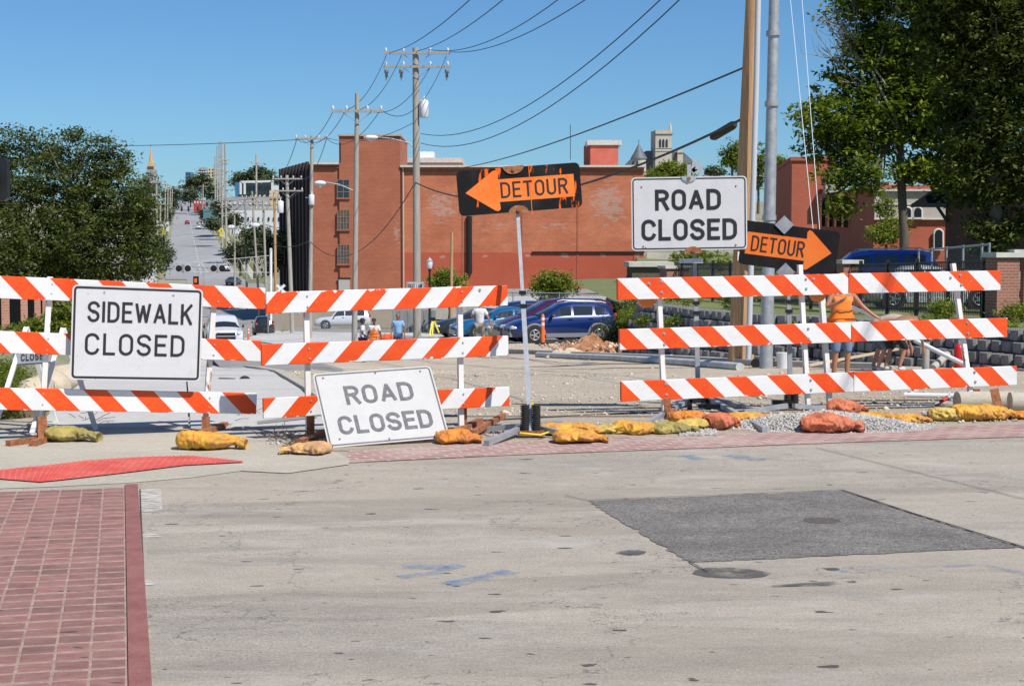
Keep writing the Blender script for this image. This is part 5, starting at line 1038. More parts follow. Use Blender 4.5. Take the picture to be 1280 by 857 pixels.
for x in(825.2,829.3,833.5):
    pts=[(x-1.25,184),(x+1.25,184),(x+1.25,176),(x+.9,174.6),(x,173.8),(x-.9,174.6),(x-1.25,176)]; g=MB(); g.poly([P(a,b,d-.06) for a,b in pts][::-1],th=.05); g.build('window',M['glass'],ct)
g=MB(); p=P(838,164,d+1); g.tube([p,P(838,160,d+1)],1.9*e,6); g.tube([P(838,160,d+1),P(838,152.5,d+1)],[1.7*e,.15*e],6); g.build('pinnacle',M['lime'],ct)
g=MB(); g.tube([P(798.5,232,d-2),P(798.5,198.5,d-2)],9*e,20); g.build('turret',M['lime'],ct); g=MB(); g.tube([P(798.5,198.8,d-2),P(798.5,197,d-2),P(798.5,190,d-2),P(798.5,182,d-2),P(798.5,179.5,d-2)],[10.3*e,9.8*e,5.6*e,1.6*e,.4*e],20); g.build('turret_roof',M['slate'],ct); g=MB(); g.tube([P(798.5,180,d-2),P(798.5,174.5,d-2)],.35*e,6); g.build('finial',M['black'],ct)
for x in(791,796.5): g=MB(); g.poly([P(a,b,d-2-9*e-.05) for a,b in((x-1.2,206),(x+1.2,206),(x+1.2,202),(x,201),(x-1.2,202))][::-1],th=.3); g.build('window',M['glass'],ct)
g=MB(); g.poly([P(a,b,d+6) for a,b in((775,212),(868,212),(862,201),(852,192),(812,190),(806,190),(788,199))][::-1],th=4); g.build('main_roof',M['slate'],ct)
cb('chimney',847.5,854.5,187,214,1,2.5,M['lime']); cb('chimney_cap',847,855,189.6,190.6,.8,3,M['conc']); cb('chimney_pot',848,851,184.6,187.2,1.2,1.2,M['bark']); cb('gable',857,866,205,216,2,3,M['lime']); cb('wall',782,868,207,240,3,8,M['lime'])
# ================================================================ brick buildings on the right
M['brick_r']=brick_mat('red_brick',(.34,.065,.03),(.42,.10,.05),(.38,.16,.10),1,None,None,.25); M['brick_g']=brick_mat('grey_painted_brick',(.36,.30,.25),(.46,.39,.33),(.52,.49,.44),1,[(0,4,3,3,0)],None,.3)
def corner_bld(name,label,pxc,pxl,pxr,yt,yb,d,dfar,m):
    c=P(pxc,yt,d); l=P(pxl,yt,dfar); r=P(pxr,yt,d); z1=c.z; z0=P(pxc,yb,d).z; root=thing(name,label,'building',(c.x,d,z0)); prism([(c.x,d),(r.x,d),(r.x,dfar),(l.x,dfar)],z0,z1,'wall',m,root); prism([(c.x-.15,d-.15),(r.x+.1,d-.15),(r.x+.1,dfar),(l.x-.15,dfar)],z1,z1+.3,'parapet',m,root); return root
r1=corner_bld('brick_building','red brick block with one sunlit and one shaded wall behind the galvanised pole',990,966,1046,201,345,128,150,M['brick_r'])
for x,y0,y1 in((975,228,246),(972.5,229,246)): pass
for y in((212,215.5),(222,226)):
    g=MB(); a=P(1030,y[1],127.9); b=P(1044,y[0],127.9); g.box(((a.x+b.x)/2,127.9,(a.z+b.z)/2),(b.x-a.x,.2,b.z-a.z)); g.build('window',M['glass'],r1)
g=MB(); a=P(1028.5,245,127.7); b=P(1050,228,127.7); g.box(((a.x+b.x)/2,127.2,(a.z+b.z)/2),(b.x-a.x,1,b.z-a.z)); g.build('grey_annex',M['conc'],r1)
r3=corner_bld('stone_building','old building with arched windows, pale upper storey over red brick, behind the slim trunk',1092.5,1022,1190,238,345,95,113,M['brick_r'])
def r3b(name,x0,x1,y0,y1,o,m,t=.15):
    a=P(x0,y1,95-o); b=P(x1,y0,95-o); g=MB(); g.box(((a.x+b.x)/2,95-o,(a.z+b.z)/2),(b.x-a.x,t,b.z-a.z)); return g.build(name,m,r3)
r3b('upper_storey',1093,1190,238.5,273.5,.08,M['brick_g']); r3b('cornice',1092,1190,236.5,239,.22,M['cap'],.4); r3b('band',1092.5,1190,254.5,256,.17,M['cap']); r3b('band',1092.5,1190,272.8,274.5,.17,M['cap']); r3b('quoin',1092.8,1099,239,273,.15,M['lime'])
r3b('roof_box',1104,1122,228,237.5,-3,M['conc'],3); r3b('roof_box',1092.5,1104,229,237.5,-4,mat('dark_plant',(.1,.1,.1),.7),3)
def arch(px,y0,y1,w,o=.20):
    f=MB(); pts=[(px-w/2,y1),(px+w/2,y1)]+[(px+w/2*math.cos(R(a)),y0+w*.42-w*.42*math.sin(R(a))) for a in range(0,181,20)]; f.poly([P(a,b,95-o) for a,b in pts][::-1],th=.1); wo=f.build('window',M['glass'],r3)
    s_=MB(); pts=[(px+(w/2+1.2)*math.cos(R(a)),y0+w*.42-(w*.42+1.4)*math.sin(R(a))) for a in range(0,181,20)]; s_.tube([P(px+w/2+1.2,y1,95-o)]+[P(a,b,95-o) for a,b in pts]+[P(px-w/2-1.2,y1,95-o)],.07,5); s_.build('surround',M['cap'],wo)
    s_=MB(); s_.beam(P(px-w/2-1.5,y1+.8,95-o-.02),P(px+w/2+1.5,y1+.8,95-o-.02),.2,.1); s_.build('sill',M['cap'],wo)
arch(1106.5,260.5,272,8); arch(1134,260.5,272,8); arch(1147,260.5,272,8); arch(1173,288,311,8.5)
for x in(1030.5,1040,1049,1058):  # slots in the shaded side wall
    t_=(1092.5-x)/(1092.5-1022); dd=95+18*t_*.88; p=P(x,265,dd); g=MB(); g.box((P(x,265,dd).x-.12,dd,p.z),(.25,.6,2.6*.75)); g.build('window',M['glass'],r3)
# dark building under the tree with its awning
M['brick_d']=brick_mat('tree_shaded_brick',(.10,.035,.022),(.14,.05,.03),(.10,.07,.06),1,None,None,.3)  # tree shade over this wall is put into the brick colour
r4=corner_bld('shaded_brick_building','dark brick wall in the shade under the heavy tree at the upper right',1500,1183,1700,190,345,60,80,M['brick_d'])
aw=thing('awning','black sloping metal canopy on brackets at the corner of the shaded brick wall','awning',P(1170,265,82)); g=MB()
g.poly([P(1138,256,81),P(1184,256,79),P(1184,229,80.5),P(1176,230,82.5)],th=.08); g.build('roof_sheet',mat('matt_black_roof',(.012,.012,.012),.95,spec=.05),aw)
for k in range(6): g=MB(); g.beam(P(1140+k*8,256,80.9-k*.3),P(1176+k*1.5,231,82.3-k*.3),.06,.06); g.build('rafter',M['black'],aw)
g=MB(); g.beam(P(1140,256.5,80.9),P(1184,256.5,79),.08,.2); g.build('edge_beam',M['black'],aw); g=MB(); g.beam(P(1171,257,80),P(1184,277,79.6),.12,.12); g.build('bracket',M['black'],aw)
# garden level under the raised sign
g=MB(); a=[G(790,372),G(960,372)]; 
sh_=MB(); sh_.poly([P(796,352,150),P(1040,352,150),P(1040,318,210),P(796,318,210)]); sh_.build('lawn',M['grass'],kind='structure')
sh_=MB(); sh_.poly([P(770,400,72),P(1000,400,72),P(1000,350,152),P(770,350,152)]); sh_.build('back_lot',M['plot'],kind='structure')
g=MB(); g.beam(P(808,319,170),P(852,321,170),.6,.7); g.build('long_pipe',M['lime'],origin=P(830,320,170)); tagm(bpy.data.objects['long_pipe'],'pale log like pipe lying on the grass under the raised sign','pipe')
blockhouse('low_shed','low pale shed with a black door opening under the raised road closed sign',790,838,331,352,110,5,M['bark'],M['cap'])
# ================================================================ far town
def box_bld(label,x0,x1,y0,y1,d,m,dep=None,win=None,wm='glass',name='distant_building',roof=None):
    dep=dep or 15; root=blockhouse(name,label,x0,x1,y0,y1+9,d,dep,m,roof)
    if win:
        nx,ny,fx,fy=win
        for j in range(ny):
            for i in range(nx):
                xa=x0+(x1-x0)*(i+.5-fx/2)/nx; xb=x0+(x1-x0)*(i+.5+fx/2)/nx; ya=y0+(y1-y0)*(j+.5-fy/2)/ny; yb=y0+(y1-y0)*(j+.5+fy/2)/ny
                a=P(xa,yb,d-.1);b=P(xb,ya,d-.1); g=MB(); g.box(((a.x+b.x)/2,d-.1,(a.z+b.z)/2),(b.x-a.x,.3,b.z-a.z)); g.build('window',M[wm],root)
    return root
M['fwhite']=mat('far_white',(.62,.62,.61),.8); M['fgrey']=mat('far_grey',(.30,.31,.32),.8,c2=(.38,.38,.38),sc=.1); M['fblue']=mat('far_blue_glass',(.06,.17,.30),.3); M['fteal']=mat('far_teal',(.10,.22,.22),.6); M['ftan']=mat('far_tan',(.62,.46,.26),.8,c2=(.5,.36,.2),sc=.2)
fb=box_bld('modern building with white frame and dark glass on the hill by the pole cluster',303,340,229,243,700,M['glass'],win=(8,1,.9,.9)); 
for (a,b) in(((301,243),(301,227.5)),((301,227.5),(342,226.5)),((340.5,243),(340.5,227)),((306,243),(306,229))): g=MB(); g.beam(P(*a,698),P(*b,698),.9,.9,up=(0,1,0)); g.build('frame',M['fwhite'],fb)
box_bld('dark glazed block at the left of the white framed hall',294,301,228,243,705,M['fblue'])
box_bld('long grey roofed shed below the white framed hall',284,342,246,262,600,M['fgrey'],win=(9,1,.5,.2),wm='fwhite'); box_bld('tan steel framed structure at the edge of the black clad wall',337,352,238,264,420,M['ftan'],win=(3,2,.6,.6),wm='cream'); box_bld('white panel roof building above the tan structure',341,352,232,238,560,M['fwhite'])
box_bld('long white warehouse behind the street lamps',288,352,263,284,380,M['fwhite'],win=(10,1,.3,.2)); box_bld('blue glass office block at the hilltop',247,262,213,224,1500,M['fblue'],win=(5,3,.7,.5),wm='fwhite'); box_bld('cream office wing beside the blue glass block',260,268,210,226,1480,M['cream'],win=(2,4,.4,.4)); box_bld('flat roofed top storey of the hilltop office',248,256,209,213,1500,M['fgrey'])
box_bld('blue office end at the left of the hilltop',232,238,215,225,1450,M['fblue'],win=(2,2,.5,.5)); box_bld('teal and white shopfront at the top of the street',219,229,235,243,1290,M['fteal'],win=(4,1,.35,.8),wm='fwhite')
box_bld('white shop with a teal roof sign halfway up the far hill',255,268,264,275,490,M['fwhite'],win=(3,1,.6,.4)); box_bld('teal sign band above the white shop',254,269,261,264,488,M['fteal']); box_bld('small white house left of the far street under the trees',197,209,276,280,520,M['fwhite'],dep=3,win=(3,1,.4,.5)); box_bld('pale house low on the left verge of the far street',176,192,322,345,230,M['fwhite'],dep=2,win=(4,2,.3,.4))
box_bld('grey store right of the far street beside the pole cluster',256,292,250,260,640,M['fgrey'],win=(6,1,.5,.4)); box_bld('red signed shop up the hill',242,256,250,256,760,mat('far_red',(.38,.06,.05),.8),win=(4,1,.5,.5),wm='fwhite'); box_bld('white wall seen through the left tree',60,150,262,300,150,M['fwhite'],dep=1,win=(8,1,.3,.4))
box_bld('tan concrete block wall behind the white parked car',340,540,386,418,160,mat('tan_wall',(.40,.33,.24),.9,c2=(.32,.26,.19),sc=.3),dep=1); 
# church with spire
ch=thing('church','stone church tower with a orange lit and white spire on the far skyline','church',(P(188.5,240,1100).x,1100,P(188,240,1100).z)); e=1100/F
g=MB(); g.box((ch.location.x,1104,P(188,217,1100).z-6),(10*e,8,(240-208)*e)); g.build('tower',M['fgrey'],ch); g=MB(); g.tube([P(188.5,212,1104),P(188.5,208,1104)],[5.6*e,5.2*e],4,cap=True,sm=False); g.build('gable_roof',M['ftan'],ch); g=MB(); g.tube([P(188.5,208,1104),P(188.5,195,1104),P(188.5,184,1104)],[3.2*e,1.5*e,.25*e],8,sm=False); g.build('spire',mat('orange_lit_spire',(.72,.30,.12),.6),ch); g=MB(); g.tube([P(188.5,185,1104),P(188.5,180.5,1104)],.22*e,6); g.build('cross',M['black'],ch)  # orange light on the spire is put into its colour
g=MB(); g.poly([P(a,b,1098.8) for a,b in((183.5,208),(193.5,208),(193.5,203.5),(191,203),(188.5,199),(186,203),(183.5,203.5))][::-1],th=3); g.build('gable',M['ftan'],ch)
# ================================================================ poles and wires
def arm(root,x0,x1,y,d,m,ins=4,th=.11,brace=None):
    a,b=P(x0,y,d-.22),P(x1,y,d-.22); g=MB(); g.beam(a,b,.10,th); g.build('crossarm',M[m],root)
    for k in range(ins): q=a.lerp(b,[.04,.3,.7,.96][k%4] if ins==4 else (k+.5)/ins); g=MB(); g.tube([q+V((0,0,th/2)),q+V((0,0,th/2+.10)),q+V((0,0,th/2+.2))],[.03,.07,.045],8); g.build('insulator',M['pwhite'],root)
    if brace: c=P(brace,y,d-.16); 
    if brace:
        for sx in(-1,1): g=MB(); g.beam(c+V((sx*.75,0,0)),c+V((0,0,-.6)),.04,.03); g.build('brace',M['galv'],root)
def pole(label,tx,ty,bx,d,wpx,arms=(),m='wood',name='utility_pole',group='wooden utility poles',brace=True,base=None):
    t=P(tx,ty,d); b=P(bx,400,d); b.z=(zg(d,b.x) if base is None else base)-.3; r=wpx/2*d/F; root=thing(name,label,'utility pole',(b.x,d,b.z),group); g=MB(); k=10; pts=[b.lerp(t,i/k) for i in range(k+1)]
    g.tube(pts,[r*(1.12-.3*i/k) for i in range(k+1)],14); g.build('pole',M[m],root)
    if 'dense far cluster' in label:
        arms=list(arms)+[(tx-4.2-(k%3),tx+4.2+(k%2)+(by_-ty)*0,ty+24+k*11,2) for k in range(7) for by_ in (0,)]
    for a in arms: arm(root,a[0],a[1],a[2],d,'wood' if m!='galv' else 'galv',a[3] if len(a)>3 else 4,brace=(a[0]+a[1])/2 if brace and d<170 else None,th=.12 if d<170 else .18)
    return root
def transformer(root,px,y0,y1,d,w):
    r=w/2*d/F; a=P(px,y1,d-.15); b=P(px,y0,d-.15); g=MB(); g.tube([a,a.lerp(b,.03),a.lerp(b,.9),b],[r*.92,r,r,r*.75],16); g.tube([b,b+V((0,0,.2))],.05,6); g.build('transformer',M['pwhite'],root); g=MB(); g.beam(a.lerp(b,.7)+V((-r,0,0)),a.lerp(b,.7)+V((-r*2.2,0.1,0)),.06,.06); g.build('hanger',M['galv'],root)
def lamp(root,pts,hx0,hx1,hy,d):
    g=MB(); g.tube([P(a,b,d) for a,b in pts],.035*max(1,d/90),6); g.build('lamp_arm',M['galv'],root); a,b=P(hx0,hy,d),P(hx1,hy,d); g=MB(); g.ball((a+b)/2,(abs(b.x-a.x)/2,.16,.13*max(1,d/90)),12,8); g.tube([(a+b)/2+V((0,0,-.06)),(a+b)/2+V((0,0,-.2))],[.13,.07],10); g.build('lamp_head',M['pwhite'],root)
pA=pole('tall weathered pole with two crossarms and a grey transformer, in front of the warehouse',519.5,60,521.5,82,9.3,[(479,563,66.5),(479,563,83.5)])
for px in(483,501.5,558.5):
    g=MB(); a,b=P(px,87,81.8),P(px,101,81.8); g.tube([a,a.lerp(b,.35),a.lerp(b,.36),a.lerp(b,.7),a.lerp(b,.71),b],[.11,.11,.06,.08,.03,.03],8); g.build('cutout',M['galv'],pA)
transformer(pA,530,125,147,82,11.5); lamp(pA,[(516,184),(512,179),(490,173.5),(472,171.5)],454,473,172,81.7)
pB=pole('weathered pole with one crossarm, standing left of the taller one before the tower',446.5,117,442.5,78,6.6,[(413.5,479,139)]); lamp(pB,[(441,238),(425,231),(408,228)],392,408,229,77.8)
pC=pole('pole with a short crossarm and small transformer at the corner of the black cladding',390,170,387,112,5.0,[(368.5,411,173.5)]); transformer(pC,389.5,243,256,112,7)
pD=pole('pole with two crossarms in front of the black clad wall',358.5,219,365.5,140,5.2,[(340,378,223.5),(343,379,238.5)]); transformer(pD,350.5,251,266,140,8)
pole('short brown post in front of the round tree',565,290,563.5,100,4.2,(),'woodb',group=None,name='wooden_post')
for i,(tx,ty,bx,d,w,arms,lb) in enumerate([(343,240,345,170,3.6,[(316,352,247,6)],'pole at the left edge of the black clad wall with a wide crossarm'),(329,250,334,185,3.2,[(312,345,262,6)],'pole left of the black clad wall with a wide crossarm'),(315,239,325,210,2.8,[(300,332,247,6),(300,332,253,6)],'leaning pole behind the far bushes with doubled crossarms'),(320.5,193,321,400,2.6,[(313,327,204,3)],'tall far pole standing over the white framed hall'),(293,263,294,250,2.4,[(284,302,266,2)],'short pole before the low bushes by the far pavement'),
  (281.5,180,284,330,3.0,[(276,287,200,2),(277,286,214,2)],'nearest and rightmost pole of the dense far cluster'),(277,177,279,420,2.6,[(272,282,205,2),(272,282,218,2)],'second pole of the dense far cluster, tallest top'),(274.4,177.5,276,500,2.4,[(269,280,196,2),(270,279,212,2)],'third pole of the dense far cluster'),(271.6,182,273,580,2.1,[(267,277,208,2)],'fourth pole of the dense far cluster'),(269,195,270.5,700,1.9,[(265,273,206,2),(265,273,219,2)],'fifth pole of the dense far cluster, with a lower top'),(267.8,206,268.5,820,1.6,[(264,272,214,2)],'shortest, leftmost pole of the dense far cluster'),
  (195.5,222,197,300,2.6,[(188,203,228,4),(190,201,244,4)],'far pole left of the street by the dark crown'),(200.5,252,201,330,2.2,[(194,207,255,3)],'shorter pole just right of the first one left of the far street'),(206.7,226,207,460,2.0,[(202,212,231,3)],'third pole left of the far street'),(210,229,210.5,540,1.8,[(206,214,234,3)],'fourth pole left of the far street'),(213,232,213.5,640,1.6,[(209.5,216.5,237,3)],'fifth pole left of the far street'),(215.5,237,215.8,760,1.4,[(212.5,218.5,241,2)],'sixth and smallest pole left of the far street'),
  (254,230,254.5,640,1.5,[(248,260,233,2)],'thin far pole right of the street before the dark tree'),(189,258,189.5,250,2.2,[(180,197,262,3)],'pole half hidden by the big left tree')]): pole(lb,tx,ty,bx,d,w,arms,'wood' if i not in(0,) else 'woodb',group='distant utility poles')
gl=pole('grey steel lamp column by the far pavement',306.5,250,309,230,2.8,(),'galv',name='lamp_column',group=None); gl['category']='street lamp'; lamp(gl,[(308,288),(300,285),(293,284)],284,294,284,229.5)
gl=pole('thin grey lamp column beside the bushy tree',343.5,262,344,200,1.8,(),'galv',name='lamp_column',group=None); gl['category']='street lamp'; lamp(gl,[(343,284),(335,281),(325,281)],313,325,281.5,199.5)
# big near poles
pW=pole('thick brown wooden pole rising out of the picture between the two arrow signs',944,-60,921.5,35,21.5,(),'woodb',group=None,base=-.75)
g=MB(); g.tube([P(949,-60,34.6),P(945.5,100,34.6),P(937,395,34.6),P(935.5,449,34.6)],.062,12); g.build('conduit',mat('conduit_grey',(.50,.52,.54),.6),pW)
for y in(277,352): 
    g=MB(); c=P(939+ (277-y)*.03,y,34.55); g.tube([c-V((.22,0,0)),c+V((.12,0,0))],.02,6); g.build('strap',M['galv'],pW)
g=MB(); s_=Sign('arrow_plate','x',(922,314,34.7),(945,315,34.7),(944,326,34.7),(922,326,34.7),parent=pW); s_.plate('arrow_plate',rrect(s_.w,s_.h,.02),M['white'],0); 
mk=MB(); mk.beam(s_.pt(.15*s_.w,.5*s_.h,.003),s_.pt(.8*s_.w,.5*s_.h,.003),.004,.02,up=tuple(s_.v)); mk.add([s_.pt(.05*s_.w,.5*s_.h,.005),s_.pt(.25*s_.w,.25*s_.h,.005),s_.pt(.25*s_.w,.75*s_.h,.005)],[(0,1,2)]); mk.build('arrow',mat('red_print',(.6,.03,.02),.5),pW)
pS=pole('galvanised steel pole rising out of the picture just right of the wooden pole',969,-60,958,32,15,(),'galv',name='steel_pole',group=None,base=-.6); pS['category']='steel pole'
for y in(42,130,272): g=MB(); q=P(967.5-(y)*.022,y,32); g.tube([q-V((0,0,.05)),q+V((0,0,.05))],.142,16); g.build('band',M['galv'],pS)
def wire(label,a,b,sag,r=.014,n=18,group='overhead wires',cat='wire',m='wire'):
    yb=b[1]; a,b=P(*a),P(*b); pts=[a.lerp(b,i/n)-V((0,0,sag*4*(i/n)*(1-i/n))) for i in range(n+1)]; pts+=[pts[-1]+(pts[-1]-pts[-2]).normalized()*30] if yb<0 and group!='pale guy wires' else []; g=MB(); g.tube(pts,r,5,cap=False); o=g.build('overhead_wire',M[m],origin=a); tagm(o,label,cat,group); return o
fw=[]
for k,(dd,yy) in enumerate(((250,262),(290,250),(330,240),(420,236),(520,238),(620,246))):
    fw.append(((198+k*2.5,yy,dd),(283-k*2.2,yy-3,dd+10),.8,'thin wire spanning the far street, '+('first','second','third','fourth','fifth','sixth')[k]+' counted up the hill'))
up_=fw+[((487,66,82),(600,-12,45),.3,'wire from the left end of the upper crossarm climbing out of the frame'),((521,64,82),(650,-18,45),.3,'wire from the middle of the upper crossarm climbing out of the frame'),((562,65,82),(745,-9,45),.5,'upper of two wires leaving the right end of the upper crossarm'),((536,62,82),(700,-2,50),.6,'wire leaving the small insulator right of the pole top'),
((526,167,82),(835,-9,40),1.2,'upper of the pair of long sagging wires across the sky'),((526,179,82),(862,-12,38),1.35,'lower of the pair of long sagging wires across the sky'),((560,212,110),(929,85,35),.4,'single wire from the warehouse roof up to the thick wooden pole'),
((483,69,82),(417,138,78),.9,'wire between the two near poles, leftmost'),((502,69,82),(431,138,78),.9,'wire between the two near poles, second from the left'),((540,80,82),(459,138,78),.9,'wire between the two near poles, third from the left'),((558,70,82),(477,138,78),1.3,'wire between the two near poles, rightmost'),
((417,138,78),(371,173,112),.8,'wire from the second pole down to the corner pole, leftmost'),((432,138,78),(382,173,112),.8,'wire from the second pole down to the corner pole, middle'),((474,140,78),(408,173,112),.9,'wire from the second pole down to the corner pole, rightmost'),((371,174,112),(343,222,140),.8,'wire from the corner pole to the pole by the black wall, left one'),((408,174,112),(376,222,140),1.0,'wire from the corner pole to the pole by the black wall, right one'),
((518,153,82),(405,171,112),.6,'thin nearly level wire between the tall pole and the corner pole'),((405,173,112),(-40,180,150),.35,'long faint wire crossing the sky to the left edge'),((343,223,140),(284,240,330),1.5,'wire running from the black wall toward the far cluster'),((376,238,140),(320,250,210),1.0,'wire between the black wall pole and the bushes'),
((311,246,210),(283,262,330),.8,'low far wire above the long white warehouse'),((300,253,210),(190,262,250),1.0,'low wire spanning the far street near the crossing'),((328,247,210),(188,240,300),1.0,'wire spanning the far street above the crossing'),((283,228,330),(197,228,300),1.2,'higher wire spanning the far street'),((276,266,420),(207,262,460),1.0,'distant wire over the traffic signals'),
((388,302,112),(519,228,82),2.2,'dark cable dipping between the corner pole and the tall pole'),((340,304,140),(388,300,112),.4,'dark cable between the pole by the black wall and the corner pole')]
for a,b,s_,lb in up_: wire(lb,a,b,s_,.017 if a[2]<100 else .024)
cb_=wire('thick black cable rising from behind the left arrow board to the wooden pole',(519,228,82),(925,150,35),1.25,.032,30,group=None,cat='cable')
g=MB(); a,b=P(890,172,37.3),P(919,155,36.2); g.tube([a,a.lerp(b,.1),a.lerp(b,.9),b],[.06,.10,.10,.06],10); o=g.build('cable_closure',M['rubber'],origin=a); tagm(o,'fat black splice box hanging on the thick cable near the wooden pole','cable box')
for k,(a,b) in enumerate((((1001,-20,60),(1032,384,45)),((986,-20,60),(1026,384,45)))): wire('thin pale guy wire '+('nearer the tree' if k==0 else 'nearer the steel pole')+', coming down to the right arrow board',a,b,0,.011,6,group='pale guy wires',m='pwhite')
# crossing signal on a cantilever
cs=thing('crossing_signal','white cantilever truss with two pairs of black round rail crossing lights','crossing signal',(P(338.6,400,150).x,150,zg(150)))
g=MB(); g.tube([P(338.6,415,150),P(338.6,310,150)],.13,10); g.build('mast',M['white'],cs)
for a,b in(((227,339.8),(338,340.6)),((228,329),(337,319.5)),((228,329),(227,340))): g=MB(); g.tube([P(*a,150),P(*b,150)],.03,6); g.build('truss_tube',M['cap'],cs)
lo=[(227+i*16,339.8) for i in range(7)]; hi=[(235+i*16,328.4-i*1.4) for i in range(7)]; g=MB()
for i in range(7):
    g.tube([P(*lo[i],150),P(*hi[i],150)],.014,5)
    if i<6: g.tube([P(*hi[i],150),P(*lo[i+1],150)],.014,5)
g.build('truss_lattice',M['white'],cs,kind='stuff')
for px in(223.5,234.7,267,277.6): c=P(px,335.5,149.6); g=MB(); g.disc(c,.30,(0,1,0),.04,18); lo_=g.build('light_disc',M['black'],cs); g=MB(); g.tube([c,c+V((0,-.18,0))],[.12,.14],10); g.build('lens',mat('dark_red_lens',(.03,.006,.006),.4),lo_)
for px in(229,271.5): g=MB(); g.beam(P(px,330,149.9),P(px,341,149.9),.12,.08,up=(0,1,0)); g.build('light_bracket',M['galv'],cs)
xs=thing('crossbuck_sign','small white X shaped rail crossing sign before the black clad wall','sign',(P(351,380,140).x,140,zg(140))); 
for s_ in(-1,1): g=MB(); g.beam(P(351-5*s_,356,139.6+.02*s_),P(351+5*s_,365.5,139.6+.02*s_),.03,.22,up=(0,0,1)); g.build('blade',M['white'],xs)
g=MB(); g.tube([P(351,356,139.9),P(351,410,139.9)],.05,8); g.build('post',M['galv'],xs)
def diamond(px,py,d,label,r=.62):
    root=thing('warning_sign',label,'sign',(P(px,py,d).x,d,zg(d)),'yellow warning diamonds'); c=P(px,py,d); g=MB(); g.poly([c+V((r,0,0)),c+V((0,0,r)),c+V((-r,0,0)),c+V((0,0,-r))][::-1],th=.04); g.build('plate',M['yel'],root)
    c2=c-V((0,0,r*1.5)); g=MB(); g.box(c2,(r*1.1,.04,r*.7)); g.build('plaque',M['yel'],root); g=MB(); g.beam(c+V((0,-.06,-r*.5)),c+V((0,-.06,r*.45)),.02,.12,up=(1,0,0)); g.build('symbol',M['black'],root); g=MB(); g.tube([c+V((0,.06,0)),V((c.x,d+.06,zg(d)))],.06,6); g.build('post',M['galv'],root)
diamond(204,287.5,330,'yellow diamond sign on the left verge of the far street',.5); diamond(276.5,288.5,330,'yellow diamond sign on the right verge of the far street',.62)
for i,px in enumerate((227,235.6,247.2)):
    d=500; c=P(px,261,d); root=thing('traffic_signal',('leftmost','middle','rightmost')[i]+' of the three red traffic signals hanging over the far street','traffic light',c,'far hanging signals'); g=MB(); g.box(c,(.55,.4,1.5)); g.build('housing',M['black'],root)
    for k,(m_) in enumerate(('red','off','off')): g=MB(); g.disc(c+V((0,-.22,.45-.45*k)),.17,(0,1,0),.05,12); g.build('lens',M['tail'] if k==0 else M['glass'],root)
    g=MB(); g.tube([c+V((0,0,.7)),c+V((0,0,1.7))],.05,5); g.build('hanger',M['galv'],root)
wire('span wire carrying the three far traffic signals',(212,256,500),(262,256,500),.3,.04,8,group=None)
c=P(245,350.5,190); root=thing('traffic_signal','dark signal head seen from behind above the left barricade rail, with an orange edge','traffic light',c); g=MB(); g.box(c,(.6,.4,1.0)); g.build('housing',M['black'],root); g=MB(); g.box(c+V((0,-.22,0)),(.3,.05,.5)); g.build('cover',M['orange'],root); g=MB(); g.tube([c+V((0,0,-.4)),V((c.x,190,zg(190)))],.08,6); g.build('post',M['galv'],root)
# near traffic signal cut by the left edge
c=P(-9,224,13.5); root=thing('traffic_signal','black traffic signal housing cut by the left edge of the picture','traffic light',c); g=MB(); g.poly([c+V((a,0,b)) for a,b in rrect(.24,.36,.04,5,-.12,-.18)],th=.08); g.build('backplate',M['black'],root); g=MB(); g.tube([c+V((-.02,.0,.0)),c+V((-.02,-.14,-.01))],.09,14,cap=False); g.build('visor',M['black'],root); g=MB(); g.tube([c+V((-.15,.12,2.2)),c+V((-.15,.12,-.1))],.03,8); g.tube([c+V((-.15,.12,.1)),c+V((-.02,.09,.1))],.02,6); g.build('hanger',M['galv'],root)
# lamp post with globe, lane sign
lp=thing('lamp_post','black globe lamp post in front of the warehouse beside the round tree','street lamp',(P(537,400,98).x,98,zg(98))); g=MB(); g.tube([P(537,410,98),P(537,340,98),P(537,336,98)],[.08,.06,.12],10); g.build('post',M['black'],lp); g=MB(); g.tube([P(537,336,98),P(537,333,98),P(537,328,98),P(537,325.5,98)],[.10,.17,.19,.17],14); g.build('globe',M['pwhite'],lp); g=MB(); g.tube([P(537,326,98),P(537,323.5,98),P(537,321.5,98)],[.22,.10,.02],14); g.build('cap',M['galv'],lp)
s7=Sign('lane_sign','small white right lane sign on the tall pole just above the middle barricade',(508.5,352,80),(530.3,352,80),(530.3,376,80),(508.5,376,80)); s7.plate('panel',rrect(s7.w,s7.h,.04),M['signface'],0); s7.text('RIGHT LANE',.07,.93,.64,.90,.026,M['signblk']); s7.border(.02,.02,.03,M['signblk'])
# chain link fences and sheet fence
def chain(label,a,b,h,post=3.,mid=True,step=.22):
    root=thing('chain_link_fence',label,'fence',a,'chain link fences'); L=(b-a).length; d=(b-a).normalized(); g=MB(); n=int(L/step); up_v=V((0,0,1)); nn=V((-d.y,d.x,0))
    for s_ in(1,-1):
        k=-int(h/step)
        while k<n:
            x0=k*step; x1=x0+h; z0,z1=0,h
            if x0<0: z0=-x0; x0=0
            if x1>L: z1=h-(x1-L); x1=L
            if x1>x0:
                p=a+d*x0+V((0,0,z0 if s_>0 else h-z0)); q=a+d*x1+V((0,0,z1 if s_>0 else h-z1)); w=V((0,0,.007)); g.add([p-w,q-w,q+w,p+w],[(0,1,2,3)])
            k+=1
    g.build('mesh',M['galv'],root,kind='stuff'); g=MB(); g.tube([a+up_v*h,b+up_v*h],.03,6); g.build('top_rail',M['galv'],root)
    k=int(L/post)+1
    for i in range(k+1): q=a+d*min(L,i*post); g=MB(); g.tube([q,q+up_v*(h+.05)],.035,6); g.build('fence_post',M['galv'],root)
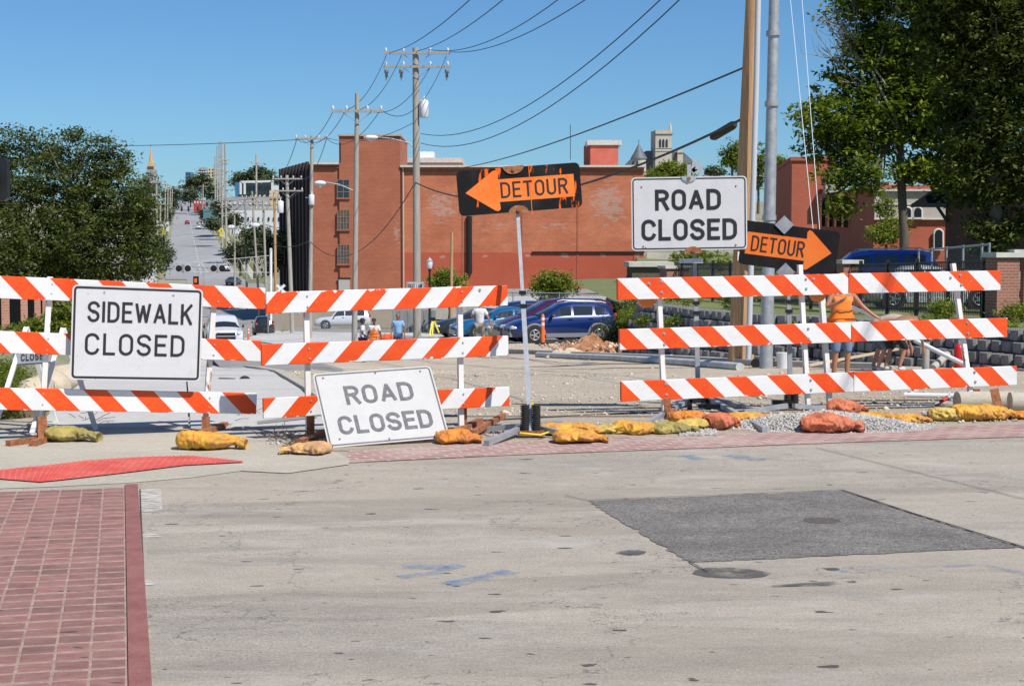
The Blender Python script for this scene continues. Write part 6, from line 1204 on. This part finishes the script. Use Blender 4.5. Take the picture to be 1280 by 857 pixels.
def gz(px,d,dz=0): q=P(px,400,d); q.z=zg(d,q.x)+dz; return q
a,b=gz(585,95,.1),gz(800,90,.1); a.z=b.z=P(640,398,92).z; chain('long chain link fence behind the parked cars',a,b,(399-367.5)*92/F)
a,b=gz(335,112),gz(535,112); z_=P(400,418,112).z; a.z=b.z=z_; chain('chain link fence in front of the white parked car',a,b,(419-388)*112/F)
a=P(1148,345,56); b=P(1236,345,43); a.z=pz(56);b.z=pz(43); chain('chain link fence behind the iron fence near the right pillar',a,b,P(1200,312,50).z-pz(50))
sf=thing('sheet_fence','grey weathered sheet metal fence behind the man in the light blue shirt','fence',gz(505,108))
for i in range(11): 
    x0=490+i*5.0; a,b=P(x0,388,108),P(x0+4.8,421,108); g=MB(); g.box(((a.x+b.x)/2,108+(i%2)*.05,(a.z+b.z)/2),(b.x-a.x,.05,a.z-b.z)); g.build('sheet',M.setdefault('sheet',mat('grey_sheet',(.24,.25,.25),.6,.3,c2=(.34,.34,.33),sc=3,stretch=(3,3,.4))),sf)
rtp=box_bld('white wall strip at the back of the parking lot',605,820,371,385,150,M['fwhite'],dep=1,name='low_wall'); rtp['category']='wall'
for k,(pts,m_,nm) in enumerate((([(300,424),(352,432),(460,431),(560,428),(600,424),(520,417),(420,416),(345,414)],'walk','concrete_apron'),([(352,416),(560,418),(560,411),(352,409)],'grass','grass_strip'))): sheet(nm,[G(*q) for q in pts],M[m_],.06+.02*k)
# ================================================================ works: pipes, kerb, rods, heap, delineators
def ptube(name,label,pts,r,m,cat,group=None,lift=None,n=14):
    q=[G(*p)+V((0,0,r if lift is None else lift)) for p in pts]; g=MB(); g.tube(q,r,n); o=g.build(name,m,origin=q[0]); tagm(o,label,cat,group); return o
ptube('grey_pipe','long grey pipe lying across the works behind the long barricade',[(672,447),(760,451),(862,458),(925,464)],.085,mat('pvc_grey',(.62,.61,.58),.6,c2=(.42,.42,.4),sc=3),'pipe')
g=MB(); q=[G(x,y)+V((0,0,.06)) for x,y in((640,441),(740,446),(850,451),(925,456),(990,459),(1100,462))]
for a,b in zip(q,q[1:]): g.beam(a,b,.30,.14)
g.build('new_kerb',M['conc'],kind='structure')
ptube('concrete_pipe','fat beige concrete pipe lying behind the yellow sandbags at the right edge',[(1196,512),(1266,511)],.105,M['apron'],'pipe'); ptube('concrete_pipe','second fat pipe touching the right edge of the picture',[(1262,514),(1330,514)],.11,M['apron'],'pipe')
ptube('white_tube','thin white tube lying behind the concrete pipes',[(1130,497),(1300,500)],.035,M['pwhite'],'tube'); ptube('steel_rod','long dark steel rod on the ground right of the gravel heap',[(1050,506),(1175,505)],.012,M['wire'],'rod'); ptube('steel_rod','second dark rod behind the first, right of the gravel heap',[(1060,502),(1200,501)],.012,M['wire'],'rod'); ptube('steel_rod','dark rod on the ground behind the spring stand',[(600,527),(760,519),(838,515)],.012,M['wire'],'rod')
ptube('steel_rod','pair of dark rods by the pale yellow sandbag',[(1140,521),(1188,520)],.013,M['wire'],'rod')
a,b=P(1143,425,31),P(1209,457,30.2); g=MB(); g.tube([a,b],.045,10); o=g.build('silver_tube',M['pwhite'],origin=a); tagm(o,'sloping silver tube leaning behind the long barricade toward its last post','tube')
a,b=G(1010,463),G(1130,444); g=MB(); g.beam(a+V((0,0,.1)),P(1145,432,34.5),.09,.04); o=g.build('timber',mat('pale_timber',(.55,.43,.27),.8),origin=a); tagm(o,'pale timber plank leaning on the block wall behind the workers','plank')
for (px,y0,y1,w) in((1157,432,465,8),): a=G(px,463); g=MB(); g.tube([a,a+V((0,0,.55))],.07,12); o=g.build('stub_pipe',M['conc'],origin=a); tagm(o,'short grey upright pipe stub before the block wall','pipe')
a=G(1166,464); g=MB(); g.tube([a+V((0,0,.06)),P(1184,443,31)],.075,12); o=g.build('stub_pipe',M['conc'],origin=a); tagm(o,'short grey sloping pipe stub beside the upright one','pipe')
ex=thing('red_cylinder','red gas cylinder standing before the block wall near the right barricade post','cylinder',G(1198.5,463)); c=V(ex.location); g=MB(); g.tube([c+V((0,0,z)) for z in(0,.02,.44,.49,.52)],[.085,.10,.10,.075,.03],20); g.build('tank',mat('red_enamel',(.62,.015,.012),.35),ex); g=MB(); g.tube([c+V((0,0,.52)),c+V((0,0,.58))],.028,10); g.beam(c+V((-.02,0,.58)),c+V((.10,0,.60)),.03,.02); g.build('valve',M['galv'],ex)
g=MB(); a=P(1174,503,18.6);b=P(1188,495,18.7); g.tube([a,a.lerp(b,.7)],.022,8,0); g.tube([a.lerp(b,.7),b],.03,8,1); g.tube([a,a+V((-.05,0,-.02))],.03,8,1); o=g.build('hand_tool',[mat('red_handle',(.65,.03,.02),.4),M['galv']],origin=a); tagm(o,'red handled tool hanging just under the right bottom rail','tool')
bk=thing('bucket','white plastic bucket beside the grey stand at the foot of the steel pole','bucket',G(979,461)); c=V(bk.location); g=MB(); g.tube([c,c+V((0,0,.30)),c+V((0,0,.33))],[.12,.145,.15],18); g.build('pail',M['pwhite'],bk); g=MB(); g.tube([c+V((math.cos(a)*.15,-.02,.33+math.sin(a)*.10)) for a in [PI*k/10 for k in range(11)]],.006,5); g.build('handle',M['wire'],bk)
ptube('ring_pipe','black corrugated pipe piece on the ground between the two tall poles',[(944,460),(964,458)],.10,M['rubber'],'pipe'); 
g=MB(); c=G(923,458); g.box(c+V((.25,-.3,.1)),(.06,.06,.35)); o=g.build('survey_stake',mat('stake_wood',(.6,.42,.22),.8),origin=c); tagm(o,'short wooden stake at the foot of the thick wooden pole','stake')
# manhole frame and black lump on the old lane
c=G(285,481); g=MB(); g.ball(c+V((0,0,.04)),(.22,.14,.07),10,6,f=lambda q:1+.4*mn.noise(q*3)); g.ball(c+V((.25,.05,.05)),(.10,.10,.09),10,6); o=g.build('dark_lump',M['rubber'],origin=c); o['kind']='stuff'; tagm(o,'broken black pipe scraps lying on the old asphalt behind the left barricade','scraps')
# red soil heap
def heap(name,label,px,py,wpx,hpx,m,seed,n=26,cat='soil heap'):
    c=G(px,py); w=wpx*c.y/F/2; h=hpx*c.y/F; g=MB(); vs=[]
    for j in range(n+1):
        for i in range(n+1):
            x=-1+2*i/n; y=-1+2*j/n; q=max(0,1-(x*x+y*y)); nz=mn.noise(V((x*3+seed,y*3,0)))*.5+mn.noise(V((x*8,y*8,seed)))*.3
            vs.append(c+V((x*w*1.1,y*w*.6+w*.5,max(-.03,h*(q**.7)*(1+nz)-.02))))
    g.add(vs,[(j*(n+1)+i,j*(n+1)+i+1,(j+1)*(n+1)+i+1,(j+1)*(n+1)+i) for j in range(n) for i in range(n)],0,False); o=g.build(name,m,origin=c,kind='stuff'); tagm(o,label,cat)
heap('soil_heap','red brown soil heap in front of the blue hatchback tail',738,443,66,20,M['soil'],3); heap('stone_heap','beige broken stone heap beside the red soil',710,446,50,9,M['stonee'],5); heap('white_sack_heap','crumpled white plastic heap before the block wall',835,450,34,6,mat('white_plastic',(.7,.71,.73),.5),8,cat='plastic'); heap('grey_grit','dark grit beside the middle barricade right foot',615,531,60,3,mat('dark_grit',(.24,.22,.20),.95,c2=(.34,.32,.3),sc=20),4,cat='grit')
pts=[];sz=[]
for i in range(500): p=G(738+nr.normal()*22,438+nr.rand()*7); pts.append((p.x,p.y+1,p.z+nr.rand()*.25)); sz.append(nr.uniform(.03,.09))
o=scatter('brick_rubble',pts,sz,mat('rubble_red',(.46,.2,.12),.9,isl=.45,c2=(.6,.45,.3),sc=3),.7,kind='stuff'); tagm(o,'broken red brick rubble over the soil heap','rubble')
def delin(px,yb,h,d,label):
    c=P(px,yb,d); c.z=zg(d,c.x)+.03; root=thing('delineator',label,'traffic post',c,'orange delineator posts'); g=MB(); g.tube([c,c+V((0,0,h*.8)),c+V((0,0,h*.95)),c+V((0,0,h))],[.085,.06,.06,.03],14); g.build('post',M['orange'],root); g=MB(); g.disc(c+V((0,0,.03)),.30,(0,0,1),.06,16); g.build('base',M['rubber'],root)
    for k in(.62,.80): g=MB(); g.tube([c+V((0,0,h*k)),c+V((0,0,h*(k+.09)))],.066,14); g.build('white_band',M['white'],root)
delin(678.5,434,1.12,60,'orange delineator post in front of the blue hatchback'); delin(310.5,416,1.12,110,'orange and white banded post beyond the white pickup truck')
# orange netting and barrier by the men
g=MB(); c=G(480,430); a=P(472,416,70);b=P(492,423,70); g.poly([P(474,423,70),P(493,424,70),P(490,417.5,70.5),P(480,417,70.4)],th=.25); o=g.build('orange_barrier',mat('orange_red',(.75,.09,.02),.6),origin=c); tagm(o,'orange red plastic barrier piece at the feet of the three men','barrier')
ts=thing('tripod','yellow survey tripod behind the middle barricade','tripod',P(543,424,70)); 
for a,b in(((541.5,399),(540.5,420)),((542,399),(549,416)),((541,399),(537,420)),): g=MB(); g.beam(P(*a,70),P(*b,69.6),.06,.05,up=(0,1,0)); g.build('leg',M['yel'],ts)
g=MB(); g.box(P(541.5,398.5,70),(.2,.2,.12)); g.build('head',M['black'],ts)
# ================================================================ people
def skin(verts,edges,rad,name,m,parent,sub=1):
    me=bpy.data.meshes.new('t'); me.from_pydata([tuple(v) for v in verts],edges,[]); ob=bpy.data.objects.new('t',me); C.objects.link(ob); sk_=ob.modifiers.new('s','SKIN'); sk_.use_smooth_shade=True
    for i,r in enumerate(rad): sv=me.skin_vertices[0].data[i]; sv.radius=(r if isinstance(r,tuple) else (r,r)); sv.use_root=(i==0)
    sb=ob.modifiers.new('u','SUBSURF'); sb.levels=sub; sb.render_levels=sub; dg=bpy.context.evaluated_depsgraph_get(); dg.update(); nm=bpy.data.meshes.new_from_object(ob.evaluated_get(dg)); bpy.data.objects.remove(ob); nm.materials.clear(); nm.materials.append(m)
    o=bpy.data.objects.new(name,nm); C.objects.link(o); o.parent=parent; return o
BASE=dict(pel=(0,0,.95),wai=(0,0,1.10),che=(0,0,1.30),nb=(0,0,1.45),nk=(0,.01,1.52),hl=(0,.02,1.59),hm=(0,.015,1.66),ht=(0,.01,1.735),nose=(0,.105,1.63),
 shL=(-.18,0,1.42),elL=(-.25,-.03,1.15),wrL=(-.27,.06,.91),paL=(-.275,.08,.84),shR=(.18,0,1.42),elR=(.25,-.03,1.15),wrR=(.27,.06,.91),paR=(.275,.08,.84),
 hiL=(-.09,0,.90),knL=(-.11,.02,.50),anL=(-.12,-.02,.09),toL=(-.13,.13,.035),hiR=(.09,0,.90),knR=(.11,.02,.50),anR=(.12,-.02,.09),toR=(.13,.13,.035))
def person(label,loc,hd,sc,shirt,pants,pose=None,shorts=False,skinc=(.42,.22,.14),hair=(.03,.02,.015),cap=None,vest=None,group='people at the works',sleeves=True):
    J=dict(BASE); J.update(pose or {}); J={k:V(v) for k,v in J.items()}; root=thing('person',label,'person',loc,group); root.rotation_euler=(0,0,hd); root.scale=(sc,)*3
    order=[];E=[];Rr=[];idx={}
    def ad(k,p,r,par): idx[k]=len(order); order.append(p); Rr.append(r); (E.append((idx[par],idx[k])) if par else None)
    for k,r,par in(('pel',(.15,.10),None),('wai',(.135,.095),'pel'),('che',(.165,.11),'wai'),('nb',(.08,.07),'che'),('nk',.052,'nb'),('hl',(.062,.072),'nk'),('hm',(.076,.092),'hl'),('ht',(.055,.065),'hm'),('nose',.014,'hm'),
      ('shL',.062,'che'),('elL',.040,'shL'),('wrL',.027,'elL'),('paL',(.038,.018),'wrL'),('shR',.062,'che'),('elR',.040,'shR'),('wrR',.027,'elR'),('paR',(.038,.018),'wrR'),
      ('hiL',.095,'pel'),('knL',.058,'hiL'),('anL',.038,'knL'),('toL',.030,'anL'),('hiR',.095,'pel'),('knR',.058,'hiR'),('anR',.038,'knR'),('toR',.030,'anR')): ad(k,J[k],r,par)
    for s_ in'LR':
        w=J['wr'+s_];p=J['pa'+s_]; d_=(p-w).normalized(); sx=d_.orthogonal().normalized(); nn=d_.cross(sx)
        if abs(nn.x)>abs(sx.x): pass
        for i,(o_,l_) in enumerate(((-.027,.062),(-.009,.076),(.009,.07),(.027,.055))): b_=p+d_*.02+nn*o_; ad('f%s%d'%(s_,i),b_+d_*l_*.5,.0085,'pa'+s_); ad('g%s%d'%(s_,i),b_+d_*l_+sx*.02,.0075,'f%s%d'%(s_,i))
        ad('t'+s_,p.lerp(w,.4)+nn*.045+d_*.02,.010,'pa'+s_)
    skm=M.setdefault('skin%s'%(skinc,),mat('skin',skinc,.55,c2=tuple(q*.85 for q in skinc),sc=20)); skin(order,E,Rr,'body',skm,root)
    def garment(name,keys,m,grow,ext=None):
        ks=[k for k,_,_ in keys]; pts=[];rr=[]
        for k,r,p in keys:
            pts.append(J[k] if isinstance(k,str) else J[k[0]].lerp(J[k[1]],k[2])); rr.append(r)
        es=[(p,i) for i,(k,r,p) in enumerate(keys) if p is not None]; return skin(pts,es,rr,name,m,root)
    g_=.018
    sh=[('wai',(.16,.125),None),('che',(.185,.13),0),('nb',(.095,.085),1),('shL',.085,1),(('shL','elL',.72),.068,3),('shR',.085,1),(('shR','elR',.72),.068,5),('pel',(.17,.125),0)]
    if not sleeves: sh=[sh[0],sh[1],sh[2],(('che','shL',1.),.078,1),(('che','shR',1.),.078,1),('pel',(.17,.125),0)]
    if shirt: garment('shirt',sh,shirt,g_)
    if vest: garment('vest',[('wai',(.205,.165),None),('che',(.235,.175),0),(('che','nb',.9),(.13,.12),1),(('che','shL',.9),.095,1),(('che','shR',.9),.095,1),(('wai','pel',.5),(.205,.165),0)],vest,g_)
    if vest:
        for k in(.5,): 
            c=J['wai'].lerp(J['che'],k*.6); g=MB(); g.tube([V((math.cos(a)*.20,math.sin(a)*.16,0))+c for a in [2*PI*q/16 for q in range(17)]],.010,5); o=g.build('reflective_band',M['cladding']); o.parent=root; o.matrix_local=Matrix()
    leg=[('pel',(.165,.12),None),('hiL',.112,0),('knL',.080,1)]+([(('knL','anL',.12),.076,2)] if shorts else [(('knL','anL',.9),.062,2)])+[('hiR',.112,0)]; i_=len(leg)-1; leg+=[('knR',.080,i_)]+([(('knR','anR',.12),.076,i_+1)] if shorts else [(('knR','anR',.9),.062,i_+1)]); garment('shorts' if shorts else 'trousers',leg,pants,g_)
    for s_ in'LR': o=skin([J['an'+s_]+V((0,-.03,-.03)),J['an'+s_].lerp(J['to'+s_],.6),J['to'+s_]],[(0,1),(1,2)],[.048,.045,.04],'shoe',M['rubber'] if not shorts else M['cap'],root)
    hm,ht=J['hm'],J['ht']; ax=(ht-hm).normalized(); nf=(J['nose']-hm).normalized(); c=hm+ax*.028-nf*.015; g=MB(); g.ball((0,0,0),(.086,.102,.075),12,8); col=cap or hair
    vs=[q for q in g.v]; 
    hr=g.build('hard_hat' if cap and cap[0]>.5 else ('cap' if cap else 'hair'),M.setdefault('hair%s'%(col,),mat('headwear',col,.7))); hr.parent=root; hr.location=c; hr.rotation_euler=ax.to_track_quat('Z','Y').to_euler()
    if cap: g=MB(); g.ball((0,.09,-.02),(.07,.08,.012),10,6); b2=g.build('brim',hr.data.materials[0]); b2.parent=hr
    side=nf.cross(ax).normalized()
    for s_ in(-1,1): g=MB(); g.ball((0,0,0),(.012,.012,.009),8,6); eo=g.build('eye',M['glass']); eo.parent=root; eo.location=hm+nf*.085+side*s_*.032+ax*.0; g=MB(); g.ball((0,0,0),(.012,.02,.03),8,6); eo=g.build('ear',skm); eo.parent=root; eo.location=hm+side*s_*.082-ax*.01
    g=MB(); g.ball((0,0,0),(.026,.01,.008),8,6); eo=g.build('mouth',mat('lips',(.3,.08,.07),.6) if 'lips' not in M else M['lips']); eo.parent=root; eo.location=hm+nf*.083-ax*.055
    return root
M['lips']=mat('lips',(.3,.08,.07),.6)
F1=lambda n,c,c2=None: M.setdefault('f_'+n,mat('cloth_'+n,c,.9,c2=c2 or tuple(q*.8 for q in c),sc=9,bump=.3,bsc=14))
def on(px,d): q=P(px,400,d); q.z=zg(d,q.x)+.03; return q
dk=(.10,.05,.035)
person('man in white shirt and dark jeans seen sideways, left of the orange vest',on(453,63.5),R(-80),1.0,F1('white',(.72,.74,.80)),F1('navy',(.03,.04,.08)),dict(wrR=(.26,.22,.98),paR=(.26,.27,.95)),skinc=dk,cap=(.02,.02,.03))
person('man in an orange vest and blue jeans standing beside the white shirted man',on(467.5,63),R(170),.98,F1('white',(.72,.74,.80)),F1('jeans',(.12,.22,.38)),dict(wrL=(-.34,.12,.95),paL=(-.36,.16,.9)),skinc=dk,vest=F1('hiviz',(.90,.22,.02)))
person('bald man in a light blue shirt and grey trousers facing the camera',on(497.5,64),R(178),1.0,F1('lblue',(.24,.46,.72)),F1('slate',(.07,.10,.17)),None,skinc=(.30,.15,.09),hair=(.25,.12,.07))
person('man in a white T-shirt seen from behind beside the parked cars',on(600,58),R(-8),1.02,F1('wtee',(.72,.71,.72)),F1('khaki',(.3,.27,.22)),dict(elL=(-.33,.0,1.22),wrL=(-.24,.20,1.12),paL=(-.20,.26,1.12),elR=(.30,-.03,1.17),wrR=(.37,.05,.93),paR=(.39,.08,.86)),skinc=(.48,.22,.13),cap=(.16,.13,.08))
pv=G(1051,475); 
w5=person('worker in an orange vest and denim shorts holding a level behind the long barricade',pv,R(196),1.0,F1('hiv2',(.88,.30,.10)),F1('denim',(.16,.24,.36)),dict(elR=(.30,.05,1.20),wrR=(.16,.26,1.30),paR=(.14,.31,1.33),elL=(-.34,.05,1.22),wrL=(-.50,.18,1.06),paL=(-.55,.2,1.03)),shorts=True,skinc=(.45,.20,.11),vest=F1('hiviz',(.90,.22,.02)),cap=(.80,.30,.02),sleeves=False)
a,b=P(1037,373,27.2),P(1096,396,27.0); g=MB(); g.beam(a,b,.05,.06); o=g.build('spirit_level',M['galv'],origin=a); tagm(o,'grey bar held by the worker in the orange vest','metal bar')
bend=dict(pel=(0,-.05,.86),wai=(0,.12,.98),che=(0,.34,1.02),nb=(0,.50,1.0),nk=(0,.56,.98),hl=(0,.62,.93),hm=(0,.67,.89),ht=(0,.73,.84),nose=(0,.70,.80),shL=(-.18,.42,1.0),elL=(-.22,.50,.72),wrL=(-.18,.56,.45),paL=(-.18,.58,.38),shR=(.18,.42,1.0),elR=(.22,.52,.74),wrR=(.18,.60,.47),paR=(.18,.62,.40),hiL=(-.10,-.05,.82),hiR=(.10,-.05,.82),knL=(-.13,.06,.46),knR=(.15,.20,.47),anL=(-.14,-.06,.09),toL=(-.15,.09,.035),anR=(.16,.06,.09),toR=(.17,.2,.035))
person('bare legged worker bending forward in a beige shirt beside the vested worker',G(1094,464),R(-108),1.0,F1('beige',(.50,.40,.34)),F1('gshort',(.12,.15,.19)),bend,shorts=True,skinc=(.50,.24,.15),group='people at the works')
b2=dict(bend); person('second worker bending over in black shorts, right of the beige shirted one',G(1122,466)+V((0,.45,0)),R(-70),.95,F1('brown',(.30,.16,.10)),F1('bshort',(.015,.015,.018)),b2,shorts=True,skinc=(.42,.19,.11))
